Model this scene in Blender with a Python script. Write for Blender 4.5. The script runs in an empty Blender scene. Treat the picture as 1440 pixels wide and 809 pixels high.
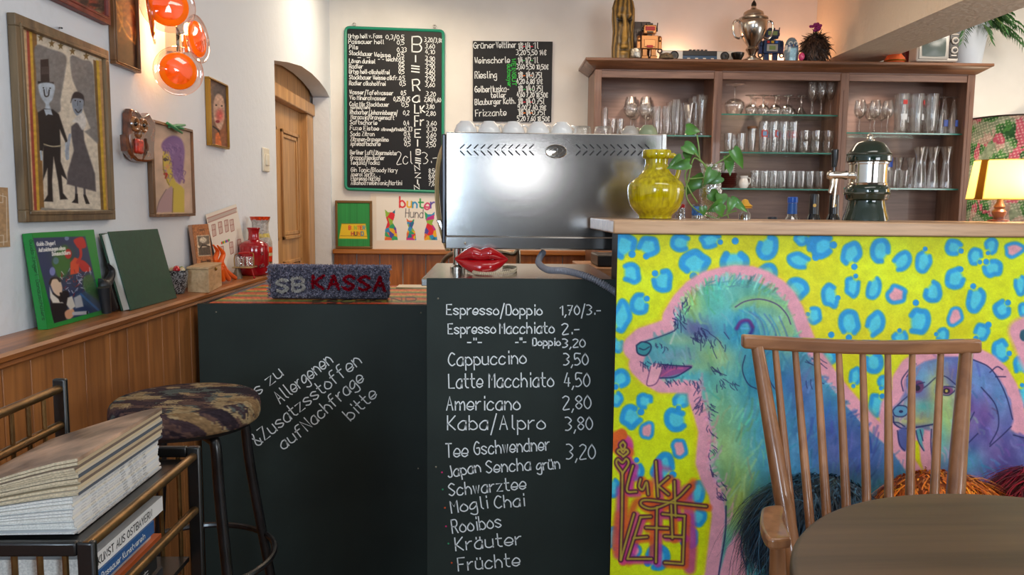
import bpy, math, random
import numpy as np
from mathutils import Vector, Matrix, Euler

random.seed(7)
RNG = np.random.default_rng(7)
SC = bpy.context.scene
COL = SC.collection
R = math.radians

# ---------------------------------------------------------------- camera
F, PITCH, YAW, ROLL = 1089.2, .10229, .02888, .00952
CAMP = np.array([0, 0, 1.22])


def cam_rows():
    cy, sy, cp, sp = math.cos(YAW), math.sin(YAW), math.cos(PITCH), math.sin(PITCH)
    right = np.array([cy, -sy, 0])
    fwd = np.array([sy * cp, cy * cp, -sp])
    up = np.cross(right, fwd)
    cr, sr = math.cos(ROLL), math.sin(ROLL)
    return np.array([cr * right + sr * up, -sr * right + cr * up, fwd])


CM = cam_rows()


def at(px, py, X=None, Y=None, Z=None):
    """the world point seen at a photograph pixel on the plane X, Y or Z = const"""
    d = CM.T @ np.array([px - 720, -(py - 404.5), F])
    if X is not None: t = X / d[0]
    elif Y is not None: t = Y / d[1]
    else: t = (Z - CAMP[2]) / d[2]
    return CAMP + t * d


def proj(P):
    v = (np.asarray(P) - CAMP) @ CM.T
    return 720 + F * v[..., 0] / v[..., 2], 404.5 - F * v[..., 1] / v[..., 2]


cam = bpy.data.objects.new('camera', bpy.data.cameras.new('camera'))
COL.objects.link(cam)
cam.data.sensor_width = 36
cam.data.lens = F / 1440 * 36
cam.data.clip_start = .02
m = Matrix.Identity(4)
for i in range(3):
    m[i][0], m[i][1], m[i][2], m[i][3] = CM[0][i], CM[1][i], -CM[2][i], CAMP[i]
cam.matrix_world = m
SC.camera = cam
SC.view_settings.view_transform = 'Standard'
SC.view_settings.look = 'None'
SC.view_settings.gamma = 1
SC.view_settings.use_curve_mapping = False
SC.view_settings.exposure = -0.3
try:
    SC.cycles.transparent_max_bounces = 40
    SC.cycles.max_bounces = 10
    SC.cycles.sample_clamp_indirect = 6
except Exception:
    pass

# ---------------------------------------------------------------- world and large lights
W = bpy.data.worlds.new('sky'); SC.world = W; W.use_nodes = True
W.node_tree.nodes['Background'].inputs[0].default_value = (.75, .86, 1, 1)
W.node_tree.nodes['Background'].inputs[1].default_value = 1.0


def area(name, loc, target, sx, sy, power, col):
    l = bpy.data.lights.new(name, 'AREA'); l.shape = 'RECTANGLE'; l.size = sx; l.size_y = sy
    l.energy = power; l.color = col
    o = bpy.data.objects.new(name, l); COL.objects.link(o)
    o.location = loc
    o.rotation_euler = (Vector(target) - Vector(loc)).to_track_quat('-Z', 'Y').to_euler()
    return o


def point(name, loc, power, col, r=.03):
    l = bpy.data.lights.new(name, 'POINT'); l.energy = power; l.color = col; l.shadow_soft_size = r
    o = bpy.data.objects.new(name, l); COL.objects.link(o); o.location = loc
    return o


def spot(name, loc, target, power, col, ang=120, blend=.6, r=.03):
    l = bpy.data.lights.new(name, 'SPOT'); l.energy = power; l.color = col; l.shadow_soft_size = r
    l.spot_size = R(ang); l.spot_blend = blend
    o = bpy.data.objects.new(name, l); COL.objects.link(o); o.location = loc
    o.rotation_euler = (Vector(target) - Vector(loc)).to_track_quat('-Z', 'Y').to_euler()
    return o


# daylight through the two street windows behind the camera, warm ceiling lamps over the bar
area('window_daylight', (.30, -2.62, 1.62), (.30, 3, 1.5), .5, .22, 4.5, (.95, .97, 1))
area('window_daylight', (3.0, -2.62, 1.75), (.6, 3, 1.2), 2.0, 1.2, 100, (.88, .94, 1))
area('window_daylight', (-.84, -2.62, 1.75), (-.7, 3, 1.2), .5, 1.2, 75, (.66, .83, 1))
area('window_daylight', (4.5, 2.6, 1.5), (2, 2.7, 1.5), 1.5, 1.3, 46, (1, .97, .92))
area('ceiling_lamp', (1.0, 1.2, 2.72), (1.0, 1.3, 0), 1.6, .5, 16, (1, .95, .88))
area('ceiling_lamp', (.9, 4.2, 2.72), (.9, 4.3, 0), 1.6, .4, 30, (1, .8, .6))
area('ceiling_lamp', (-.55, 5.0, 2.72), (-.8, 5.0, 0), .4, .4, 22, (1, .82, .58))
area('ceiling_lamp', (3.6, 4.6, 2.72), (3.7, 5.2, .6), .5, .5, 18, (1, .9, .78))

# ---------------------------------------------------------------- colour, materials


def lin(c, k=1.0):
    c = np.asarray(c, float) / 255
    return np.where(c <= .04045, c / 12.92, ((c + .055) / 1.055) ** 2.4) * k


def L4(c, k=1.0):
    return (*[float(min(1, x)) for x in lin(c, k)], 1)


MATS = {}


def mat(name, c=(200, 200, 200), rough=.5, metal=0, noise=0, nscale=8, bump=0, bscale=40, coat=0, spec=.5, emit=None, es=0, aniso=0,
        sss=0):
    if name in MATS: return MATS[name]
    M = bpy.data.materials.new(name); M.use_nodes = True; MATS[name] = M
    nt = M.node_tree; b = nt.nodes['Principled BSDF']
    b.inputs['Base Color'].default_value = L4(c)
    b.inputs['Roughness'].default_value = rough
    b.inputs['Metallic'].default_value = metal
    b.inputs['Coat Weight'].default_value = coat
    b.inputs['Specular IOR Level'].default_value = spec
    if aniso: b.inputs['Anisotropic'].default_value = aniso
    if emit:
        b.inputs['Emission Color'].default_value = L4(emit); b.inputs['Emission Strength'].default_value = es
    tc = nt.nodes.new('ShaderNodeTexCoord')
    if noise:
        n = nt.nodes.new('ShaderNodeTexNoise'); n.inputs['Scale'].default_value = nscale; n.inputs['Detail'].default_value = 5
        nt.links.new(tc.outputs['Object'], n.inputs['Vector'])
        r = nt.nodes.new('ShaderNodeValToRGB')
        r.color_ramp.elements[0].position = .3; r.color_ramp.elements[1].position = .7
        r.color_ramp.elements[0].color = L4(np.asarray(c) * (1 - noise)); r.color_ramp.elements[1].color = L4(np.minimum(255, np.asarray(c) * (1 + noise * .6)))
        nt.links.new(n.outputs['Fac'], r.inputs['Fac']); nt.links.new(r.outputs['Color'], b.inputs['Base Color'])
    if bump:
        n2 = nt.nodes.new('ShaderNodeTexNoise'); n2.inputs['Scale'].default_value = bscale; n2.inputs['Detail'].default_value = 6
        nt.links.new(tc.outputs['Object'], n2.inputs['Vector'])
        bp = nt.nodes.new('ShaderNodeBump'); bp.inputs['Strength'].default_value = bump; bp.inputs['Distance'].default_value = .01
        nt.links.new(n2.outputs['Fac'], bp.inputs['Height']); nt.links.new(bp.outputs['Normal'], b.inputs['Normal'])
    return M


def wood(name, c1, c2, axis='z', rough=.4, coat=.15, scale=1.0, planks=0, c3=None):
    """grain stretched along one axis; planks = board width across (in x or y) for a boarded surface"""
    if name in MATS: return MATS[name]
    M = bpy.data.materials.new(name); M.use_nodes = True; MATS[name] = M
    nt = M.node_tree; b = nt.nodes['Principled BSDF']
    b.inputs['Roughness'].default_value = rough; b.inputs['Coat Weight'].default_value = coat
    tc = nt.nodes.new('ShaderNodeTexCoord'); mp = nt.nodes.new('ShaderNodeMapping')
    s = {'x': (1.2, 16, 16), 'y': (16, 1.2, 16), 'z': (16, 16, 1.2)}[axis]
    mp.inputs['Scale'].default_value = [q * scale for q in s]
    nt.links.new(tc.outputs['Object'], mp.inputs['Vector'])
    n = nt.nodes.new('ShaderNodeTexNoise'); n.inputs['Scale'].default_value = 1.6; n.inputs['Detail'].default_value = 8
    n.inputs['Distortion'].default_value = .8
    nt.links.new(mp.outputs['Vector'], n.inputs['Vector'])
    r = nt.nodes.new('ShaderNodeValToRGB')
    r.color_ramp.elements[0].position = .34; r.color_ramp.elements[1].position = .68
    r.color_ramp.elements[0].color = L4(c1); r.color_ramp.elements[1].color = L4(c2)
    nt.links.new(n.outputs['Fac'], r.inputs['Fac'])
    n2 = nt.nodes.new('ShaderNodeTexNoise'); n2.inputs['Scale'].default_value = 6; n2.inputs['Detail'].default_value = 3
    nt.links.new(mp.outputs['Vector'], n2.inputs['Vector'])
    mx = nt.nodes.new('ShaderNodeMix'); mx.data_type = 'RGBA'; mx.blend_type = 'MULTIPLY'; mx.inputs[0].default_value = .35
    r2 = nt.nodes.new('ShaderNodeValToRGB'); r2.color_ramp.elements[0].position = .3; r2.color_ramp.elements[1].position = .55
    r2.color_ramp.elements[0].color = (.45, .4, .36, 1)
    nt.links.new(n2.outputs['Fac'], r2.inputs['Fac'])
    nt.links.new(r.outputs['Color'], mx.inputs[6]); nt.links.new(r2.outputs['Color'], mx.inputs[7])
    out = mx.outputs[2]
    nt.links.new(out, b.inputs['Base Color'])
    bp = nt.nodes.new('ShaderNodeBump'); bp.inputs['Strength'].default_value = .12; bp.inputs['Distance'].default_value = .002
    nt.links.new(n2.outputs['Fac'], bp.inputs['Height']); nt.links.new(bp.outputs['Normal'], b.inputs['Normal'])
    return M


def vcol(name, rough=.6, coat=0, trans=0, spec=.4):
    """paint, print or cloth whose colours are stored per vertex"""
    if name in MATS: return MATS[name]
    M = bpy.data.materials.new(name); M.use_nodes = True; MATS[name] = M
    nt = M.node_tree; b = nt.nodes['Principled BSDF']
    b.inputs['Roughness'].default_value = rough; b.inputs['Coat Weight'].default_value = coat
    b.inputs['Specular IOR Level'].default_value = spec
    a = nt.nodes.new('ShaderNodeVertexColor'); a.layer_name = 'Col'
    nt.links.new(a.outputs['Color'], b.inputs['Base Color'])
    if trans:
        t = nt.nodes.new('ShaderNodeBsdfTranslucent'); mx = nt.nodes.new('ShaderNodeMixShader'); mx.inputs[0].default_value = trans
        nt.links.new(a.outputs['Color'], t.inputs['Color'])
        nt.links.new(b.outputs[0], mx.inputs[1]); nt.links.new(t.outputs[0], mx.inputs[2])
        nt.links.new(mx.outputs[0], nt.nodes['Material Output'].inputs['Surface'])
    return M


def glass(name, tint=(255, 255, 255), gloss=.12, edge=.75, rough=.03, bump=0, trans_tint=None):
    """thin clear glass: see-through face on, mirror-like towards the edge"""
    if name in MATS: return MATS[name]
    M = bpy.data.materials.new(name); M.use_nodes = True; MATS[name] = M
    nt = M.node_tree; nt.nodes.remove(nt.nodes['Principled BSDF'])
    t = nt.nodes.new('ShaderNodeBsdfTransparent'); t.inputs[0].default_value = L4(tint)
    g = nt.nodes.new('ShaderNodeBsdfGlossy'); g.inputs['Roughness'].default_value = rough; g.inputs['Color'].default_value = (1, 1, 1, 1)
    lw = nt.nodes.new('ShaderNodeLayerWeight'); lw.inputs['Blend'].default_value = .35
    mr = nt.nodes.new('ShaderNodeMapRange'); mr.inputs[3].default_value = gloss; mr.inputs[4].default_value = edge
    nt.links.new(lw.outputs['Facing'], mr.inputs[0])
    mx = nt.nodes.new('ShaderNodeMixShader')
    nt.links.new(mr.outputs[0], mx.inputs[0]); nt.links.new(t.outputs[0], mx.inputs[1]); nt.links.new(g.outputs[0], mx.inputs[2])
    nt.links.new(mx.outputs[0], nt.nodes['Material Output'].inputs['Surface'])
    if bump:
        tc = nt.nodes.new('ShaderNodeTexCoord'); n = nt.nodes.new('ShaderNodeTexNoise'); n.inputs['Scale'].default_value = 90
        nt.links.new(tc.outputs['Object'], n.inputs['Vector'])
        bp = nt.nodes.new('ShaderNodeBump'); bp.inputs['Strength'].default_value = bump; bp.inputs['Distance'].default_value = .01
        nt.links.new(n.outputs['Fac'], bp.inputs['Height'])
        nt.links.new(bp.outputs['Normal'], g.inputs['Normal'])
    return M


def sparkling(name):
    """thick pressed glass: part thin clear sheet, part solid refracting glass"""
    if name in MATS: return MATS[name]
    M = glass(name, (252, 253, 253), .06, .95, .02)
    nt = M.node_tree; out = nt.nodes['Material Output']; old = out.inputs['Surface'].links[0].from_socket
    g = nt.nodes.new('ShaderNodeBsdfGlass'); g.inputs['IOR'].default_value = 1.35; g.inputs['Roughness'].default_value = 0
    mx = nt.nodes.new('ShaderNodeMixShader'); mx.inputs[0].default_value = .28
    nt.links.new(old, mx.inputs[1]); nt.links.new(g.outputs[0], mx.inputs[2]); nt.links.new(mx.outputs[0], out.inputs['Surface'])
    return M


def translucent(name, c, mix=.6, rough=.3, es=0):
    if name in MATS: return MATS[name]
    M = bpy.data.materials.new(name); M.use_nodes = True; MATS[name] = M
    nt = M.node_tree; b = nt.nodes['Principled BSDF']
    b.inputs['Base Color'].default_value = L4(c); b.inputs['Roughness'].default_value = rough
    t = nt.nodes.new('ShaderNodeBsdfTranslucent'); t.inputs[0].default_value = L4(c)
    mx = nt.nodes.new('ShaderNodeMixShader'); mx.inputs[0].default_value = mix
    nt.links.new(b.outputs[0], mx.inputs[1]); nt.links.new(t.outputs[0], mx.inputs[2])
    nt.links.new(mx.outputs[0], nt.nodes['Material Output'].inputs['Surface'])
    return M


# ---------------------------------------------------------------- objects
WL = {}        # where each object's own zero stands in the world


def tag(o, label=None, cat=None, group=None, kind=None):
    if label: o['label'] = label
    if cat: o['category'] = cat
    if group: o['group'] = group
    if kind: o['kind'] = kind
    return o


def thing(name, loc, label, cat, group=None):
    o = bpy.data.objects.new(name, None); COL.objects.link(o)
    o.empty_display_size = .05
    o.location = loc; WL[o.name] = np.array(loc, float)
    return tag(o, label, cat, group)


def kids(o):
    return [c for c in bpy.data.objects if c.parent == o]


def copy_tree(o, loc=None, rz=None, label=None, scale=None):
    def rec(src, par):
        c = src.copy(); COL.objects.link(c); c.parent = par
        WL[c.name] = WL[src.name]
        for ch in KIDS(src): rec(ch, c)
        return c
    c = rec(o, None)
    if loc is not None: c.location = loc; WL[c.name] = np.array(loc, float)
    if rz is not None: c.rotation_euler = (0, 0, rz)
    if scale is not None: c.scale = scale if hasattr(scale, '__len__') else (scale,) * 3
    if label: c['label'] = label
    return c


def KIDS(o):
    return list(o.children)


class MB:
    def __init__(s):
        s.v = []; s.f = []; s.n = 0; s.c = []

    def add(s, V, Fs, c=None):
        V = np.asarray(V, float).reshape(-1, 3)
        s.v.append(V)
        s.f += [[i + s.n for i in f] for f in Fs]
        s.n += len(V)
        if c is not None: s.c.append(np.broadcast_to(np.asarray(c, float), (len(V), 3)))
        return s

    def box(s, lo, hi, rot=None, piv=None):
        lo = np.minimum(lo, hi) * 1.0 if False else np.array(lo, float); hi = np.array(hi, float)
        V = np.array([[(lo, hi)[a][0], (lo, hi)[b][1], (lo, hi)[c][2]] for a in (0, 1) for b in (0, 1) for c in (0, 1)])
        if rot is not None:
            p = (lo + hi) / 2 if piv is None else np.array(piv, float)
            V = (V - p) @ np.array(Euler(rot).to_matrix()).T + p
        return s.add(V, [(0, 1, 3, 2), (4, 6, 7, 5), (0, 4, 5, 1), (2, 3, 7, 6), (0, 2, 6, 4), (1, 5, 7, 3)])

    def hexa(s, bottom, top):
        """8 corners: two quads, same order"""
        V = np.vstack([bottom, top])
        return s.add(V, [(3, 2, 1, 0), (4, 5, 6, 7)] + [(i, (i + 1) % 4, (i + 1) % 4 + 4, i + 4) for i in range(4)])

    def prism(s, poly, d):
        """planar 3-D polygon pushed along d"""
        P = np.asarray(poly, float); n = len(P)
        return s.add(np.vstack([P, P + np.asarray(d)]), [tuple(range(n))[::-1], tuple(range(n, 2 * n))] + [(i, (i + 1) % n, (i + 1) % n + n, i + n) for i in range(n)])

    def lathe(s, prof, c=(0, 0, 0), n=24, M=None, sx=1, sy=1):
        """profile of (radius, z); first and last rings are capped"""
        c = np.array(c, float); V = []; Fs = []
        a = np.linspace(0, 2 * np.pi, n, endpoint=False)
        for r, z in prof:
            V += [np.c_[r * np.cos(a) * sx, r * np.sin(a) * sy, np.full(n, z)]]
        V = np.vstack(V)
        for k in range(len(prof) - 1):
            Fs += [(k * n + i, k * n + (i + 1) % n, (k + 1) * n + (i + 1) % n, (k + 1) * n + i) for i in range(n)]
        if M is not None: V = V @ np.array(M).T
        if prof[0][0] > 1e-5: Fs.append(tuple(range(n))[::-1])
        if prof[-1][0] > 1e-5: Fs.append(tuple(range((len(prof) - 1) * n, len(prof) * n)))
        return s.add(V + c, Fs)

    def shell(s, prof, c=(0, 0, 0), n=24, sx=1, sy=1):
        """lathe without caps"""
        c = np.array(c, float); a = np.linspace(0, 2 * np.pi, n, endpoint=False)
        V = np.vstack([np.c_[r * np.cos(a) * sx, r * np.sin(a) * sy, np.full(n, z)] for r, z in prof])
        Fs = [(k * n + i, k * n + (i + 1) % n, (k + 1) * n + (i + 1) % n, (k + 1) * n + i) for k in range(len(prof) - 1) for i in range(n)]
        return s.add(V + c, Fs)

    def tube(s, pts, r, n=10, closed=False, flat=None):
        P = np.asarray(pts, float); k = len(P)
        rr = np.broadcast_to(np.asarray(r, float), (k,))
        T = np.gradient(P, axis=0) if not closed else np.roll(P, -1, 0) - np.roll(P, 1, 0)
        T /= np.linalg.norm(T, axis=1, keepdims=True) + 1e-12
        ref = np.array([0, 0, 1.]) if abs(T[0][2]) < .9 else np.array([1., 0, 0])
        u = np.cross(T[0], ref); u /= np.linalg.norm(u)
        V = []; a = np.linspace(0, 2 * np.pi, n, endpoint=False)
        for i in range(k):
            u = u - T[i] * np.dot(u, T[i]); u /= np.linalg.norm(u); w = np.cross(T[i], u)
            V.append(P[i] + rr[i] * (np.outer(np.cos(a), u) + np.outer(np.sin(a), w) * (flat or 1)))
        V = np.vstack(V)
        Fs = [(i * n + j, i * n + (j + 1) % n, (i + 1) % k * n + (j + 1) % n, (i + 1) % k * n + j) for i in range(k if closed else k - 1) for j in range(n)]
        if not closed: Fs += [tuple(range(n))[::-1], tuple(range((k - 1) * n, k * n))]
        return s.add(V, Fs)

    def ball(s, c, r, n=16, m=10, M=None):
        r = np.broadcast_to(np.asarray(r, float), (3,)); V = []; Fs = []
        for i in range(m + 1):
            t = np.pi * i / m
            for j in range(n):
                p = 2 * np.pi * j / n
                V.append((math.sin(t) * math.cos(p) * r[0], math.sin(t) * math.sin(p) * r[1], math.cos(t) * r[2]))
        for i in range(m):
            Fs += [(i * n + j, (i + 1) * n + j, (i + 1) * n + (j + 1) % n, i * n + (j + 1) % n) for j in range(n)]
        V = np.array(V)
        if M is not None: V = V @ np.array(M).T
        return s.add(V + np.array(c, float), Fs)

    def torus(s, c, R0, r, n=24, m=8, M=None):
        a = np.linspace(0, 2 * np.pi, n, endpoint=False)
        P = np.c_[R0 * np.cos(a), R0 * np.sin(a), 0 * a]
        if M is not None: P = P @ np.array(M).T
        return s.tube(P + np.array(c, float), r, m, closed=True)

    def build(s, name, material, parent=None, smooth=40, bevel=0, label=None, origin=None, seg=2, weld=False):
        V = np.vstack(s.v)
        if parent is not None: o0 = WL[parent.name]
        else: o0 = np.array(origin if origin is not None else [*( (V.min(0) + V.max(0))[:2] / 2), V[:, 2].min()], float)
        me = bpy.data.meshes.new(name)
        me.from_pydata((V - o0).tolist(), [], s.f)
        if s.c:
            C = np.vstack(s.c); a = me.color_attributes.new('Col', 'FLOAT_COLOR', 'POINT')
            a.data.foreach_set('color', np.c_[C, np.ones(len(C))].astype(np.float32).ravel())
        me.update()
        if smooth:
            me.shade_smooth(); me.set_sharp_from_angle(angle=R(smooth))
        o = bpy.data.objects.new(name, me); COL.objects.link(o)
        me.materials.append(material)
        if parent is not None: o.parent = parent
        else: o.location = o0
        WL[o.name] = o0
        if bevel:
            b = o.modifiers.new('bevel', 'BEVEL'); b.width = bevel; b.segments = seg; b.limit_method = 'ANGLE'; b.angle_limit = R(50)
        if label: o['label'] = label
        return o


def catmull(P, n=8, closed=False):
    P = np.asarray(P, float)
    if len(P) < 3: return P
    Q = np.vstack([P[-1], P, P[0], P[1]]) if closed else np.vstack([2 * P[0] - P[1], P, 2 * P[-1] - P[-2]])
    out = []
    t = np.linspace(0, 1, n, endpoint=False)[:, None]
    for i in range(1, len(Q) - 2):
        a, b, c, d = Q[i - 1], Q[i], Q[i + 1], Q[i + 2]
        out.append(.5 * (2 * b + (c - a) * t + (2 * a - 5 * b + 4 * c - d) * t ** 2 + (3 * b - a - 3 * c + d) * t ** 3))
    out = np.vstack(out)
    return out if closed else np.vstack([out, P[-1]])


# ---------------------------------------------------------------- paint on flat surfaces
_perm = RNG.integers(0, 1 << 16, 4096)


def vnoise(x, y, seed=0):
    xi = np.floor(x).astype(int); yi = np.floor(y).astype(int); fx = x - xi; fy = y - yi
    fx = fx * fx * (3 - 2 * fx); fy = fy * fy * (3 - 2 * fy)
    h = lambda a, b: _perm[(_perm[(a + seed * 57) & 4095] + b * 131) & 4095] / 65535.
    return (h(xi, yi) * (1 - fx) + h(xi + 1, yi) * fx) * (1 - fy) + (h(xi, yi + 1) * (1 - fx) + h(xi + 1, yi + 1) * fx) * fy


def fbm(x, y, s=0, o=4):
    v = 0; a = .5
    for i in range(o):
        v = v + a * vnoise(x, y, s + i); x = x * 2.03 + 7; y = y * 2.03 + 3; a *= .5
    return v / (1 - .5 ** o)


class Paint:
    """a flat sheet divided finely; colours are set in the photograph's pixel coordinates of its points"""

    def __init__(s, o, u, v, nu, nv, base):
        s.o, s.u, s.v, s.nu, s.nv = np.array(o, float), np.array(u, float), np.array(v, float), nu, nv
        a, b = np.meshgrid(np.linspace(0, 1, nu), np.linspace(0, 1, nv))
        s.a, s.b = a.ravel(), b.ravel()
        s.P = s.o + np.outer(s.a, s.u) + np.outer(s.b, s.v)
        s.x, s.y = proj(s.P)
        s.c = np.tile(np.array(base, float), (len(s.x), 1))

    def mix(s, idx, al, col):
        al = al[:, None]
        s.c[idx] = s.c[idx] * (1 - al) + np.asarray(col, float) * al

    def near(s, P, pad):
        P = np.asarray(P)
        return np.nonzero((s.x > P[:, 0].min() - pad) & (s.x < P[:, 0].max() + pad) & (s.y > P[:, 1].min() - pad) & (s.y < P[:, 1].max() + pad))[0]

    def _dist(s, i, P):
        x, y = s.x[i], s.y[i]; d = np.full(len(i), 1e9)
        for (ax, ay), (bx, by) in zip(P[:-1], P[1:]):
            ex, ey = bx - ax, by - ay; l = ex * ex + ey * ey + 1e-9
            t = np.clip(((x - ax) * ex + (y - ay) * ey) / l, 0, 1)
            d = np.minimum(d, (x - ax - t * ex) ** 2 + (y - ay - t * ey) ** 2)
        return np.sqrt(d)

    def stroke(s, P, w, col, soft=.7, al=1, smooth=True):
        P = np.asarray(P, float)
        if smooth and len(P) > 2: P = catmull(P, 6)
        i = s.near(P, w + soft + 1)
        if len(i) == 0: return
        d = s._dist(i, P)
        s.mix(i, al * np.clip((w / 2 + soft - d) / (2 * soft), 0, 1), col)

    def poly(s, P, col, soft=.7, al=1, smooth=False):
        P = np.asarray(P, float)
        if smooth: P = catmull(P, 6, True)
        Q = np.vstack([P, P[:1]])
        i = s.near(P, soft + 1)
        if len(i) == 0: return
        x, y = s.x[i], s.y[i]; ins = np.zeros(len(i), bool)
        for (ax, ay), (bx, by) in zip(Q[:-1], Q[1:]):
            if ay == by: continue
            ins ^= ((ay > y) != (by > y)) & (x < (bx - ax) * (y - ay) / (by - ay) + ax)
        d = s._dist(i, Q); d = np.where(ins, d, -d)
        s.mix(i, al * np.clip((d + soft) / (2 * soft), 0, 1), col)

    def ell(s, cx, cy, rx, ry, col, ang=0, soft=.15, al=1):
        q = max(rx, ry) * (1 + soft) + 1
        i = s.near([(cx - q, cy - q), (cx + q, cy + q)], 0)
        if len(i) == 0: return
        c, t = math.cos(R(ang)), math.sin(R(ang)); dx, dy = s.x[i] - cx, s.y[i] - cy
        e = np.hypot((dx * c + dy * t) / rx, (-dx * t + dy * c) / ry)
        s.mix(i, al * np.clip((1 + soft - e) / (2 * soft), 0, 1), col)

    def blob(s, cx, cy, rx, ry, col, al=1, ang=0):
        """soft sprayed patch"""
        q = max(rx, ry) * 2
        i = s.near([(cx - q, cy - q), (cx + q, cy + q)], 0)
        if len(i) == 0: return
        c, t = math.cos(R(ang)), math.sin(R(ang)); dx, dy = s.x[i] - cx, s.y[i] - cy
        e = ((dx * c + dy * t) / rx) ** 2 + ((-dx * t + dy * c) / ry) ** 2
        s.mix(i, al * np.exp(-e), col)

    def grain(s, amt, sc=.3, seed=0, o=3):
        s.c *= (1 + amt * (fbm(s.x * sc, s.y * sc, seed, o) - .5) * 2)[:, None]

    def text(s, t, x0, y0, x1, y1, h, col, w=1.2, al=1):
        for P, sm in text_lines(t, x0, y0, x1, y1, h): s.stroke(P, w, col, .5, al, sm)

    def build(s, name, material, parent=None, k=1.0):
        nu, nv = s.nu, s.nv
        me = bpy.data.meshes.new(name); n = nu * nv
        o0 = WL[parent.name] if parent is not None else s.P.mean(0)
        idx = np.arange(n).reshape(nv, nu)
        q = np.stack([idx[:-1, :-1], idx[:-1, 1:], idx[1:, 1:], idx[1:, :-1]], -1).reshape(-1, 4)
        me.vertices.add(n); me.vertices.foreach_set('co', (s.P - o0).astype(np.float32).ravel())
        me.loops.add(q.size); me.loops.foreach_set('vertex_index', q.astype(np.int32).ravel())
        me.polygons.add(len(q)); me.polygons.foreach_set('loop_start', np.arange(0, q.size, 4, dtype=np.int32))
        me.update(calc_edges=True)
        a = me.color_attributes.new('Col', 'FLOAT_COLOR', 'POINT')
        C = np.clip(lin(np.clip(s.c, 0, 255), k), 0, 1)
        a.data.foreach_set('color', np.c_[C, np.ones(n)].astype(np.float32).ravel())
        o = bpy.data.objects.new(name, me); COL.objects.link(o); me.materials.append(material)
        if parent is not None: o.parent = parent
        else: o.location = o0
        WL[o.name] = o0
        return o


# ---------------------------------------------------------------- handwriting: single-stroke letters, "xy" points, y: 3 = base line, 8 = small letters, b = capitals
GL = dict(a='48 28 06 04 13 33 46|48 43', b='0b 03|07 28 46 44 23 04', c='47 28 06 04 13 33 44', d='47 28 06 04 23 44|4b 43',
          e='05 45 47 28 06 04 23 44', f='4b 2b 19 13|08 38', g='48 28 06 04 24 46|48 41 20 01', h='0b 03|06 28 46 43', i='18 13|1a 1b',
          j='28 21 10 00|2a 2b', k='0b 03|48 05|15 43', l='1b 14 23', m='08 03|06 28 36 33|36 58 66 63', n='08 03|06 28 46 43',
          o='28 06 04 23 44 46 28', p='08 00|07 28 46 44 23 04', q='47 28 06 04 23 44|48 40', r='08 03|06 28 38', s='47 28 07 16 35 44 23 04',
          t='1b 14 23 33|08 38', u='08 04 23 44|48 43', v='08 23 48', w='08 13 28 33 48', x='08 43|48 03', y='08 24|48 10', z='08 48 03 43',
          A='03 2b 43|16 36', B='0b 03|0b 3b 49 37 07|37 45 33 03', C='4a 2b 08 05 23 44', D='0b 03|0b 3b 48 45 33 03', E='4b 0b 03 43|07 37',
          F='4b 0b 03|07 37', G='4a 2b 08 05 23 44 47 27', H='0b 03|4b 43|07 47', I='1b 13', J='3b 34 13 04', K='0b 03|4b 06|16 43', L='0b 03 43',
          M='03 0b 27 4b 43', N='03 0b 43 4b', O='2b 08 05 23 45 48 2b', P='0b 03|0b 3b 49 37 07', R='0b 03|0b 3b 49 37 07|27 43',
          S='4a 2b 09 27 45 23 04', T='0b 4b|2b 23', U='0b 04 23 44 4b', V='0b 23 4b', W='0b 13 28 33 4b', Z='0b 4b 03 43', X='0b 43|4b 03', Y='0b 27 4b|27 23', Q='2b 08 05 23 45 48 2b|25 43')
GL.update({'0': '2b 08 05 23 45 48 2b', '1': '09 2b 23', '2': '0a 2b 49 03 43', '3': '0b 2b 49 27|27 45 23 03', '4': '2b 05 45|38 33',
           '5': '4b 0b 07 28 45 23 03', '6': '3b 06 04 23 45 27 05', '7': '0b 4b 13|17 37', '8': '27 09 2b 49 27 05 23 45 27', '9': '47 27 09 2b 49 43',
           ',': '13 01', '.': '13 14', '-': '06 36', '/': '00 3c', '"': '1b 19|3b 39', "'": '1b 19', '=': '0a 3a|07 37|04 34',
           '&': '43 09 1b 2a 05 13 33 46', '€': '4a 2b 07 23 44|08 38|06 36', '·': '06 16'})
GL['ü'] = GL['u'] + '|19 1a|39 3a'; GL['ä'] = GL['a'] + '|19 1a|39 3a'; GL['ö'] = GL['o'] + '|19 1a|39 3a'
SHARP = set('EFHIKLMNTVWXZAvwxzkty147/iI-,.ljr="·')
YV = {c: i for i, c in enumerate('0123456789abc')}


def text_lines(t, x0, y0, x1, y1, h):
    """handwritten words from (x0, y0) to (x1, y1), capitals h high; returns polylines"""
    cur = 0; out = []
    for ch in t:
        if ch == ' ': cur += 3; continue
        w = 0
        for st in GL[ch].split('|'):
            P = np.array([(int(p[0]), YV[p[1]] - 3) for p in st.split()], float)
            w = max(w, P[:, 0].max()); P[:, 0] += cur; out.append((P, ch not in SHARP))
        cur += w + 1.7
    cur -= 1.7
    d = np.array([x1 - x0, y1 - y0], float); sx = 1 / cur; up = np.array([d[1], -d[0]]) / np.hypot(*d) * h / 8
    return [(np.array([x0, y0]) + np.outer(P[:, 0] * sx, d) + np.outer(P[:, 1], up), sm) for P, sm in out]


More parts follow.
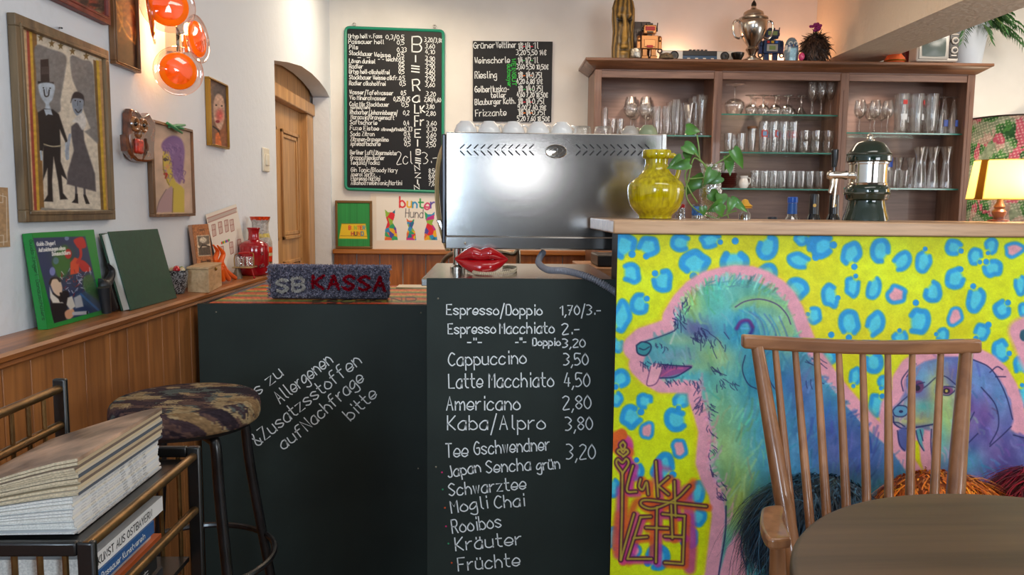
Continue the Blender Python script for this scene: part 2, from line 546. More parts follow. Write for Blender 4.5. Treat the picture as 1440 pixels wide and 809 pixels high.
def ribbon(mb, P, w, fmap, sm=True, col=None):
    """a chalk line of width w (in pixels) along P laid on a surface by fmap"""
    P = np.asarray(P, float)
    if sm and len(P) > 2: P = catmull(P, 4)
    if len(P) < 2: return
    T = np.gradient(P, axis=0); T /= np.linalg.norm(T, axis=1, keepdims=True) + 1e-9
    N = np.c_[-T[:, 1], T[:, 0]] * w / 2
    P = P.copy(); P[0] -= T[0] * w * .4; P[-1] += T[-1] * w * .4
    V = [fmap(*q) for q in np.vstack([P + N, P - N])]
    k = len(P)
    mb.add(V, [(i, i + 1, k + i + 1, k + i) for i in range(k - 1)], col)


def orient(axis):
    """rotation taking z to an axis"""
    return np.array(Vector((0, 0, 1)).rotation_difference(Vector(axis).normalized()).to_matrix())


ORD = ['first', 'second', 'third', 'fourth', 'fifth', 'sixth', 'seventh', 'eighth', 'ninth', 'tenth', 'eleventh', 'twelfth', 'thirteenth', 'fourteenth',
       'fifteenth', 'sixteenth', 'seventeenth', 'eighteenth', 'nineteenth', 'twentieth', 'twenty-first', 'twenty-second', 'twenty-third', 'twenty-fourth']

# ================================================================ the room
M_WALL = mat('wall_plaster', (232, 228, 222), .9, bump=.2, bscale=14, noise=.03, nscale=3, spec=.2)
M_WALLR = mat('rough_plaster', (224, 230, 238), .95, bump=.3, bscale=24, spec=.2)
OAK = wood('oak_boards', (146, 92, 48), (186, 122, 66), 'z', .45, .1, .7)
OAKY = wood('oak_ledge', (124, 72, 36), (188, 118, 60), 'y', .4, .15)
OAKX = wood('oak_rail', (120, 70, 34), (178, 112, 58), 'x', .4, .1)
DOORW = wood('door_wood', (170, 124, 76), (206, 158, 104), 'z', .45, .1, .7)
XW, XL, ZL, YB, ZC, FZ = -1.18, -1.041, .9, 5.85, 2.78, -.19


def struct(name, mb, m, bevel=0, smooth=40):
    return tag(mb.build(name, m, None, smooth, bevel), kind='structure')


arch = [at(x, y, X=XW)[1:] for x, y in ((387, 86), (405, 87.5), (424, 93), (438, 103), (449, 114), (458, 126), (464, 138))]
a_pts = [(p[0], p[1]) for p in arch]
poly = [(-2.7, FZ), (4.35, FZ)] + [(4.35, a_pts[0][1])] + a_pts[1:] + [(5.8, a_pts[-1][1]), (5.8, FZ), (YB, FZ), (YB, ZC), (-2.7, ZC)]
struct('wall_left', MB().prism([(XW, y, z) for y, z in poly], (-.12, 0, 0)), M_WALLR, smooth=30)
struct('wall_niche', MB().box((-1.5, 4.2, FZ), (-1.40, YB, ZC)), M_WALL)
struct('wall_back', MB().box((-1.5, YB, FZ), (4.7, YB + .1, ZC)), M_WALL)
struct('wall_right', MB().box((4.6, -2.7, FZ), (4.7, 1.8, ZC)).box((4.6, 3.4, FZ), (4.7, YB, ZC)).box((4.6, 1.8, FZ), (4.7, 3.4, .8)).box((4.6, 1.8, 2.2), (4.7, 3.4, ZC)), M_WALL)
w4 = MB()
for a, b in (((1.8, .8), (3.4, .86)), ((1.8, 2.14), (3.4, 2.2)), ((1.8, .8), (1.86, 2.2)), ((3.34, .8), (3.4, 2.2))): w4.box((4.62, *a), (4.68, *b))
w4 = struct('window_4', w4, mat('white_frame', (235, 235, 232), .4))
MB().box((4.645, 1.84, .84), (4.655, 3.36, 2.16)).build('pane', glass('window_glass', gloss=.04, edge=.3), w4)
struct('floor', MB().box((-1.5, -2.8, FZ - .1), (4.7, YB + .1, FZ)), wood('floor_boards', (88, 60, 40), (128, 92, 62), 'y', .5))
struct('ceiling', MB().box((-1.5, -2.8, ZC), (4.7, YB + .1, ZC + .1)), M_WALL)
struct('ceiling_beam', MB().box((2.41, 1.2, 2.3), (2.81, YB, ZC)), mat('beam_plaster', (222, 208, 190), .95, bump=.7, bscale=30, spec=.2))
rw = MB()                                    # the street wall behind the camera, with three window openings
wins = [(-1.12, -.56, 1.1, 2.4), (-.01, .61, 1.46, 1.78), (1.95, 4.05, 1.1, 2.4)]
xs = [-1.5] + [k for w_ in wins for k in w_[:2]] + [4.7]
for a, b in zip(xs[::2], xs[1::2]): rw.box((a, -2.8, FZ), (b, -2.7, ZC))
for a, b, c_, d_ in wins: rw.box((a, -2.8, FZ), (b, -2.7, c_)).box((a, -2.8, d_), (b, -2.7, ZC))
struct('wall_rear', rw, mat('dark_street_wall', (66, 58, 52), .8))
for i, (x0, x1, z0, z1) in enumerate(wins):
    f = MB()
    for a, b in (((x0, z0), (x1, z0 + .05)), ((x0, z1 - .05), (x1, z1)), ((x0, z0), (x0 + .05, z1)), ((x1 - .05, z0), (x1, z1))):
        f.box((a[0], -2.78, a[1]), (b[0], -2.72, b[1]))
    w = struct(f'window_{i + 1}', f, mat('white_frame', (235, 235, 232), .4))
    MB().box((x0 + .04, -2.755, z0 + .04), (x1 - .04, -2.745, z1 - .04)).build('pane', glass('window_glass', gloss=.04, edge=.3), w)

# oak ledge and boarding along the left wall
led = MB()
prof = [(XW, .862), (XL - .012, .862), (XL - .004, .868), (XL - .006, .876), (XL + .004, .882), (XL + .006, .893), (XL, .9), (XW, .9)]
led.prism([(x, -2.6, z) for x, z in prof], (0, 6.98, 0))
struct('trim_1', led, OAKY, smooth=30)
bo = MB(); y = -2.6
while y < 2.83:
    w = (.105, .135, .12, .15)[int(y * 50) % 4]; y2 = min(y + w, 2.84)
    bo.box((XL - .045, y + .0015, FZ), (XL - .02, y2 - .0015, .863)); y = y2
bo.box((XW, -2.6, FZ), (XL - .042, 2.835, .86))
struct('wall_panelling', bo, OAK, bevel=.002)
# boarding and rail along the back wall
bb = MB(); x = -1.17
while x < 4.5:
    bb.box((x + .003, YB - .022, FZ), (x + .167, YB, .868)); x += .172
struct('trim_2', bb, wood('honey_boards', (140, 76, 26), (190, 112, 44), 'z', .4, .2), bevel=.004)
struct('trim_3', MB().box((-1.17, YB - .07, .868), (4.6, YB, .905)), wood('honey_rail', (150, 88, 34), (196, 126, 56), 'x', .4, .2), bevel=.008)

# panelled door in the arched niche (frame post and lintel, leaf with two moulded panels)
dy1, dz = 5.80, 0
lz0, lz1 = at(446, 165, X=-1.3)[2] - .01, at(446, 154, X=-1.3)[2] + .015
d = MB()
d.box((-1.39, 5.62, FZ), (-1.30, 5.80, lz0)).box((-1.39, 4.25, FZ), (-1.30, 4.40, lz0))
d.box((-1.39, 4.25, lz0), (-1.285, 5.80, lz1))
d.box((-1.38, 4.25, lz1), (-1.32, 5.80, 2.5))
dr = struct('door_1', d, DOORW, bevel=.006)
lf = MB(); lf.box((-1.385, 4.40, FZ), (-1.345, 5.62, lz0))
leaf = lf.build('door_leaf', DOORW, dr, bevel=.003)
fr = MB()
for (a, b) in ((4.5, 4.93), (5.06, 5.50)):
    for z0, z1 in ((1.0, lz0 - .16), (.12, .86)):
        for t, e in ((0, .016), (.028, .009)):
            for lo, hi in (((a + t, z0 + t), (a + t + .024, z1 - t)), ((b - t - .024, z0 + t), (b - t, z1 - t)), ((a + t, z0 + t), (b - t, z0 + t + .024)), ((a + t, z1 - t - .024), (b - t, z1 - t))):
                fr.box((-1.346, lo[0], lo[1]), (-1.345 + e, hi[0], hi[1]))
fr.build('door_moulding', DOORW, leaf, bevel=.004)

# white light switch on the left wall
p = at(372, 225, X=XW)
sw = thing('light_switch', p, 'small ivory rocker switch plate on the white wall beside the arched door', 'light switch')
MB().box((XW, p[1] - .055, p[2] - .062), (XW + .012, p[1] + .055, p[2] + .062)).build('switch_plate', mat('ivory', (236, 228, 208), .35), sw, bevel=.008)
MB().box((XW + .01, p[1] - .025, p[2] - .03), (XW + .02, p[1] + .03, p[2] + .03)).build('rocker', mat('ivory', (236, 228, 208), .35), sw, bevel=.005)

# ================================================================ counters and boards
BEECH = wood('beech_worktop', (186, 142, 104), (216, 176, 138), 'x', .35, .2)
BLACKB = mat('chalkboard', (38, 47, 43), .55, noise=.12, nscale=4, spec=.3)
STEEL = mat('brushed_steel', (190, 188, 184), .2, 1)
CHROME = mat('chrome', (225, 222, 216), .12, 1)
DARKM = mat('black_metal', (22, 22, 24), .4)
CHALK = mat('chalk', (236, 240, 240), .9)


def board_map(Y):
    return lambda x, y: at(x, y, Y=Y)


# bar with the spray-painted front
tag(MB().box((.33, 2.07, 1.154), (2.75, 2.56, 1.191)).build('bar_worktop', BEECH, bevel=.004), 'long pale beech bar worktop above the yellow painted dog panel', 'worktop')
bc = MB().box((.395, 2.122, FZ), (2.7, 2.5, 1.154))
tag(bc.build('bar_carcass', mat('dark_carcass', (40, 34, 30), .6)), 'dark bar body behind the yellow painted dog panel', 'counter')

# coffee counter
tag(MB().box((-.185, 2.322, FZ), (.385, 2.98, .985)).build('counter_carcass', mat('dark_carcass', (40, 34, 30), .6)), 'dark counter body behind the coffee price chalkboard', 'counter')
tag(MB().box((-.205, 2.318, .985), (.385, 2.99, 1.006)).build('steel_worktop', STEEL, bevel=.002), 'thin steel worktop carrying the espresso machine', 'worktop')
cb = thing('chalkboard', (.09, 2.308, FZ), 'tall dark chalkboard with handwritten coffee and tea prices', 'chalkboard')
MB().box((-.188, 2.3, FZ), (.39, 2.317, 1.0095)).build('board', BLACKB, cb, bevel=.001)
t = MB(); fm = board_map(2.2985)
z1 = lambda x, y: (590 + x / 3.676, 380 + y / 3.676)
z2 = lambda x, y: (590 + x / 3.872, 600 + y / 3.872)


def write(mb, fm, T, x0, y0, x1, y1, h, w, tr=None, col=None):
    if tr:
        k = (tr(1, 0)[0] - tr(0, 0)[0]); (x0, y0), (x1, y1) = tr(x0, y0), tr(x1, y1); h *= k
    for P, sm in text_lines(T, x0, y0, x1, y1, h): ribbon(mb, P, w, fm, sm, col)


for T, x0, y0, x1, y1, h in (('Espresso/Doppio', 140, 230, 632, 232, 52), ('1,70/3.-', 728, 232, 935, 228, 48), ('Espresso', 148, 330, 392, 326, 52), ('Macchiato', 415, 328, 695, 325, 55), ('2.-', 738, 332, 825, 328, 55),
                             ('-"-', 248, 388, 320, 388, 36), ('-"-', 497, 388, 550, 386, 36), ('Doppio', 585, 390, 727, 390, 37), ('3,20', 740, 399, 855, 398, 42), ('Cappuccino', 152, 495, 550, 482, 66), ('3,50', 745, 490, 870, 490, 58),
                             ('Latte', 152, 611, 325, 606, 72), ('Macchiato', 360, 606, 692, 602, 72), ('4,50', 748, 600, 878, 602, 68), ('Americano', 140, 724, 518, 722, 70), ('2,80', 742, 720, 885, 716, 68), ('Kaba/Alpro', 145, 826, 648, 822, 72), ('3,80', 755, 828, 893, 824, 66)):
    write(t, fm, T, x0, y0, x1, y1, h, 1.75, z1)
for T, x0, y0, x1, y1, h in (('Tee', 145, 168, 262, 164, 74), ('Gschwendner', 300, 154, 708, 128, 70), ('3,20', 800, 176, 955, 176, 78), ('Japan', 158, 278, 333, 246, 60), ('Sencha', 365, 254, 605, 236, 66), ('grün', 640, 240, 763, 228, 60),
                             ('Schwarztee', 162, 378, 578, 340, 66), ('Mogli', 175, 472, 372, 444, 66), ('Chai', 412, 446, 572, 432, 66), ('Rooibos', 180, 582, 445, 548, 72), ('Kräuter', 198, 677, 555, 642, 70), ('Früchte', 212, 787, 545, 758, 70)):
    write(t, fm, T, x0, y0, x1, y1, h, 1.75, z2)
t.build('chalk_writing', CHALK, cb, smooth=0)
for (x, y), c in (((122, 250), (225, 50, 120)), ((126, 343), (60, 160, 110)), ((138, 443), (225, 90, 40)), ((144, 544), (225, 50, 120)), ((157, 638), (60, 160, 110)), ((175, 743), (220, 80, 40))):
    q = at(*z2(x, y), Y=2.2985); dots = MB().add([q + np.array([.0028 * math.cos(k), 0, .0028 * math.sin(k)]) for k in np.linspace(0, 6.28, 9)[:-1]], [tuple(range(8))], lin(c)); dots.build('chalk_dot', vcol('chalk_colour', .9), cb, smooth=0)
for x, y in ((616, 420), (613, 657)): MB().ball(at(x, y, Y=2.2985), .003, 8, 6).build('screw_head', mat('screw', (170, 160, 140), .4, .8), cb)

tag(MB().box((.40, 3.3, FZ), (.95, 3.75, .968)).build('back_counter', wood('back_counter_wood', (140, 92, 54), (186, 132, 84), 'x', .45), bevel=.004), 'low wooden back counter glimpsed beneath the espresso machine', 'counter')
tag(MB().box((.47, 3.36, .9685), (.64, 3.6, 1.02)).build('black_case', mat('case_black', (24, 23, 24), .35), bevel=.006), 'flat black case on the back counter beneath the espresso machine', 'case')
# till counter
tag(MB().box((-1.0, 2.772, FZ), (-.215, 3.42, .868)).build('counter_carcass', mat('dark_carcass', (40, 34, 30), .6)), 'dark low counter body behind the blank-topped allergen chalkboard', 'counter')
kb = thing('chalkboard', (-.62, 2.76, FZ), 'wide low dark chalkboard with a slanted handwritten allergen note', 'chalkboard')
MB().box((-1.035, 2.752, FZ), (-.213, 2.77, .872)).build('board', BLACKB, kb, bevel=.001)
t = MB(); fm = board_map(2.7505); z3 = lambda x, y: (300 + x / 2.08, 420 + y / 2.08)
for T, x0, y0, x1, y1, h in (('s zu', 130, 284, 205, 224, 36), ('Allergenen', 196, 308, 350, 186, 38), ('&Zusatzsstoffen', 130, 432, 434, 188, 38), ('auf', 205, 442, 268, 396, 34), ('Nachfrage', 276, 388, 442, 238, 36), ('bitte', 402, 358, 480, 284, 36)):
    write(t, fm, T, x0, y0, x1, y1, h, 1.7, z3)
t.build('chalk_writing', CHALK, kb, smooth=0)
for x, y in ((304, 439), (592, 440), (588, 659)): MB().ball(at(x, y, Y=2.7505), .003, 8, 6).build('screw_head', mat('screw', (170, 160, 140), .4, .8), kb)
cov = Paint((-1.0, 2.765, .8735), (.79, 0, 0), (0, .66, 0), 240, 160, (206, 120, 60))
st = [(214, 66, 40), (222, 140, 50), (130, 150, 60), (216, 90, 44), (200, 170, 80), (150, 110, 60), (226, 120, 60), (110, 140, 80)]
for k in range(34):
    yy = k / 34; m_ = (cov.b >= yy) & (cov.b < yy + 1 / 34); cov.c[m_] = st[(k * 5 + 3) % 8]
cov.c += (fbm(cov.a * 9, cov.b * 40, 3) - .5)[:, None] * np.array([90, 70, 40]); cov.grain(.25, .5)
for P, sm in text_lines('ESCHKIND', 440, 428, 585, 423, 5): cov.stroke(P, 1.6, (50, 30, 26), .4, 1, sm)
tag(cov.build('counter_mat', vcol('printed_mat', .45), None, .8), 'glossy orange and green striped mat covering the till counter', 'mat')

# ================================================================ the painted bar front
SPRAY = vcol('spray_paint', .5, 0, 0, .35)
MX0, MX1, MZ0, MZ1, MY = .347, 2.62, -.12, 1.152, 2.098
mp_ = thing('mural_panel', (1.2, 2.1, -.12), 'bright yellow bar front spray-painted with leopard spots and two dogs', 'mural')
MB().box((MX0, 2.101, MZ0), (MX1, 2.121, MZ1)).build('panel_board', mat('board_edge', (36, 30, 28), .6), mp_)
visx = 2.0
mu = Paint((MX0, MY, MZ1), (visx - MX0, 0, 0), (0, 0, MZ0 - MZ1), 1040, 780, (224, 236, 8))
n = fbm(mu.x * .02, mu.y * .02, 5)
mu.c += (n - .5)[:, None] * np.array([20, 46, 60])
mu.blob(1000, 350, 120, 40, (238, 206, 30), .3); mu.blob(1130, 420, 60, 60, (238, 210, 40), .4); mu.blob(900, 520, 40, 60, (200, 214, 30), .5)
mu.blob(1240, 470, 150, 60, (240, 205, 50), .35)
DB, LB = (36, 156, 224), (78, 206, 240)


def spot_(x, y, rx, ry, ang=0, pink=0, k=0):
    """a leopard spot: thick broken ring and a paler middle"""
    rg = random.Random(int(x * 7 + y * 13))
    ph = rg.random() * 360
    P = []
    for i in range(9):
        t = R(ph + 40 + i * 35); w = 1 + rg.uniform(-.14, .14)
        q = (math.cos(t) * rx * .82 * w, math.sin(t) * ry * .82 * w); c, s_ = math.cos(R(ang)), math.sin(R(ang))
        P.append((x + q[0] * c - q[1] * s_, y + q[0] * s_ + q[1] * c))
    w = max(5, min(rx, ry) * .52)
    mu.poly(P, LB if not pink else (242, 164, 186), 2.5, .95, True)
    mu.stroke(P if not pink else P + P[:2], w if not pink else w * .8, DB, 1.5, .95)
    if not pink and rg.random() < .6:
        t = R(ph); mu.ell(x + math.cos(t) * rx * .95, y + math.sin(t) * ry * 1.0, w * .62, w * .62, DB)


SPOTS = [(877, 345, 16, 20, 20), (912, 347, 15, 14, 30), (956, 342, 15, 13, 10), (999, 338, 15, 12, 0), (977, 371, 21, 18, 0), (1033, 370, 19, 19, 40), (1080, 348, 15, 19, 0), (1127, 335, 10, 10, 0), (1152, 344, 16, 19, 10),
         (888, 384, 13, 16, -10), (932, 395, 14, 18, 10), (899, 428, 13, 15, 0), (874, 446, 13, 26, 10), (1080, 385, 14, 16, 0), (1124, 367, 17, 12, 15), (1121, 406, 15, 17, 10), (1145, 445, 10, 14, 10), (868, 486, 9, 10, 0), (873, 533, 13, 14, 0),
         (866, 561, 10, 11, 0), (906, 565, 11, 12, 40), (958, 563, 12, 12, 0), (888, 586, 15, 18, 0), (950, 590, 18, 15, 35), (933, 657, 16, 22, 20), (893, 662, 12, 15, 0), (979, 693, 12, 20, 10), (982, 727, 12, 14, 0), (925, 783, 17, 18, 0),
         (862, 686, 9, 14, 0), (862, 757, 10, 16, 0), (970, 756, 12, 16, 0), (1157, 347, 16, 17, 0), (1196, 358, 14, 19, 15), (1239, 353, 14, 19, 0), (1268, 367, 12, 16, 30), (1299, 368, 11, 18, 10), (1341, 348, 12, 13, 0), (1371, 360, 10, 13, 0), (1394, 346, 9, 12, 0),
         (1396, 377, 13, 13, 0), (1167, 416, 12, 19, -20), (1199, 403, 11, 16, 0), (1229, 404, 10, 19, 15), (1312, 411, 13, 16, 10), (1343, 392, 13, 17, 20), (1372, 421, 13, 19, 10), (1435, 401, 9, 15, 0), (1195, 454, 14, 21, 0), (1230, 456, 13, 20, 15),
         (1292, 452, 15, 20, 10), (1409, 436, 13, 14, 0), (1380, 467, 11, 13, 0), (1266, 475, 11, 10, 0), (1325, 471, 9, 10, 0), (1408, 494, 12, 18, -10), (1436, 514, 11, 13, 0), (1440, 436, 8, 10, 0), (1165, 503, 11, 12, 0), (1228, 509, 14, 16, 0), (1203, 530, 9, 14, 0), (1233, 570, 12, 17, 0),
         (1242, 538, 8, 9, 0), (1065, 782, 9, 12, 0), (1470, 360, 13, 15, 0), (1500, 400, 14, 16, 0), (1480, 470, 12, 15, 0), (1520, 350, 12, 14, 0), (1440, 558, 9, 17, 0)]
rq_ = random.Random(9)
SPOTS += [(x + rq_.uniform(-9, 9), y + rq_.uniform(-9, 9), 13, 16, rq_.uniform(-30, 30)) for x in range(1560, 1740, 36) for y in range(350, 800, 44)] + [(x, y, 12, 15, 10) for x, y in ((1475, 415), (1535, 420), (1500, 440), (1540, 385))]
for s_ in SPOTS: spot_(*s_)
for s_ in ((911, 606, 11, 14, 10), (956, 631, 12, 14, -20), (893, 775, 10, 11, 0), (1427, 351, 15, 12, -10), (1261, 414, 16, 14, -30), (1343, 446, 11, 16, 10)): spot_(*s_, pink=1)
for x, y, r in ((1034, 339, 5), (1288, 426, 4.5), (1390, 457, 4.5), (1169, 471, 4.5)): mu.ell(x, y, r, r, DB)

PINK = (238, 166, 182)
dog = [(896, 489), (906, 480), (930, 472), (949, 464), (951, 448), (963, 428), (978, 412), (996, 401), (1015, 396), (1034, 393), (1055, 394), (1072, 400), (1090, 411), (1102, 424), (1111, 440), (1119, 462), (1129, 487), (1142, 510), (1158, 532), (1180, 560), (1215, 600),
       (1252, 632), (1300, 700), (1320, 930), (1060, 930), (1048, 780), (1040, 745), (1022, 770), (1010, 812), (1004, 930), (1000, 930), (1012, 800), (1021, 724), (1016, 692), (1004, 668), (998, 650), (1002, 606), (995, 580), (988, 560), (984, 536), (962, 533), (932, 533), (916, 524), (904, 512), (909, 498)]
mu.stroke(dog + dog[:1], 44, (240, 200, 60), 6, .5, False); mu.stroke(dog + dog[:1], 40, PINK, 2, 1, False)
mu.poly(dog, (84, 172, 182), 2, 1)
dm = MB


def inside(P, x, y):
    ins = np.zeros(len(x), bool); Q = list(P) + [P[0]]
    for (ax, ay), (bx, by) in zip(Q[:-1], Q[1:]):
        if ay != by: ins ^= ((ay > y) != (by > y)) & (x < (bx - ax) * (y - ay) / (by - ay) + ax)
    return ins


def patches(poly, L):
    """sprayed colour patches kept inside an outline"""
    keep = mu.c.copy(); i = inside(poly, mu.x, mu.y)
    for x, y, rx, ry, c, al in L: mu.blob(x, y, rx, ry, c, al)
    nn = fbm(mu.x * .06, mu.y * .03, 9, 4); mu.c += (nn - .5)[:, None] * np.array([60, 54, 44])
    mu.c[~i] = keep[~i]


patches(dog, [(975, 425, 22, 26, (176, 200, 96), .9), (1008, 420, 26, 26, (84, 186, 168), .9), (1050, 408, 30, 16, (110, 190, 170), .8), (1075, 425, 34, 12, (160, 206, 110), .7), (960, 478, 40, 10, (150, 196, 150), .8), (950, 500, 30, 10, (110, 140, 170), .7), (978, 462, 20, 12, (98, 92, 150), .9), (995, 470, 14, 14, (70, 90, 160), .7),
              (1010, 500, 36, 20, (180, 204, 120), .85), (985, 515, 40, 9, (140, 190, 140), .7), (960, 530, 30, 6, (70, 170, 190), .8), (1040, 470, 26, 30, (60, 160, 200), .9), (1085, 450, 26, 22, (150, 200, 150), .6), (1100, 470, 16, 30, (170, 200, 110), .7), (1070, 520, 26, 50, (56, 160, 205), .9), (1110, 540, 34, 34, (62, 120, 190), .7),
              (1130, 560, 20, 40, (120, 90, 160), .6), (1010, 570, 26, 40, (130, 196, 150), .8), (1020, 630, 30, 50, (172, 204, 116), .9), (1050, 640, 26, 60, (110, 188, 170), .8), (1085, 620, 30, 60, (60, 160, 205), .8), (1150, 590, 40, 50, (60, 130, 195), .8), (1190, 610, 50, 40, (70, 90, 170), .7), (1170, 640, 60, 40, (96, 80, 150), .6),
              (1120, 660, 40, 40, (70, 150, 200), .7), (1030, 720, 40, 60, (96, 150, 120), .7), (1035, 700, 20, 60, (200, 206, 70), .7), (1030, 790, 20, 40, (80, 150, 140), .8), (1220, 650, 60, 30, (74, 96, 180), .7)])
INK = (34, 36, 92)


def brush(poly, n, ang, ln, seed, var=15, w=3.0, edge=False):
    """fur-like strokes in the colour underneath, or out over the rim when edge"""
    g = np.random.default_rng(seed)
    if edge:
        Q = np.array(list(poly), float); d = np.r_[0, np.cumsum(np.hypot(*np.diff(Q, axis=0).T))]; tt = g.random(n) * d[-1]
        pts = np.c_[np.interp(tt, d, Q[:, 0]), np.interp(tt, d, Q[:, 1])]
    else:
        idx = np.nonzero(inside(poly, mu.x, mu.y) & (mu.y < 830))[0]; k = g.choice(idx, n); pts = np.c_[mu.x[k], mu.y[k]]
    for (x, y) in pts:
        a = R(ang(x, y) + g.normal() * 16); l = ln * g.uniform(.5, 1.3); cx_, cy_ = (x - math.cos(a) * l * .7, y - math.sin(a) * l * .7) if edge else (x, y)
        j = np.argmin(np.abs(mu.x[:mu.nu] - cx_)) + mu.nu * int(np.clip(np.argmin(np.abs(mu.y[::mu.nu] - cy_)), 0, mu.nv - 1))
        c_ = np.clip(mu.c[j] + g.normal() * var + g.normal(size=3) * var * .7, 0, 255)
        mu.stroke([(x - math.cos(a) * l / 2, y - math.sin(a) * l / 2), (x + g.normal() * 1.5, y + g.normal() * 1.5), (x + math.cos(a) * l / 2, y + math.sin(a) * l / 2)], w * g.uniform(.5, 1.2), c_, 1.2, .6)


brush(dog, 620, lambda x, y: 75 + (30 if y > 560 else (x - 990) * .25), 26, 51)
brush([(951, 448), (963, 428), (978, 412), (996, 401), (1015, 396), (1034, 393), (1055, 394), (1072, 400), (1090, 411)], 110, lambda x, y: -125 + (x - 950) * .6, 18, 52, 30, 2.0, True)
brush([(1090, 411), (1111, 440), (1129, 487), (1158, 532), (1215, 600)], 60, lambda x, y: -20, 12, 53, 24, 2.0, True)
brush([(1016, 692), (998, 650), (1002, 606), (988, 560), (984, 536)], 50, lambda x, y: 160, 10, 54, 24, 2.0, True)
brush([(962, 533), (932, 533), (916, 526)], 24, lambda x, y: 100, 8, 55, 24, 1.6, True)
mu.poly([(895, 486), (903, 481), (914, 484), (915, 492), (908, 500), (897, 497)], (60, 150, 160), 1, 1, True); mu.stroke([(895, 486), (903, 481), (914, 484), (915, 492), (908, 500), (897, 497), (895, 486)], 2, (30, 44, 84))
mu.stroke([(899, 490), (906, 492), (913, 488)], 1.5, (30, 44, 84))
mu.stroke([(906, 481), (930, 473), (950, 464), (953, 452), (946, 448)], 1.3, INK)
mu.poly([(932, 513), (950, 515), (973, 514), (966, 522), (946, 529), (930, 531), (922, 526)], (150, 80, 140), 1.5, 1, True)
mu.stroke([(924, 512), (945, 514), (972, 516)], 1.6, INK); mu.stroke([(928, 532), (950, 530), (972, 517)], 1.8, INK); mu.stroke([(930, 529), (945, 520), (960, 518)], 2.2, (190, 90, 140))
mu.poly([(914, 516), (922, 511), (932, 515), (929, 526), (922, 540), (914, 543), (909, 541), (912, 528)], (240, 172, 186), 1, 1, True); mu.stroke([(932, 515), (929, 526), (922, 540), (910, 542), (912, 528), (915, 516)], 1.3, (110, 60, 110))
rg = random.Random(3)


def scribble(cx, cy, n, rx, ry, ang, ln, col=INK, w=1.0):
    for k in range(n):
        x, y = cx + rg.uniform(-rx, rx), cy + rg.uniform(-ry, ry); t = R(ang + rg.uniform(-35, 35)); l = ln * rg.uniform(.5, 1.2)
        mu.stroke([(x, y), (x + l * math.cos(t) * .5 + rg.uniform(-2, 2), y + l * math.sin(t) * .5), (x + l * math.cos(t), y + l * math.sin(t))], w, col, .6, .9)


scribble(954, 445, 14, 7, 10, 60, 12); scribble(965, 424, 8, 6, 8, 120, 10); scribble(981, 470, 22, 10, 9, 60, 14); scribble(1008, 478, 8, 14, 12, 70, 18); scribble(960, 536, 16, 26, 3, 75, 8); scribble(940, 511, 16, 22, 3, 90, 7)
scribble(1000, 520, 8, 14, 5, 50, 10); scribble(1025, 538, 12, 18, 6, 60, 9); scribble(985, 560, 14, 4, 18, 120, 12); scribble(999, 590, 12, 4, 24, 60, 10); scribble(1001, 640, 10, 4, 30, 60, 10); scribble(1012, 690, 12, 5, 14, 50, 12)
scribble(905, 511, 8, 6, 4, 60, 7); scribble(930, 486, 6, 8, 4, 70, 8); scribble(1030, 400, 14, 40, 5, -30, 14, (90, 150, 160)); scribble(1140, 520, 10, 14, 18, 50, 14)
ear = [(1034, 432), (1050, 424), (1072, 424), (1094, 430), (1108, 445), (1112, 466)]
mu.stroke(ear, 10, (150, 196, 130), 4, .7); mu.stroke([(1034, 432), (1048, 424), (1070, 421), (1092, 428), (1106, 442), (1112, 456)], 1.6, (80, 60, 120))
for k in range(9):
    mu.stroke([(1040 + k * 7, 436 + k * 1.2), (1058 + k * 6, 446 + k * 3), (1066 + k * 5, 480), (1062 + k * 3, 520 - k * 4)], 2, [(60, 150, 200), (130, 200, 190), (70, 110, 180)][k % 3], 1.2, .7)
mu.stroke([(1036, 462), (1042, 454), (1052, 452), (1058, 462), (1055, 470)], 5, (60, 60, 150), 2); mu.stroke([(1036, 462), (1042, 452), (1053, 451), (1059, 460)], 3, (110, 50, 130), 1.5); mu.stroke([(1042, 462), (1052, 462)], 2, (90, 180, 220))
mu.stroke([(1048, 500), (1044, 520), (1052, 540), (1066, 548)], 1.3, INK); mu.stroke([(1080, 530), (1088, 545), (1100, 556)], 1.3, INK)
mu.stroke([(1021, 712), (1020, 750), (1012, 800), (1008, 830)], 1.8, INK); mu.stroke([(1048, 735), (1042, 770), (1050, 800)], 1.6, INK)

dog2 = [(1256, 573), (1264, 566), (1272, 552), (1272, 536), (1282, 520), (1300, 509), (1328, 502), (1350, 502), (1370, 506), (1388, 515), (1402, 528), (1414, 548), (1422, 572), (1425, 592), (1420, 606), (1440, 614), (1480, 630), (1520, 690), (1540, 930), (1290, 930), (1310, 720), (1334, 670), (1318, 664), (1312, 645), (1309, 606),
        (1290, 602), (1272, 604), (1258, 597), (1254, 586)]
mu.stroke(dog2 + dog2[:1], 36, PINK, 2, 1, False)
mu.poly(dog2, (104, 108, 176), 2)
patches(dog2, [(1330, 512, 34, 8, (110, 160, 200), .8), (1300, 530, 20, 16, (96, 170, 206), .8), (1350, 520, 26, 14, (120, 110, 180), .9), (1318, 545, 12, 22, (210, 214, 110), .9), (1290, 575, 26, 14, (170, 204, 150), .9), (1300, 572, 16, 8, (80, 180, 190), .8), (1285, 592, 30, 7, (214, 218, 120), .9), (1330, 590, 20, 40, (190, 214, 110), .95),
               (1330, 560, 16, 10, (190, 206, 130), .8), (1322, 620, 12, 36, (110, 196, 180), .8), (1375, 545, 22, 36, (90, 150, 204), .8), (1390, 580, 20, 26, (130, 80, 150), .9), (1405, 560, 16, 36, (96, 160, 206), .7), (1362, 580, 12, 30, (126, 84, 156), .9), (1400, 640, 36, 26, (104, 80, 150), .9), (1360, 650, 26, 20, (84, 180, 200), .8), (1430, 680, 40, 30, (84, 60, 130), .8), (1480, 660, 40, 40, (90, 150, 200), .7)])
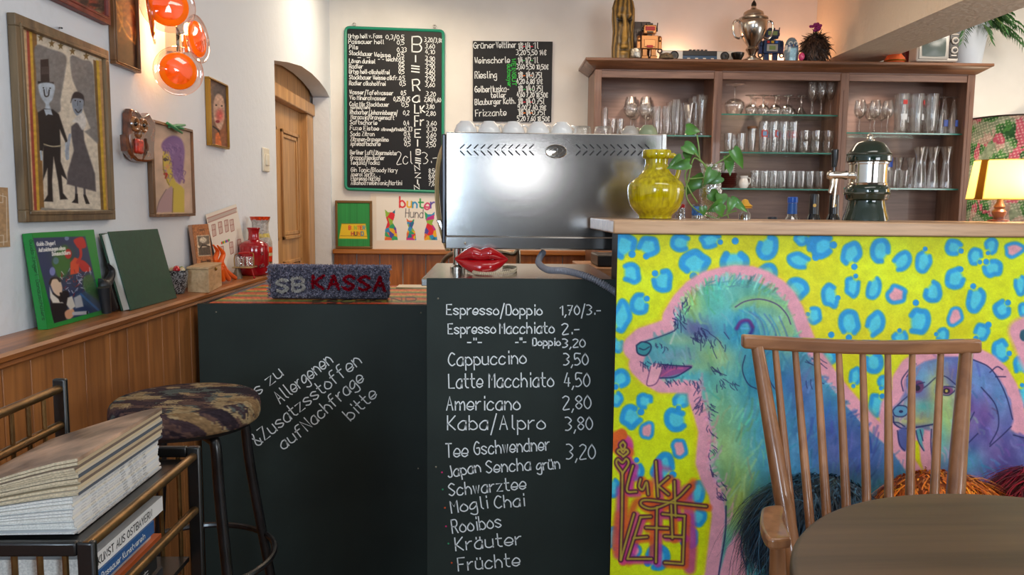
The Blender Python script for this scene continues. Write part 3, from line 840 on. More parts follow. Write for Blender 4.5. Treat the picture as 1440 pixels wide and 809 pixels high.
brush(dog2, 260, lambda x, y: 80 - (x - 1330) * .4, 16, 61)
mu.poly([(1255, 578), (1262, 571), (1274, 572), (1277, 580), (1270, 586), (1259, 585)], (96, 156, 190), 1, 1, True); mu.stroke([(1255, 578), (1262, 571), (1274, 572), (1277, 580), (1270, 586), (1259, 585), (1255, 578)], 1.6, INK); mu.ell(1267, 579, 3, 2, INK)
mu.stroke([(1256, 586), (1258, 596), (1270, 603), (1290, 601), (1312, 597)], 2, INK); mu.stroke([(1256, 594), (1264, 595), (1272, 600)], 1.5, INK)
mu.stroke([(1262, 570), (1280, 555), (1300, 545), (1318, 530), (1330, 530), (1345, 542)], 1.4, INK)
mu.ell(1291, 544, 8, 9, (110, 60, 110), 20); mu.ell(1290, 546, 4, 4, (36, 24, 50)); mu.stroke([(1285, 548), (1290, 541), (1300, 538)], 1.4, INK)
mu.ell(1330, 549, 11, 6, (130, 70, 120), 10); mu.ell(1331, 550, 5, 4, (40, 30, 50)); mu.ell(1331, 550, 2, 2, (200, 180, 90)); mu.stroke([(1320, 551), (1329, 544), (1344, 546), (1335, 556), (1322, 555)], 1.4, INK)
mu.poly([(1263, 606), (1275, 604), (1276, 630), (1270, 634), (1264, 624)], (84, 96, 160), 1.5, 1, True); mu.poly([(1288, 605), (1299, 604), (1297, 622), (1300, 634), (1291, 620)], (90, 170, 180), 1.2, 1, True)
for P in (((1262, 606), (1265, 625), (1272, 634)), ((1288, 606), (1292, 622), (1299, 634)), ((1294, 605), (1298, 620)), ((1310, 604), (1309, 625), (1311, 648)), ((1368, 506), (1390, 516), (1404, 534), (1416, 560), (1424, 590)), ((1392, 524), (1402, 516), (1410, 520)), ((1400, 530), (1414, 530)), ((1380, 545), (1400, 570), (1404, 600), (1392, 625)),
          ((1360, 600), (1370, 580)), ((1360, 625), (1375, 610)), ((1422, 600), (1410, 612), (1392, 628)), ((1270, 550), (1268, 535), (1278, 520)), ((1275, 530), (1288, 512)), ((1425, 612), (1440, 616))): mu.stroke(P, 1.5, INK)
# a third dog begins at the edge
d3 = [(1436, 466), (1450, 460), (1480, 470), (1530, 470), (1560, 560), (1480, 560), (1450, 500)]
mu.stroke(d3 + d3[:1], 36, PINK, 4, 1, False); mu.poly(d3, (70, 120, 140), 2); mu.ell(1440, 472, 6, 8, (40, 90, 110))
# the spray tag
for P in (((876, 618), (884, 690)), ((874, 690), (870, 780))): mu.stroke(P, 14, (206, 70, 150), 3, .85)
mu.ell(868, 622, 12, 16, (232, 104, 40)); mu.ell(880, 628, 11, 16, (226, 90, 150)); mu.ell(874, 612, 8, 9, (232, 104, 40))
mu.stroke([(966, 690), (972, 760), (970, 800)], 16, (206, 70, 150), 3, .85); mu.stroke([(975, 678), (955, 705), (930, 712), (900, 704), (890, 716), (884, 740)], 10, (230, 90, 50), 3, .8)
mu.stroke([(870, 725), (866, 770), (884, 790)], 12, (230, 90, 50), 3, .7); mu.stroke([(920, 715), (917, 780)], 9, (226, 80, 60), 2, .8); mu.stroke([(890, 665), (912, 690), (925, 660), (940, 660)], 7, (214, 70, 130), 3, .6)
ZT = lambda L: [(850 + x / 3.248, 560 + y / 3.248) for x, y in L]
TAGS = [((85, 200), (95, 215), (85, 235), (72, 215), (85, 200)), ((85, 265), (60, 245), (72, 235), (85, 250), (98, 235), (108, 248), (85, 268)), ((82, 340), (55, 300), (62, 280), (82, 295), (100, 278), (110, 300), (82, 345)), ((82, 340), (80, 540), (74, 740)), ((130, 310), (112, 370), (104, 425), (145, 428)), ((165, 370), (158, 405), (175, 418), (192, 385), (200, 440)),
        ((235, 290), (245, 450)), ((292, 362), (246, 402), (292, 440)), ((320, 380), (325, 540)), ((388, 402), (325, 462), (225, 505), (170, 490), (182, 466), (290, 476), (465, 495)), ((75, 740), (100, 650), (135, 530)), ((212, 542), (165, 545)), ((165, 545), (105, 735), (215, 735)), ((135, 640), (195, 635)), ((240, 500), (235, 750)), ((190, 592), (290, 596)),
        ((265, 530), (366, 540)), ((366, 540), (358, 758), (275, 752)), ((275, 632), (360, 636)), ((305, 490), (310, 640))]
for k, P in enumerate(TAGS): mu.stroke([(x + 3, y + 2) for x, y in ZT(P)], 11, [(214, 56, 150), (232, 92, 40)][k % 2], 2, .8, len(P) > 3)
for w, c in ((6.5, (74, 18, 56)), (2.9, (190, 170, 60))):
    for P in TAGS: mu.stroke(ZT(P), w, c, 1, 1, len(P) > 3)
mu.grain(.06, .12, 2); mu.grain(.05, .9, 4, 2)
mu.build('painted_front', SPRAY, mp_, 1.0)
# plain continuation of the yellow front beyond the camera's view
MB().box((visx, MY, MZ0), (MX1, MY + .003, MZ1)).build('painted_end', mat('yellow_paint', (218, 218, 40), .5), mp_)

# ================================================================ pictures on the left wall
CANV = vcol('painted_canvas', .6, 0, 0, .25)
PRINT = vcol('printed_paper', .55, 0, 0, .3)
A_ = lambda L: [(x / 4.044, y / 4.044) for x, y in L]
B_ = lambda L: [(x / 4.044, 180 + y / 4.044) for x, y in L]
C_ = lambda L: [(x / 4.044, 320 + y / 4.044) for x, y in L]


def wall_frame(name, label, cat, quad, fw, d, fmat, base, res=1.6, group=None):
    X = XW + d
    q = [at(x, y, X=X) for x, y in quad]
    y0, y1 = (q[0][1] + q[3][1]) / 2, (q[1][1] + q[2][1]) / 2
    z1, z0 = (q[0][2] + q[1][2]) / 2, (q[2][2] + q[3][2]) / 2
    t = thing(name, (XW, (y0 + y1) / 2, z0), label, cat, group)
    f = MB()
    for lo, hi in (((y0, z0), (y1, z0 + fw)), ((y0, z1 - fw), (y1, z1)), ((y0, z0 + fw), (y0 + fw, z1 - fw)), ((y1 - fw, z0 + fw), (y1, z1 - fw))):
        f.box((XW + .001, *lo), (X, *hi))
    e = fw * .35
    for lo, hi in (((y0 + fw * .6, z0 + fw * .6), (y1 - fw * .6, z0 + fw * .6 + e)), ((y0 + fw * .6, z1 - fw * .6 - e), (y1 - fw * .6, z1 - fw * .6)), ((y0 + fw * .6, z0 + fw * .6 + e), (y0 + fw * .6 + e, z1 - fw * .6 - e)), ((y1 - fw * .6 - e, z0 + fw * .6 + e), (y1 - fw * .6, z1 - fw * .6 - e))):
        f.box((X - .004, *lo), (X + .003, *hi))
    f.build('frame', fmat, t, bevel=.002)
    w = abs(quad[1][0] - quad[0][0]) * res; h = abs(quad[3][1] - quad[0][1]) * res
    g = fw * .75
    P = Paint((X - .008, y0 + g, z1 - g), (0, y1 - y0 - 2 * g, 0), (0, 0, -(z1 - z0 - 2 * g)), int(w * 1.3) + 4, int(h) + 4, base)
    return t, P


# the couple in black and grey
OLDW = wood('old_frame', (84, 68, 48), (128, 106, 76), 'z', .4, .1)
t, c = wall_frame('framed_painting', 'large framed painting of a couple, man in black top hat beside woman in grey dress', 'painting', ((20, 17), (152, 71), (164, 308), (38, 314)), .03, .022, OLDW, (206, 168, 122))
ins_ = A_([(165, 160), (545, 345)]) + B_([(590, 490), (235, 500)])
c.poly([A_([(140, 150)])[0], A_([(575, 340)])[0], B_([(622, 500)])[0], B_([(200, 505)])[0]], (210, 200, 184))
for (xa, xb, col) in ((128, 148, (204, 170, 128)), (148, 168, (160, 70, 56)), (164, 184, (204, 164, 60)), (180, 206, (134, 98, 56))):
    c.poly(A_([(xa, 140), (xb, 150)]) + B_([(xb + 48, 500), (xa + 48, 500)]), col)
for (xa, xb, col) in ((530, 552, (120, 92, 56)), (546, 566, (208, 170, 62)), (562, 580, (196, 150, 104))):
    c.poly(A_([(xa, 340), (xb, 348)]) + B_([(xb + 46, 500), (xa + 46, 500)]), col)
GR = (126, 124, 124)
c.poly(A_([(200, 262), (290, 280), (372, 315), (372, 400), (345, 560), (335, 640), (215, 640), (205, 420)]), GR, 1.2, 1, True)
c.poly(A_([(402, 320), (470, 340), (527, 370), (540, 560), (556, 790), (520, 740), (480, 640), (440, 520), (410, 440)]), GR, 1.2, 1, True)
c.poly(B_([(480, 20), (520, 0), (560, 60), (556, 90)]), GR, 1.2)
c.poly(B_([(205, 500), (238, 452), (340, 462), (480, 458), (580, 466), (606, 492)]), (140, 136, 130), 1)
for x, y in ((232, 215), (294, 248), (345, 262), (412, 292), (490, 320)):
    q = A_([(x, y)])[0]; c.poly([(q[0] + 4.6 * math.cos(R(k * 36 - 90)) * (1 if k % 2 == 0 else .45), q[1] + 6 * math.sin(R(k * 36 - 90)) * (1 if k % 2 == 0 else .45)) for k in range(10)], (122, 98, 58), .6)
for x in (285, 330, 370, 408, 452, 490, 528):
    for k in (-1, 0, 1): c.stroke(B_([(x, 500), (x + k * 10, 478)]), 1.6, (150, 110, 50))
K = (36, 32, 34)
c.poly(A_([(230, 340), (275, 335), (282, 470), (232, 470)]), (48, 38, 40)); c.poly(A_([(215, 462), (305, 468), (305, 480), (215, 476)]), K); c.poly(A_([(235, 380), (278, 378), (280, 420), (236, 425)]), (70, 60, 62))
c.poly(A_([(222, 478), (308, 480), (300, 560), (280, 590), (290, 625), (258, 620), (258, 590), (232, 550)]), (176, 190, 206), 1, 1, True)
c.stroke(A_([(250, 510), (256, 545), (274, 545), (280, 512)]), 1.6, K); c.ell(*A_([(247, 500)])[0], 1.3, 1, K); c.ell(*A_([(285, 502)])[0], 1.3, 1, K); c.stroke(A_([(262, 500), (268, 530)]), 1, (120, 130, 150))
c.poly(A_([(215, 640), (250, 618), (300, 622), (335, 650), (384, 800)]) + B_([(384, 80), (374, 84), (340, 10), (345, 105), (250, 100), (244, 130), (226, 132), (222, 20)]), K, 1)
c.poly(A_([(250, 622), (290, 622), (300, 655), (275, 650), (262, 658)]), (176, 190, 206))
c.poly(B_([(246, 100), (345, 108), (345, 190), (384, 298), (350, 270), (358, 370), (385, 405), (342, 408), (330, 300), (305, 165), (296, 300), (302, 420), (248, 418), (272, 380), (270, 230), (245, 296)]), K, 1)
c.stroke(B_([(250, 92), (300, 106), (345, 100)]), 1.3, (190, 180, 150)); c.stroke(B_([(380, 90), (384, 170), (378, 130)]), 5, (170, 186, 204)); c.stroke(B_([(232, 134), (236, 180)]), 3, (170, 186, 204))
DG = (84, 80, 86)
c.poly(A_([(405, 720), (440, 690), (470, 700), (480, 800)]) + B_([(485, 90), (540, 260), (546, 362), (380, 320), (385, 250), (420, 130), (405, 40)]), DG, 1.2)
c.poly(A_([(402, 585), (415, 535), (440, 522), (475, 545), (478, 600), (470, 570), (420, 562)]), (46, 40, 46), 1, 1, True)
c.poly(A_([(408, 580), (420, 560), (470, 566), (474, 600), (462, 650), (440, 660), (418, 630)]), (128, 140, 156), 1, 1, True); c.stroke(A_([(428, 622), (445, 640), (462, 625)]), 1.2, K)
c.ell(*A_([(428, 572)])[0], 1.2, .9, K); c.ell(*A_([(456, 578)])[0], 1.2, .9, K); c.stroke(A_([(442, 575), (440, 600)]), 1, (70, 76, 90))
c.poly(A_([(412, 690), (470, 640), (490, 700), (470, 740), (440, 700)]), (206, 204, 202), 1.2, 1, True)
c.stroke(B_([(398, 40), (384, 120), (382, 175)]), 4, (150, 160, 176))
for x in (432, 480): c.stroke(B_([(x, 330), (x + 2, 390)]), 3, DG)
c.poly(B_([(428, 375), (442, 375), (445, 430), (408, 424), (425, 405)]), K); c.poly(B_([(474, 380), (488, 380), (510, 432), (488, 432), (480, 405)]), K)
c.grain(.12, .25, 3)
c.build('painting', CANV, t, .95)
MB().tube([at(84, 39, X=XW + .0), at(87, 39.5, X=XW + .03)], .0025, 6).build('nail', DARKM, t)

# small frames above
t, c = wall_frame('framed_painting', 'dark red framed painting cut off by the top of the view above the couple picture', 'painting', ((62, -66), (154, -54), (155, 32), (70, -2)), .022, .025, mat('red_frame', (120, 52, 44), .5, noise=.3, nscale=20), (84, 62, 50))
for k in range(60): c.ell(60 + RNG.random() * 100, -60 + RNG.random() * 90, 3 + RNG.random() * 7, 2 + RNG.random() * 5, [(60, 44, 40), (150, 120, 84), (120, 70, 50), (96, 90, 70), (130, 60, 44)][k % 5], RNG.random() * 90, .4)
c.grain(.3, .4, 6); c.build('painting', CANV, t)
t, c = wall_frame('framed_painting', 'narrow dark brown portrait in thin wooden frame beside the orange glass lamp', 'painting', ((157, -50), (192, -36), (201, 103), (164, 91)), .011, .02, wood('brown_frame', (100, 66, 36), (140, 96, 54), 'z', .4), (66, 42, 26))
c.blob(178, 20, 16, 26, (170, 104, 44), .8); c.blob(185, 45, 8, 14, (150, 84, 40), .7); c.blob(172, 5, 10, 14, (190, 130, 66), .6); c.blob(180, 80, 30, 22, (40, 26, 18), .9)
for P in (((166, 20), (176, 45), (190, 62)), ((184, 8), (192, 30), (190, 60)), ((170, 8), (172, 30), (168, 44)), ((178, 30), (184, 40), (186, 56)), ((162, 0), (170, 20))): c.stroke(P, 2, (196, 140, 60), 1, .8)
c.grain(.35, .2, 5); c.build('painting', CANV, t)

# purple-haired lady
t, c = wall_frame('framed_painting', 'framed drawing of a yellow lady in profile with curly purple hair', 'painting', ((213, 167), (272, 183), (275, 304), (217, 305)), .011, .02, wood('brown_frame2', (96, 66, 42), (146, 104, 66), 'z', .4), (204, 178, 158))
c.grain(.1, .08, 2)
hair = B_([(925, 80), (960, 50), (1000, 45), (1035, 70), (1050, 130), (1046, 200), (1040, 260), (1025, 315), (1005, 300), (985, 270), (975, 200), (960, 140), (935, 130), (918, 110)])
c.poly(B_([(928, 130), (960, 135), (980, 200), (985, 280), (1000, 310), (1030, 330), (1048, 350), (1048, 480), (980, 480), (930, 478), (945, 380), (965, 330), (948, 310), (945, 285), (932, 260), (926, 235)]), (206, 188, 86), 1)
c.poly(B_([(948, 350), (975, 330), (985, 345), (984, 480), (890, 480), (905, 420)]), (180, 152, 158), 1)
c.poly(hair, (134, 104, 156), 1.5, 1, True)
for k in range(46):
    x, y = 925 + RNG.random() * 120, 60 + RNG.random() * 230; q = B_([(x, y)])[0]
    c.stroke([q, (q[0] + 3, q[1] + 2), (q[0] + 2, q[1] + 6)], 1.3, [(104, 76, 134), (160, 130, 178)][k % 2], .7, .7)
c.stroke(B_([(935, 262), (948, 262), (942, 284)]), 2.6, (176, 40, 44)); c.stroke(B_([(930, 180), (940, 172), (952, 182)]), 1.6, (60, 50, 60)); c.ell(*B_([(940, 184)])[0], 2, 1.5, (70, 60, 70)); c.blob(*B_([(952, 220)])[0], 3, 4, (220, 140, 120), .7)
c.stroke(B_([(926, 160), (930, 235), (946, 290), (962, 325)]), .9, (120, 100, 50)); c.stroke(B_([(985, 345), (980, 480)]), 1, (130, 110, 60)); c.stroke(B_([(945, 350), (905, 420), (890, 480)]), 1, (120, 100, 110))
c.build('drawing', CANV, t)
cl = MB(); p0 = at(238, 176, X=XW + .03)
for (xa, ya), (xb, yb) in (((235, 173), (256, 187)), ((238, 178), (260, 176)), ((247, 178), (258, 181))):
    cl.tube([at(xa, ya, X=XW + .026), at((xa + xb) / 2, (ya + yb) / 2, X=XW + .034), at(xb, yb, X=XW + .03)], [.005, .007, .004], 8)
tag(cl.build('hair_clip', mat('green_plastic', (58, 140, 92), .35)), 'green plastic clip on the top edge of the purple-haired lady drawing', 'clip')

t, c = wall_frame('framed_painting', 'small gold framed portrait of a red-cheeked face near the arched door', 'painting', ((296, 108), (323, 121), (321, 209), (295, 205)), .008, .02, mat('gilt', (168, 128, 54), .35, .7), (120, 96, 84))
c.blob(312, 190, 12, 26, (150, 90, 60), .9); c.poly([(300, 128), (306, 118), (318, 122), (323, 150), (322, 200), (316, 160), (306, 150)], (92, 80, 78), 1.5, .9, True)
c.poly([(301, 142), (306, 132), (314, 138), (316, 160), (311, 182), (304, 176), (300, 160)], (196, 160, 140), 1, 1, True); c.ell(309, 162, 5, 8, (206, 96, 90), 0, .5); c.ell(306, 171, 3, 2, (150, 40, 50))
c.stroke([(300, 178), (308, 186), (306, 205)], 2, (30, 26, 30)); c.ell(304, 148, 1.5, 1, K); c.ell(312, 149, 1.5, 1, K); c.poly([(303, 188), (308, 186), (312, 205), (303, 205)], (206, 110, 60)); c.grain(.2, .3, 8)
c.build('painting', CANV, t)
# tan paper at the edge of view
c = Paint(at(-22, 264, X=XW + .002), (0, 1, 0), (0, 0, -1), 60, 90, (176, 144, 108))
q = [at(x, y, X=XW + .002) for x, y in ((-30, 262), (11, 264), (14, 348), (-26, 350))]
c = Paint(q[0], q[1] - q[0], q[3] - q[0], 60, 100, (176, 144, 108)); c.grain(.12, .3)
for P in (((-20, 270), (9, 277), (10, 340), (-20, 343)), ((-20, 285), (4, 285), (4, 272)), ((-20, 333), (5, 331), (5, 345))): c.stroke(P, .9, (226, 214, 196), .4, 1, False)
tag(c.build('paper_print', PRINT), 'tan paper print with thin white line border, cut by the view edge', 'print')

# ceramic owl plaque
CER = mat('brown_glaze', (104, 58, 36), .18, noise=.5, nscale=30, coat=.6)
CERL = mat('tan_glaze', (150, 100, 62), .2, noise=.4, nscale=30, coat=.5)
t = thing('owl_plaque', at(188, 228, X=XW), 'brown glazed ceramic owl plaque with red belly on the white wall', 'wall plaque')
b = MB()
out = A_([(690, 640), (700, 618), (740, 632), (760, 660), (800, 640), (815, 668), (838, 690), (838, 760)]) + B_([(832, 90), (828, 185), (790, 196), (735, 190), (700, 160), (690, 60)])
b.prism([at(x, y, X=XW + .001) for x, y in out], (.03, 0, 0)); b.build('plaque_body', CER, t, bevel=.008, seg=3)
ex = orient((1, -.15, 0))
for x, y in ((768, 705), (816, 714)):
    q = at(x / 4.044, y / 4.044, X=XW + .034)
    e = MB().torus(q, .018, .006, 20, 8, ex).torus(q, .009, .003, 14, 6, ex).build('eye', CERL, t)
    MB().ball(q, .008, 12, 8).build('pupil', mat('dark_glaze', (28, 20, 18), .15, coat=.5), e)
MB().ball(at(790, 0, X=XW + .03) * 0 + at(792 / 4.044, 760 / 4.044, X=XW + .034), (.01, .008, .016), 10, 8).build('beak', CERL, t)
q0 = at(194, 206, X=XW + .03)
MB().box(q0 - [.006, .027, .024], q0 + [.01, .027, .024]).build('red_belly', mat('red_glaze', (200, 44, 20), .4, noise=.4, nscale=60, coat=.2), t, bevel=.008, seg=3)
w = MB().tube([at(174, 190, X=XW + .03), at(176, 210, X=XW + .034), at(184, 222, X=XW + .03)], [.012, .014, .006], 8).build('wing', CER, t)
w = MB().tube([at(204, 195, X=XW + .03), at(206, 210, X=XW + .03), at(200, 224, X=XW + .028)], [.006, .008, .005], 8)
w.build('wing', CER, t)

# orange glass disc wall lamp
ORG = bpy.data.materials.new('orange_glass'); ORG.use_nodes = True
nt = ORG.node_tree; bs = nt.nodes['Principled BSDF']; bs.inputs['Base Color'].default_value = L4((255, 158, 24)); bs.inputs['Roughness'].default_value = .15
tr_ = nt.nodes.new('ShaderNodeBsdfTranslucent'); tr_.inputs[0].default_value = L4((255, 176, 50))
mx_ = nt.nodes.new('ShaderNodeMixShader'); mx_.inputs[0].default_value = .65
nt.links.new(bs.outputs[0], mx_.inputs[1]); nt.links.new(tr_.outputs[0], mx_.inputs[2]); nt.links.new(mx_.outputs[0], nt.nodes['Material Output'].inputs['Surface'])
CLR = glass('pink_clear_glass', (255, 226, 214), .1, .7, .05)
lp = at(240, 60, X=XW)
t = thing('wall_lamp', lp, 'lit wall lamp of overlapping clear and orange glass discs above the owl', 'lamp')
for (x, y, X, r, nrm) in ((236, 8, -1.05, .085, (.5, -.86, 0)), (278, 55, -1.03, .082, (1, -.12, .05)), (251, 100, -1.05, .08, (.55, -.83, -.1)), (212, 26, -1.10, .08, (.8, .3, .1))):
    M = orient(nrm); c0 = at(x, y, X=X)
    g = MB().shell([(.0, .012), (r * .45, .009), (r * .8, -.002), (r * .82, 0), (r, .003), (r * 1.01, .0), (r * .98, -.004)], (0, 0, 0), 40)
    g2 = MB(); g2.add(np.vstack(g.v) @ M.T + c0, g.f); dd = g2.build('clear_disc', CLR, t)
    g = MB().lathe([(0, .009), (r * .3, .0085), (r * .55, .006), (r * .74, .001), (r * .76, -.003), (r * .7, -.006), (0, -.004)], (0, 0, 0), 36, M)
    g2 = MB(); g2.add(np.vstack(g.v) + c0, g.f); g2.build('orange_lens', ORG, dd)
br = MB(); br.box(lp + np.array([0, -.05, -.04]), lp + np.array([.04, .03, .09])); br.tube([lp + np.array([.03, -.04, -.12]), lp + np.array([.03, -.04, .16])], .004, 6); br.tube([lp + np.array([.03, 0, .03]), lp + np.array([.12, .03, .03])], .008, 8)
for x, y, X in ((236, 8, -1.05), (278, 55, -1.03), (251, 100, -1.05)): br.tube([lp + np.array([.04, 0, .02]), at(x, y, X=X) - np.array([.012, -.01, 0])], .004, 6)
br.build('bracket', CHROME, t)
so = MB(); bq = at(259, 62, X=-1.09); so.lathe([(.014, -.03), (.016, 0), (.014, .03), (.008, .035)], bq, 14); so.build('lamp_socket', CHROME, t)
bb_ = at(263, 40, X=-1.09)
MB().ball(bb_, (.011, .011, .02), 12, 8).build('bulb', mat('lit_bulb', (255, 220, 150), .3, emit=(255, 196, 110), es=40), t)
b2 = at(240, 30, X=-1.11)
MB().ball(b2, (.01, .01, .016), 12, 8).build('bulb', mat('lit_bulb'), t)
point('lamp_light', bb_ + np.array([0.002, 0.0, .028]), 1.0, (1, .62, .3), .015); point('lamp_light', b2 + np.array([0.003, .0, -.03]), 1.2, (1, .5, .2), .015)
point('lamp_light', at(240, 82, X=-1.11), .7, (1, .5, .2), .015)


# ================================================================ things on the oak ledge
def plane3(BL, BR, TL):
    e1 = BR - BL; w = np.linalg.norm(e1); e1 /= w
    e2 = TL - BL; e2 -= e1 * np.dot(e1, e2); h = np.linalg.norm(e2); e2 /= h
    return e1, e2, np.cross(e1, e2), w, h          # e3 faces the viewer


def slab(mb, o, e1, e2, e3, w, h, t, a=(0, 0), back=0):
    o = o + e1 * a[0] + e2 * a[1] - e3 * back
    Q = np.array([o, o + e1 * w, o + e1 * w + e2 * h, o + e2 * h])
    mb.hexa(Q - e3 * t, Q); return mb


# green art book
BL, BR, TL = at(67, 464, X=-1.125), at(150, 436, X=-1.125), at(31, 328.5, X=-1.152)
BL[2] = BR[2] = ZL + .001
e1, e2, e3, w, h = plane3(BL, BR, TL)
t = thing('book', BL, 'bright green art book with a painted cover leaning on the ledge', 'book')
GRN = mat('green_board', (22, 128, 50), .4)
b = MB(); slab(b, BL, e1, e2, e3, w, h, .003, back=.001); slab(b, BL, e1, e2, e3, w, h, .003, back=.022); slab(b, BL, e1, e2, e3, .004, h, .025)
b.build('cover', GRN, t, bevel=.0015)
pg = MB(); slab(pg, BL, e1, e2, e3, w - .008, h - .008, .017, (.004, .004), .0045); pg.build('pages', mat('paper', (224, 220, 210), .8), t)
c = Paint(BL + e2 * h + e3 * .0006, e1 * w, -e2 * h, 190, 250, (26, 140, 56))
q = C_([(188, 60), (485, 50), (580, 470), (308, 545)])
c.poly(q, (40, 58, 96), .6)
keep = c.c.copy(); ii = inside(q, c.x, c.y)
c.blob(92, 372, 10, 16, (50, 104, 50), 1); c.blob(88, 355, 14, 8, (56, 100, 60), .9); c.poly(C_([(300, 180), (370, 100), (400, 180), (380, 260), (340, 290), (310, 240)]), (58, 112, 52), 2, 1, True)
c.poly(C_([(420, 70), (470, 55), (490, 110), (450, 120), (430, 100)]), (192, 44, 40), 1, 1, True); c.poly(C_([(440, 190), (480, 190), (520, 240), (470, 250)]), (188, 40, 40), 1, 1, True); c.poly(C_([(400, 200), (425, 170), (450, 180), (450, 260), (400, 270)]), (214, 76, 44), 1); c.ell(*C_([(388, 150)])[0], 5, 7, (182, 44, 38)); c.stroke(C_([(455, 110), (460, 160), (440, 200)]), 4, (190, 44, 40))
for k in range(90):
    x, y = 340 + RNG.random() * 180, 250 + RNG.random() * 130; q0 = C_([(x, y)])[0]
    c.stroke([q0, (q0[0] + RNG.normal() * 3, q0[1] + RNG.normal() * 4)], 1, [(196, 200, 214), (150, 160, 186), (150, 40, 40), (40, 46, 60)][k % 4], .4, .9)
c.poly(C_([(470, 300), (520, 270), (560, 380), (560, 440), (500, 400)]), (60, 104, 56), 2, .9, True); c.poly(C_([(430, 380), (480, 360), (580, 430), (580, 475), (440, 430)]), (60, 80, 110), 2, .9)
c.poly(C_([(420, 400), (460, 380), (475, 450), (430, 460)]), (170, 176, 186), 1); c.stroke(C_([(460, 380), (560, 470)]), 3, (60, 104, 156)); c.ell(*C_([(298, 250)])[0], 4, 6, (120, 130, 190)); c.ell(*C_([(380, 62)])[0], 3, 3, (110, 130, 170)); c.ell(*C_([(318, 190)])[0], 4, 5, (80, 120, 130))
c.poly(C_([(285, 390), (320, 370), (380, 360), (395, 400), (380, 470), (370, 535), (308, 545)]), (30, 26, 30), 1, 1, True); c.poly(C_([(282, 340), (300, 380), (360, 430), (300, 430), (285, 400)]), (226, 222, 214), 1)
c.poly(C_([(285, 300), (310, 285), (340, 300), (355, 350), (340, 390), (310, 375), (292, 340)]), (222, 196, 172), 1, 1, True); c.stroke(C_([(283, 320), (295, 292), (325, 288), (340, 305)]), 3, (40, 32, 30)); c.stroke(C_([(345, 375), (352, 400), (345, 420), (338, 400)]), 3, (30, 24, 24)); c.poly(C_([(370, 480), (410, 460), (425, 490), (400, 520), (375, 515)]), (206, 156, 124), 1, 1, True); c.poly(C_([(385, 400), (410, 390), (430, 450), (400, 470), (378, 440)]), (206, 204, 196), 1); c.stroke(C_([(420, 490), (495, 485)]), 5, (176, 182, 192)); c.ell(*C_([(497, 486)])[0], 1.4, 3, (40, 44, 50))
c.c[~ii] = keep[~ii]
for T, x0, y0, x1, y1 in (('Guido Zingerl', 210, 104, 314, 98), ('Aufzeichnungen eines', 222, 138, 372, 126), ('Donauschülers', 298, 160, 400, 152)):
    (x0, y0), (x1, y1) = C_([(x0, y0), (x1, y1)]); c.text(T, x0, y0, x1, y1, 5, (240, 240, 236), 1.05)
c.build('cover_art', vcol('book_jacket', .3, .3), t)
sp = MB(); fm = lambda x, y: BL + e1 * -.0006 + e2 * x - e3 * y
for P, sm in text_lines('Guido Zingerl  Donauschülers', h * .93 * 1000, -.9 * 10, h * .1 * 1000, -.9 * 10, 9): ribbon(sp, P / 1000 * [1, -1], .0012, fm, sm)
sp.build('spine_title', mat('dark_print', (10, 60, 24), .5), t, smooth=0)

# plain dark green book
BL, BR, TL = at(184, 437, Z=ZL + .001), at(249, 419, Z=ZL + .001), at(151, 326, X=-1.14)
e1, e2, e3, w, h = plane3(BL, BR, TL)
t = thing('book', BL, 'plain dark green hardcover book standing open-edged on the ledge', 'book')
DGB = mat('dark_green_board', (22, 70, 52), .45, noise=.1, nscale=60, bump=.1, bscale=300)
b = MB(); slab(b, BL, e1, e2, e3, w, h, .0035); b.build('front_cover', DGB, t, bevel=.0012)
b = MB(); slab(b, BL, e1, e2, e3, w, h, .0035, (-.004, 0), .024); slab(b, BL, e1, e2, e3, .004, h, .0275, (w - .004, 0)); b.build('back_cover', DGB, t, bevel=.0012)
pg = MB(); slab(pg, BL, e1, e2, e3, w - .012, h - .01, .0195, (.004, .005), .004); pg.build('pages', mat('paper', (224, 220, 210), .8), t)


def tentacle(name, label, m_, tubes, bodies):
    t = None
    b = MB()
    for P, X, r in tubes: b.tube(catmull([at(x, y, X=X + k) for (x, y), k in zip(P, np.linspace(0, 0, len(P)))], 6), np.interp(np.linspace(0, 1, 6 * (len(P) - 1) + 1), np.linspace(0, 1, len(r)), r), 10)
    for (x, y), X, r in bodies: b.ball(at(x, y, X=X), r, 14, 10)
    o = b.build(name, m_)
    dz = o.location.z - ZL; o.location.z = ZL
    return tag(o, label, 'figurine')


tentacle('rubber_figurine', 'black rubber figurine with a curling trunk between the two green books', mat('black_rubber', (30, 30, 33), .45),
         [([(152, 369), (157.5, 378), (156, 388), (149, 397), (140, 396)], -1.13, [.003, .008, .011, .015, .014]), ([(146, 398), (152, 415), (160, 432)], -1.125, [.018, .016, .013]), ([(146, 402), (148, 420), (150, 438)], -1.10, [.018, .015, .013]), ([(146, 400), (153, 416), (161, 432)], -1.13, [.016, .014, .012])], [((146, 400), -1.125, .02)])
tentacle('rubber_figurine', 'orange plastic figurine with two curved horns behind the small wooden box', mat('orange_plastic', (232, 98, 22), .35),
         [([(300, 352), (306, 361), (303, 372), (308, 384), (314, 392)], -1.135, [.003, .009, .011, .014, .014]), ([(306, 353), (314, 364), (311, 376), (316, 388), (319, 396)], -1.115, [.003, .010, .012, .015, .014]), ([(314, 386), (322, 392), (331, 398)], -1.10, [.014, .011, .009]), ([(312, 386), (317, 394), (322, 400)], -1.085, [.014, .011, .010]), ([(310, 386), (312, 394), (314, 402)], -1.08, [.014, .011, .010])], [((312, 386), -1.11, .017)])


def pl(prof, s, yb):
    return [(r * s, (yb - y) * s) for y, r in prof]


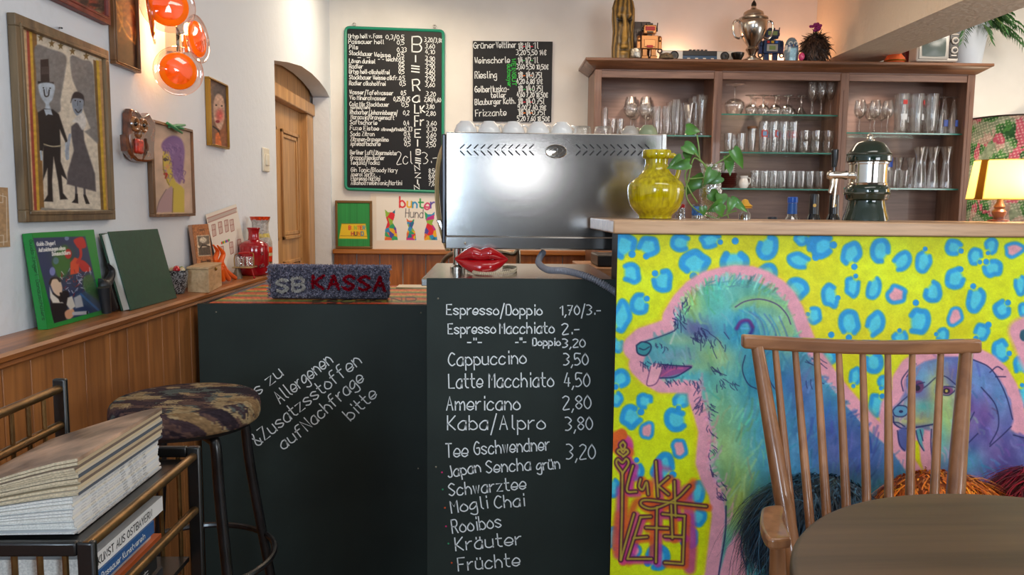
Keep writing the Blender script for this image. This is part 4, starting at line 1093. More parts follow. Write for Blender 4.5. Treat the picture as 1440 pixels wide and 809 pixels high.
# little pot of wrapped sweets
q = at(250, 413, Z=ZL); s = q[1] / 1060
t = thing('candy_pot', q, 'small black and silver patterned pot of wrapped sweets beside the wooden box', 'pot')
pr_ = MB().lathe(pl([(412, 7.5), (411, 8.5), (400, 12), (388, 13.8), (380, 14.2), (380, 12.8), (392, 11.5)], s, 412), q, 28)
V = np.vstack(pr_.v); a = np.arctan2(V[:, 1] - q[1], V[:, 0] - q[0])
pb = MB(); nn = 120; hh = 40; aa = np.linspace(0, 2 * np.pi, nn, endpoint=False); pp = pl([(412, 7.5), (411, 8.5), (400, 12), (388, 13.8), (380, 14.2)], s, 412)
zz = np.linspace(0, pp[-1][1], hh); rr = np.interp(zz, [p[1] for p in pp], [p[0] for p in pp])
G = np.array([(r * math.cos(a), r * math.sin(a), z) for r, z in zip(rr, zz) for a in aa]) + q
k_ = (np.abs(fbm(np.tile(aa * 14, hh), np.repeat(zz * 900, nn) / 2.2, 4, 2) - .5) < .075).astype(float)[:, None]
pb.add(G, [(i * nn + j, i * nn + (j + 1) % nn, (i + 1) * nn + (j + 1) % nn, (i + 1) * nn + j) for i in range(hh - 1) for j in range(nn)] + [tuple(range(nn))[::-1]], lin((26, 27, 30)) * (1 - k_) + lin((176, 178, 180)) * k_)
pb.build('pot', vcol('patterned_glaze', .3, .3), t)
for (dx, dy, dz, r, cc) in ((-.012, -.008, .032, .013, (196, 186, 150)), (.006, -.02, .036, .013, (200, 30, 40)), (.018, 0, .032, .012, (206, 190, 150)), (-.006, .012, .036, .013, (190, 60, 50)), (.01, .016, .034, .012, (110, 140, 60))):
    MB().ball(q + np.array([dx, dy, dz + .052]), r, 10, 8).build('sweet', mat('sweet_%d' % cc[1], cc, .25, coat=.4), t)
# wooden box
a0, b0, c0 = at(264, 411, Z=ZL), at(294, 412, Z=ZL), at(312, 402, Z=ZL); d0 = a0 + c0 - b0; hB = 34 * b0[1] / 1070
t = thing('wooden_box', b0, 'small pale plywood box with lid and brass catch on the ledge', 'box')
PLY = wood('plywood', (188, 154, 112), (214, 184, 142), 'y', .5, 0)
MB().prism([a0, b0, c0, d0], (0, 0, hB * .93)).build('box_body', PLY, t, bevel=.0015)
u_ = np.array([0, 0, hB * .94]); cen = (a0 + c0) / 2
MB().prism([cen + (k - cen) * 1.03 + u_ for k in (a0, b0, c0, d0)], (0, 0, hB * .09)).build('lid', PLY, t, bevel=.0015)
MB().ball(b0 * .5 + c0 * .5 + np.array([.004, -.004, hB * .86]), (.006, .006, .007), 8, 6).build('catch', mat('brass', (150, 120, 60), .3, 1), t)
# brown booklet
BL, BR, TL = at(281, 380, X=-1.13), at(303, 374, X=-1.13), at(275, 316, X=-1.155)
BL[2] = BR[2] = ZL + .001
e1, e2, e3, w, h = plane3(BL, BR, TL)
t = thing('booklet', BL, 'old brown booklet with an engraving on its cover leaning behind the wooden box', 'booklet')
b = MB(); slab(b, BL, e1, e2, e3, w, h, .014, back=.001); b.build('booklet_body', mat('booklet_edge', (164, 120, 92), .7), t, bevel=.001)
c = Paint(BL + e2 * h + e3 * .0004, e1 * w, -e2 * h, 60, 150, (172, 112, 70)); c.grain(.12, .4)
D_ = lambda L: [(220 + x / 4.046, 240 + y / 4.046) for x, y in L]
c.poly(D_([(228, 370), (302, 366), (312, 484), (238, 488)]), (226, 210, 184), .5); c.poly(D_([(232, 374), (299, 370), (303, 415), (270, 430), (240, 430)]), (110, 100, 88), .8); c.poly(D_([(238, 440), (305, 432), (310, 480), (241, 484)]), (90, 82, 72), .8); c.ell(*D_([(265, 395)])[0], 5, 4, (210, 200, 180)); c.stroke(D_([(250, 440), (265, 425), (300, 432)]), 2, (50, 44, 40)); c.grain(.25, .9, 3, 2)
c.text('1939', *D_([(246, 345), (272, 343)])[0], *D_([(272, 343)])[0], 2.5, (80, 50, 36), .5); c.text('Unser Bild', *D_([(255, 528)])[0], *D_([(306, 524)])[0], 4, (50, 34, 26), .9)
c.build('cover', PRINT, t)
# cut-out house drawing
t4 = [at(289, 302, X=-1.168), at(332, 287, X=-1.168), at(352, 382, Z=ZL + .002), at(315, 394, Z=ZL + .002)]
t4[2][0] = t4[3][0] = -1.15
c = Paint(t4[0], t4[1] - t4[0], t4[3] - t4[0], 130, 220, (228, 222, 212))
RB = (150, 88, 80)
c.poly(D_([(290, 275), (455, 215), (455, 235), (295, 295)]), (190, 176, 168)); c.stroke(D_([(290, 272), (455, 212)]), 1, RB); c.stroke(D_([(295, 296), (455, 236)]), .8, RB)
for x, y in ((325, 340), (362, 325), (397, 315), (428, 312), (372, 465), (425, 440), (470, 425)):
    q = D_([(x - 10, y - 30), (x + 8, y - 35), (x + 14, y + 28), (x - 2, y + 36)]); c.stroke(q + q[:1], .9, RB, .4, 1, False); c.stroke(D_([(x, y - 32), (x + 6, y + 30)]), .6, RB); c.stroke(D_([(x - 8, y), (x + 10, y - 6)]), .6, RB)
for k, col in enumerate(((220, 60, 50), (60, 150, 70), (230, 180, 50), (60, 110, 190), (200, 70, 140), (90, 170, 90))): c.ell(*D_([(372 + k * 8, 412 - k * 3)])[0], 1.2, 2, col)
tag(c.build('house_drawing', PRINT), 'cut-out paper drawing of a house front with red windows on the ledge', 'drawing')
# wire caddy with shot glasses
q = at(334, 392, Z=ZL)
t = thing('glass_caddy', q, 'small metal caddy with red handle holding two shot glasses beside the red vase', 'caddy')
b = MB(); b.lathe([(.022, 0), (.02, .012), (.008, .045), (.006, .05)], q, 18); b.build('stand', mat('grey_metal', (120, 112, 98), .4, .8), t)
tz = q[2] + .046; tc_ = np.array([q[0] + .025, q[1] + .03, tz])
b = MB(); b.box(tc_ + np.array([-.045, -.04, 0]), tc_ + np.array([.04, .05, .005])); b.build('tray', mat('brass_tray', (186, 168, 120), .3, .8), t, bevel=.002)
b = MB(); b.tube(catmull([tc_ + np.array(k) for k in ((-.045, 0, 0), (-.046, 0, .045), (-.03, 0, .062), (.03, 0, .066), (.038, 0, .05), (.039, 0, 0))], 6), .002, 6); b.build('wire_handle', mat('brass', (150, 120, 60), .3, 1), t)
b = MB(); b.tube([tc_ + np.array((-.026, 0, .063)), tc_ + np.array((.022, 0, .066))], .005, 8); b.build('grip', mat('red_plastic', (176, 22, 26), .3), t)
b = MB(); b.tube([tc_ + np.array((.035, -.02, -.006)), tc_ + np.array((.048, -.03, -.042))], .0022, 6); b.ball(tc_ + np.array((.048, -.03, -.041)), .005, 8, 6); b.build('peg', mat('red_plastic', (176, 22, 26), .3), t)
CG = glass('cabinet_glass', (250, 252, 252), .10, .85, .04, .25)
sg = thing('shot_glass', tc_ + np.array([-.018, 0, .0055]), 'shot glass on the caddy tray, farther from the red vase', 'shot glass')
MB().lathe([(.016, 0), (.017, .03), (.019, .042), (.017, .042), (.014, .006), (0, .006)], WL[sg.name], 18).build('glass_body', CG, sg)
copy_tree(sg, tc_ + np.array([.02, .005, .0055]), label='shot glass on the caddy tray, touching distance from the red vase')
# red glazed vase
q = at(358, 387, Z=ZL); s = q[1] / 1070
t = thing('vase', q, 'glossy red ceramic vase with narrow neck and stamped squares on the ledge', 'vase')
MB().lathe(pl([(388, 16), (387, 17.5), (384, 19), (356, 19.6), (348, 19.5), (344.5, 18), (341.5, 13), (339.5, 8), (337, 7.1), (330, 7), (326, 7.6), (324, 9), (323, 8.6), (324, 6.5), (336, 5.5)], s, 388), q, 36).build('vase_body', mat('red_ceramic', (158, 12, 26), .15, coat=.6, noise=.1, nscale=20), t)
for x, y in ((372, 357), (360, 375), (368, 375), (375, 374)):
    o_ = at(x, y, Y=q[1] - 17 * s); v_ = o_ - q; rad = np.hypot(v_[0], v_[1]); v_[:2] *= 19.5 * s / rad
    MB().torus(q + v_, .006, .0022, 12, 6, orient((v_[0], v_[1], 0))).build('stamped_square', mat('dark_red', (96, 14, 18), .2, coat=.5), t)
# lava glaze vase behind
q = at(382, 383, Z=ZL); q[0] = -1.105; s = q[1] / 1070
t = thing('vase', q, 'grey vase with bright orange lava glaze bands behind the red vase', 'vase')
pp = pl([(384, 11.5), (381, 13), (372, 15), (350, 15.6), (342, 15.2), (334, 12.5), (326, 10.8), (316, 11), (312, 12.5), (308, 13.6)], s, 384)
nn, hh = 64, 90; aa = np.linspace(0, 2 * np.pi, nn, endpoint=False); zz = np.linspace(0, pp[-1][1], hh); rr = np.interp(zz, [p[1] for p in pp], [p[0] for p in pp])
G = np.array([(r * math.cos(a), r * math.sin(a), z) for r, z in zip(rr, zz) for a in aa]); yy = 384 - G[:, 2] / s; wob = (fbm(np.tile(aa * 5, hh), np.repeat(zz * 100, nn), 2) - .5) * 4
cc = np.tile(np.array((176, 168, 158.)), (len(G), 1)) * (1 + (fbm(np.tile(aa * 8, hh), np.repeat(zz * 200, nn), 7) - .5) * .5)[:, None]
for lo, hi, col in ((306, 312.5, (206, 60, 18)), (331, 336, (196, 176, 90)), (349, 357, (224, 72, 20)), (357, 361, (210, 200, 150)), (361, 369, (214, 50, 22)), (369, 371, (90, 60, 30))):
    m_ = (yy + wob * .6 > lo) & (yy + wob * .6 < hi); cc[m_] = np.array(col) * (1 + .3 * (wob[m_][:, None] / 2))
vb = MB(); vb.add(G + q, [(i * nn + j, i * nn + (j + 1) % nn, (i + 1) * nn + (j + 1) % nn, (i + 1) * nn + j) for i in range(hh - 1) for j in range(nn)] + [tuple(range(nn))[::-1]], lin(np.clip(cc, 0, 255)))
vb.build('vase_body', vcol('lava_glaze', .25, .4), t)
# postcard
BL, BR, TL = at(395, 384, Z=ZL + .001), at(414, 377, Z=ZL + .001), at(370, 306, X=-1.172)
BL[0] = BR[0] = -1.165; BR[1] = BL[1] + .14
c = Paint(TL, BR - BL, BL - TL, 80, 160, (206, 204, 198))
c.poly(D_([(700, 410), (770, 500), (775, 520), (700, 500), (690, 450)]), (110, 108, 104), 3, .9, True); c.text('AG 5', *D_([(675, 325)])[0], *D_([(712, 322)])[0], 5, (60, 60, 60), .8); c.text('GASTHAUS', *D_([(680, 375)])[0], *D_([(728, 370)])[0], 3, (70, 70, 70), .6)
tag(c.build('postcard', PRINT), 'grey and white postcard leaning behind the vases at the ledge end', 'postcard')

q = at(588, 404, Z=.8745)
tag(MB().box(q + [-.09, -.05, 0], q + [.05, .07, .004]).build('paper_pad', mat('pad_paper', (220, 206, 184), .7)), 'small cream paper pad lying on the striped counter mat', 'paper')
# ================================================================ shaggy SB KASSA sign
x0, x1, z0, z1, yf = -.822, -.372, .8755, .998, 2.885
t = thing('rug_sign', ((x0 + x1) / 2, yf, z0), 'shaggy blue-grey rug sign lettered SB KASSA on the till counter', 'sign')
MB().box((x0 + .006, yf, z0), (x1 - .006, yf + .045, z1 - .008)).build('sign_core', mat('rug_backing', (70, 68, 80), .9), t, bevel=.01)
tu = MB(); N = 9000
px_ = x0 + RNG.random(N) * (x1 - x0); pz_ = z0 + .004 + RNG.random(N) * (z1 - z0 - .006); py_ = np.full(N, yf)
nt_ = 2600; top = np.arange(N) < nt_; pz_[top] = z1 - .006; py_[top] = yf + RNG.random(nt_) * .05
P = np.c_[px_, py_, pz_]; sx_, sy_ = proj(P)
D = np.full(N, 1e9); red = np.zeros(N, bool)
for (T, xa, ya, xb, yb, hh, isr) in (('SB', 390, 411, 428, 408, 17, 0), ('KASSA', 440, 406, 541, 409, 19, 1)):
    for Q, sm in text_lines(T, xa, ya, xb, yb, hh):
        Q = catmull(Q, 5) if sm and len(Q) > 2 else Q
        for a, b_ in zip(Q[:-1], Q[1:]):
            e = b_ - a; l = (e ** 2).sum() + 1e-9; tt = np.clip(((sx_ - a[0]) * e[0] + (sy_ - a[1]) * e[1]) / l, 0, 1)
            d = np.hypot(sx_ - a[0] - tt * e[0], sy_ - a[1] - tt * e[1]); red = np.where(d < np.minimum(D, 2.3), bool(isr), red); D = np.minimum(D, d)
cols = np.array([(126, 124, 142), (148, 146, 164), (106, 104, 122), (164, 160, 176)])[RNG.integers(0, 4, N)].astype(float)

nrm = np.where(top[:, None], np.array([0, -.2, 1.]), np.array([0, -1., .1])) + RNG.normal(size=(N, 3)) * .55
nrm /= np.linalg.norm(nrm, axis=1, keepdims=True); ln = .008 + RNG.random(N) * .005
sd = np.cross(nrm, RNG.normal(size=(N, 3))); sd /= np.linalg.norm(sd, axis=1, keepdims=True); wd = .0022
nrm[:, 2] = np.where(P[:, 2] < z0 + .014, np.abs(nrm[:, 2]), nrm[:, 2])
V = np.stack([P - sd * wd, P + sd * wd, P + nrm * ln[:, None] + sd * wd * .7, P + nrm * ln[:, None] - sd * wd * .7], 1).reshape(-1, 3)
tu.add(V, [(4 * i, 4 * i + 1, 4 * i + 2, 4 * i + 3) for i in range(N)], np.repeat(lin(cols, 1.0), 4, 0))
lp_ = []
for (T, xa, ya, xb, yb, hh, isr) in (('SB', 390, 411, 428, 408, 17, 0), ('KASSA', 440, 406, 541, 409, 19, 1)):
    for Q, sm in text_lines(T, xa, ya, xb, yb, hh):
        Q = catmull(Q, 5) if sm and len(Q) > 2 else Q
        d = np.r_[0, np.cumsum(np.hypot(*np.diff(Q, axis=0).T))]
        for u in np.arange(0, d[-1] + .2, .35):
            for _ in range(5):
                lp_.append((np.interp(u, d, Q[:, 0]) + RNG.normal() * .75, np.interp(u, d, Q[:, 1]) + RNG.normal() * .75, isr))
for x, y, isr in lp_:
    p = at(x, y, Y=yf - .009); nv = np.array([0, -1., .1]) + RNG.normal(size=3) * .3; sd_ = np.cross(nv, RNG.normal(size=3)); sd_ /= np.linalg.norm(sd_); b0 = p - nv * .004; e0 = p + nv * .006
    tu.add([b0 - sd_ * .0022, b0 + sd_ * .0022, e0 + sd_ * .0016, e0 - sd_ * .0016], [(0, 1, 2, 3)], lin(np.array((206, 26, 54) if isr else (250, 246, 240)) * RNG.uniform(.8, 1)))
o = tu.build('shaggy_pile', vcol('wool', .95, 0, 0, .1), t, smooth=0); tag(o, kind='stuff')

# ================================================================ on the back wall
Z8 = lambda x, y: (480 + x / 3.236, 30 + y / 3.236)
ZW = lambda x, y: (600 + x / 4.047, 20 + y / 4.047)
ZP = lambda x, y: (450 + x / 4.494, 260 + y / 4.494)
YF = YB - .022
fm = lambda x, y: at(x, y, Y=YF)
SLATE = mat('black_slate', (26, 25, 27), .5, noise=.1, nscale=6, spec=.3)
TEAL = mat('teal_frame', (30, 142, 112), .35)
t = thing('menu_board', at(555, 268, Y=YB), 'tall black drinks menu board with rounded green frame and dense handwriting', 'menu board')


def rounded(quad, r, n=5):
    P = []
    for i in range(4):
        p, a, b = [np.array(quad[k % 4], float) for k in (i, i - 1, i + 1)]
        u, v = (a - p) / np.linalg.norm(a - p), (b - p) / np.linalg.norm(b - p)
        for k in np.linspace(0, 1, n):
            P.append(p + u * r * (1 - k) ** 2 + v * r * k ** 2)
    return P


mq = [(486, 38.5), (623.5, 43.5), (622.5, 270), (486, 266)]
rq = rounded(mq, 6)
MB().prism([at(x, y, Y=YB - .004) for x, y in rq], (0, -.016, 0)).build('board', SLATE, t, smooth=0)
MB().tube([at(x, y, Y=YB - .02) for x, y in rq], .011, 8, closed=True).build('frame', TEAL, t)
for x, y in ((498, 36), (611, 39)):
    MB().torus(at(x, y - 1.5, Y=YB - .02), .011, .003, 14, 6, orient((0, 1, 0))).build('hanger', CHROME, t)
mt = MB()
MENU = [('Urtyp hell v. Fass', 33, 77, 185, 76), ('0,3/0,5', 203, 80, 285, 82), ('Passauer hell', 33, 101, 193, 103), ('0,5', 254, 105, 286, 105), ('Pils', 36, 126, 75, 127), ('0,33', 254, 138, 296, 139), ('Stockbauer', 36, 152, 140, 158), ('Weisse', 150, 160, 222, 163), ('0,5', 256, 162, 285, 162), ('-"-', 75, 172, 130, 172), ('-"- leicht', 168, 180, 256, 182), ('0,5', 262, 186, 286, 186),
        ('Löwen dunkel', 36, 189, 153, 192), ('0,5', 262, 203, 286, 203), ('Radler', 36, 214, 98, 214), ('0,5', 262, 220, 286, 220), ('Urtyp hell-alkoholfrei', 36, 237, 218, 241), ('0,5', 262, 238, 286, 238), ('Stockbauer Weisse alkfr.', 36, 263, 258, 267), ('0,5', 264, 268, 288, 268), ('Radler alkoholfrei', 36, 290, 200, 293), ('0,5', 266, 292, 292, 292),
        ('Wasser/Tafelwasser', 38, 331, 235, 336), ('0,5', 272, 335, 294, 335), ('Vio Mineralwasser', 38, 356, 202, 360), ('0,25/0,75', 238, 362, 312, 364), ('Cola Mix Stockbauer', 38, 385, 216, 388), ('0,5', 276, 388, 306, 388), ('normal/zero', 42, 398, 130, 398), ('Rhabarber/Johannisbeere/', 40, 422, 255, 426), ('0,2', 282, 425, 308, 426), ('Maracuja/Orangensaft', 44, 444, 240, 448),
        ('Saftschorle', 40, 468, 162, 471), ('0,4', 284, 472, 308, 472), ('Fuze Eistee', 40, 494, 170, 497), ('zitrone/pfirsich', 182, 498, 284, 499), ('0,33', 286, 500, 322, 500), ('Soda Zitron', 42, 521, 150, 522), ('0,4', 286, 522, 312, 522), ('Zitronen-Orangenlimo', 42, 545, 214, 547), ('0,5', 286, 546, 314, 546), ('Apfelsaftschorle', 42, 566, 177, 567), ('0,5', 288, 567, 314, 567),
        ('Berliner Luft/Jägermeister', 40, 605, 255, 609), ('Grappa/Mexikaner', 42, 629, 196, 631), ('Tequila/Vodka', 42, 652, 174, 652), ('Gin Tonic/Bloody Mary', 44, 684, 255, 687), ('Aperol Spritz', 44, 705, 152, 706), ('Espresso Martini', 44, 724, 175, 724), ('AlkoholfreiGinTonic/Martini', 44, 744, 275, 745),
        ('3,20/3,80', 378, 92, 462, 97)] + [(p, 382, y, 424, y + 3) for p, y in (('3,60', 121), ('4,10', 146), ('3,90', 177), ('3,50', 194), ('3,90', 214), ('3,60', 234), ('3,50', 251), ('3,90', 272), ('3,60', 296))] + \
       [('3,20', 385, 338, 428, 342), ('2,80/4,60', 378, 364, 452, 368), ('3,80', 386, 396, 422, 399), ('2,80', 386, 427, 428, 430), ('3,60', 388, 473, 432, 474), ('3,30', 388, 500, 432, 500), ('3,60', 388, 525, 430, 526), ('3,50', 388, 549, 430, 550), ('3,50', 386, 571, 428, 572), ('8,50', 398, 690, 434, 691), ('6,60', 398, 708, 434, 709), ('9,20', 398, 730, 434, 731), ('7,60', 398, 748, 434, 749)]
for T, x0, y0, x1, y1 in MENU: write(mt, fm, T, x0, y0, x1, y1, 19 if T not in ('normal/zero', 'zitrone/pfirsich') else 13, .85, Z8)
for T, x0, y0, x1, y1, h in (('B', 322, 138, 365, 138, 68), ('I', 336, 184, 338, 184, 28), ('R', 326, 316, 358, 314, 50), ('a', 326, 368, 356, 366, 44), ('L', 334, 418, 352, 418, 38), ('K', 362, 416, 380, 414, 30), ('F', 334, 478, 352, 478, 48), ('r', 360, 474, 374, 474, 40), ('E', 335, 528, 360, 528, 36), ('I', 345, 568, 347, 568, 28), ('B', 340, 606, 360, 606, 22), ('N', 336, 680, 358, 676, 24), ('Z', 336, 712, 360, 712, 22), ('I', 346, 740, 347, 740, 18), ('N', 334, 768, 356, 764, 22)):
    write(mt, fm, T, x0, y0, x1, y1, h, 1.7, Z8)
for y0, d in ((202, 1), (214, 1), (228, 1), (622, 0), (632, 0), (643, 0)):
    ribbon(mt, [Z8(320 + 18 * (1 - d), y0), Z8(354 + 6 * (1 - d), y0 + 4)], 1.7, fm, False)
for T, x0, y0, x1, y1, h in (('2cl', 252, 650, 322, 648, 56), ('3.-', 374, 648, 436, 640, 50)): write(mt, fm, T, x0, y0, x1, y1, h, 1.0, Z8)
mt.build('chalk_writing', CHALK, t, smooth=0)

t = thing('wine_board', at(720, 172, Y=YB), 'small black wine price board without a frame, right above the coffee cups', 'menu board')
t['label'] = 'small frameless black wine price board above the espresso machine cups'
wq = [(665, 58), (777, 59), (775, 172), (665, 171)]
MB().prism([at(x, y, Y=YB - .002) for x, y in wq], (0, -.012, 0)).build('board', SLATE, t, smooth=0)
fm2 = lambda x, y: at(x, y, Y=YB - .0155)
mt = MB()
for T, x0, y0, x1, y1, h in (('Grüner', 268, 195, 388, 192, 34), ('Veltliner', 396, 192, 508, 190, 34), ('1/8', 522, 196, 548, 196, 32), ('1/4', 560, 196, 590, 196, 32), ('1l', 608, 196, 636, 196, 36), ('3,20 5,50 14€', 510, 230, 680, 232, 28), ('Weinschorle', 275, 280, 472, 276, 34), ('1/4', 520, 278, 546, 278, 32), ('1/2', 562, 278, 592, 278, 32), ('1l', 608, 278, 634, 278, 34), ('3,60 5,50 10,50€', 512, 311, 692, 314, 27),
                          ('Riesling', 275, 365, 398, 363, 38), ('1/8', 522, 362, 546, 362, 32), ('1/4', 566, 362, 590, 362, 32), ('0,75l', 598, 362, 655, 364, 32), ('4,20 6,80 17€', 512, 394, 658, 398, 27), ('Gelber', 275, 444, 360, 443, 34), ('Muska-', 366, 443, 468, 441, 36), ('1/8', 522, 440, 546, 440, 32), ('1/4', 566, 440, 592, 440, 32), ('0,75l', 602, 438, 660, 440, 32), ('teller', 366, 476, 450, 474, 30), ('4,60 7,20 18,50€', 514, 470, 688, 474, 27),
                          ('Blauburger', 275, 516, 424, 511, 32), ('Kath.', 438, 510, 504, 508, 32), ('1/8', 522, 512, 546, 512, 32), ('1/4', 566, 512, 590, 512, 32), ('0,75l', 602, 510, 668, 512, 32), ('5,00 7,40 19€', 520, 543, 678, 547, 27), ('Frizzante', 278, 581, 452, 576, 36), ('1/8', 524, 574, 548, 574, 30), ('1/4', 566, 574, 590, 574, 30), ('0,75l', 602, 572, 672, 574, 30), ('5,20 7,60 18,50€', 516, 606, 698, 610, 27)):
    write(mt, fm2, T, x0, y0, x1, y1, h, 1.05, ZW)
mt.build('chalk_writing', CHALK, t, smooth=0)
gm = MB()
write(gm, fm2, 'WEINGUT', 484, 255, 488, 406, 22, 1.1, ZW); write(gm, fm2, 'Gutmayer', 458, 286, 462, 412, 22, 1.0, ZW)
gm.build('green_writing', mat('green_chalk', (50, 190, 70), .8), t, smooth=0)
for k, (x, y, c_) in enumerate(((552, 184, (214, 50, 70)), (598, 184, (214, 50, 70)), (552, 264, (70, 170, 90)), (598, 264, (70, 170, 90)), (554, 350, (230, 120, 40)), (595, 350, (230, 120, 40)), (556, 428, (70, 170, 90)), (598, 428, (70, 170, 90)), (556, 500, (214, 50, 90)), (597, 500, (214, 50, 90)), (556, 562, (230, 120, 40)), (597, 562, (230, 120, 40)))):
    gb = MB(); ribbon(gb, [ZW(x - 5, y), ZW(x + 5, y)], 1.4, fm2, False); gb.build('coloured_dash', mat('chalk_%d' % c_[1], c_, .8), t, smooth=0)

# poster of three colourful dogs
q = [at(*ZP(x, y), Y=YB - .004) for x, y in ((318, 52), (860, 60), (860, 425), (330, 425))]
c = Paint(q[0], [q[1][0] - q[0][0], 0, 0], [0, 0, q[3][2] - q[0][2]], 300, 220, (238, 224, 206))
c.poly([ZP(*p) for p in ((355, 70), (900, 70), (900, 352), (358, 352))], (244, 236, 224), .6)
CW = [(226, 48, 60), (240, 180, 40), (60, 150, 200), (60, 170, 110), (200, 60, 140), (90, 80, 170), (40, 120, 150), (150, 190, 70), (230, 110, 60)]
for ch, x, y, w, h, col in (('b', 504, 142, 32, 66, (226, 40, 48)), ('u', 552, 142, 26, 58, (240, 180, 30)), ('n', 586, 144, 26, 54, (50, 150, 210)), ('t', 624, 146, 28, 56, (50, 160, 80)), ('e', 662, 156, 30, 64, (220, 60, 110)), ('r', 700, 146, 22, 56, (96, 80, 170))):
    c.text(ch, *ZP(x, y), *ZP(x + w, y), h / 4.494, col, 2.0)
c.text('Hund', *ZP(540, 205), *ZP(650, 210), 12, (70, 66, 70), .8)
for (cx, y0, y1, w) in ((450, 155, 350, 42), (577, 212, 350, 32), (700, 168, 350, 42)):
    hh = y1 - y0
    body = [(cx - w * .95, y0), (cx - w * .45, y0 + hh * .1), (cx + w * .15, y0 + hh * .1), (cx + w * .6, y0 + 2), (cx + w * .5, y0 + hh * .25), (cx + w * .2, y0 + hh * .42), (cx + w * .75, y0 + hh * .62), (cx + w, y1), (cx - w, y1), (cx - w * .9, y0 + hh * .66), (cx - w * .55, y0 + hh * .42), (cx - w * .8, y0 + hh * .25)]
    body = [ZP(*p) for p in body]; keep = c.c.copy()
    pts = RNG.random((22, 2)) * [body[7][0] - body[8][0] + 4, (y1 - y0) / 4.494] + [body[8][0] - 2, body[0][1]]
    i = np.nonzero(inside(body, c.x, c.y))[0]
    nn_ = np.argmin((c.x[i][:, None] - pts[:, 0]) ** 2 + (c.y[i][:, None] - pts[:, 1]) ** 2, 1); c.c[i] = np.array(CW)[nn_ % 9]
tag(c.build('poster', PRINT), 'white poster of three patchwork dogs under coloured lettering on back wall', 'poster')

# small green framed picture
t = thing('framed_picture', at(496, 351, Y=YB - .03), 'small gold framed green picture of a yellow kennel lettered in colours', 'picture')
gq = [at(x, y, Y=YB - .03) for x, y in ((471, 282), (523, 283), (522.5, 351.5), (470.5, 351.5))]
x0, x1, z1_, z0_ = gq[0][0], gq[1][0], gq[0][2], .9065
f = MB()
for lo, hi in (((x0, z0_), (x1, z0_ + .018)), ((x0, z1_ - .018), (x1, z1_)), ((x0, z0_ + .018), (x0 + .018, z1_ - .018)), ((x1 - .018, z0_ + .018), (x1, z1_ - .018))): f.box((lo[0], YB - .035, lo[1]), (hi[0], YB - .012, hi[1]))
f.build('frame', mat('gilt_frame', (120, 86, 40), .4, .4), t, bevel=.003)
c = Paint((x0 + .014, YB - .03, z1_ - .014), (x1 - x0 - .028, 0, 0), (0, 0, -(z1_ - z0_ - .028)), 110, 140, (52, 150, 76))
c.c *= (1 + .12 * (vnoise(c.x * 1.3, c.y * .02, 3) - .5))[:, None]
c.poly([ZP(*p) for p in ((136, 246), (288, 246), (300, 342), (120, 340))], (242, 206, 50), .6); c.stroke([ZP(130, 322), ZP(296, 326)], .6, (150, 120, 40)); c.stroke([ZP(136, 246), ZP(288, 246)], .7, (150, 120, 40))
for k, ch in enumerate('BUNTER'): c.text(ch, *ZP(182 + k * 18, 283), *ZP(194 + k * 18, 283), 5, CW[[0, 1, 7, 8, 0, 2][k]], 1.1)
for k, ch in enumerate('HUND'): c.text(ch, *ZP(198 + k * 21, 320), *ZP(212 + k * 21, 320), 5, [(200, 60, 60), (80, 60, 50), (220, 110, 40), (60, 120, 190)][k], 1.1)
c.build('picture', PRINT, t)

# ================================================================ espresso machine and what stands on it
BR2 = bpy.data.materials.new('brushed_panel'); BR2.use_nodes = True
nt = BR2.node_tree; bs = nt.nodes['Principled BSDF']; bs.inputs['Metallic'].default_value = 1; bs.inputs['Base Color'].default_value = L4((184, 181, 178)); bs.inputs['Roughness'].default_value = .16
tc = nt.nodes.new('ShaderNodeTexCoord'); mp = nt.nodes.new('ShaderNodeMapping'); mp.inputs['Scale'].default_value = (3, 3, 900)
nz = nt.nodes.new('ShaderNodeTexNoise'); nz.inputs['Scale'].default_value = 1; bp = nt.nodes.new('ShaderNodeBump'); bp.inputs['Strength'].default_value = .03; bp.inputs['Distance'].default_value = .001
nt.links.new(tc.outputs['Object'], mp.inputs['Vector']); nt.links.new(mp.outputs['Vector'], nz.inputs['Vector']); nt.links.new(nz.outputs['Fac'], bp.inputs['Height']); nt.links.new(bp.outputs['Normal'], bs.inputs['Normal'])
EX0, EX1, EY, EZ0, EZ1 = -.148, .582, 2.6, 1.082, 1.468
t = thing('espresso_machine', (.2, 2.8, 1.006), 'large brushed steel espresso machine with its back panel turned to the room', 'espresso machine')
MB().box((EX0, EY, 1.124), (EX1, 3.05, EZ1)).build('body', BR2, t, bevel=.003)
MB().box((EX0 - .002, EY - .005, EZ0), (EX1 + .002, 3.05, 1.125)).build('base_rail', BR2, t, bevel=.004)
MB().box((EX0 - .014, EY + .002, 1.10), (EX0, EY + .03, 1.462)).build('side_edge', mat('dark_steel', (70, 70, 74), .3, 1), t, bevel=.004)
MB().box((EX1 - .014, EY - .004, 1.124), (EX1 + .004, EY + .02, 1.47)).build('corner_post', STEEL, t, bevel=.003)
for x, y in ((-.11, 2.64), (.54, 2.64), (-.11, 3.0), (.54, 3.0)):
    MB().lathe([(.026, 0), (.026, .012), (.016, .02), (.016, .076)], (x, y, 1.0065), 16).build('foot', CHROME, t)
sl = MB(); fme = lambda x, y: at(x, y, Y=EY - .0015)
for k in range(11):
    for x0, s_ in ((650 + k * 9.75, 1), (813 + k * 9.7, -1)):
        ribbon(sl, [(x0 - 2.6 * s_, 208.6), (x0 + 2.6 * s_, 203.6)], 1.7, fme, False); ribbon(sl, [(x0 - 2.6 * s_, 212.6), (x0 + 2.6 * s_, 218)], 1.9, fme, False)
sl.build('vent_slots', mat('slot_dark', (24, 22, 22), .6), t, smooth=0)
bq = at(782, 213, Y=EY); s = EY / 1089
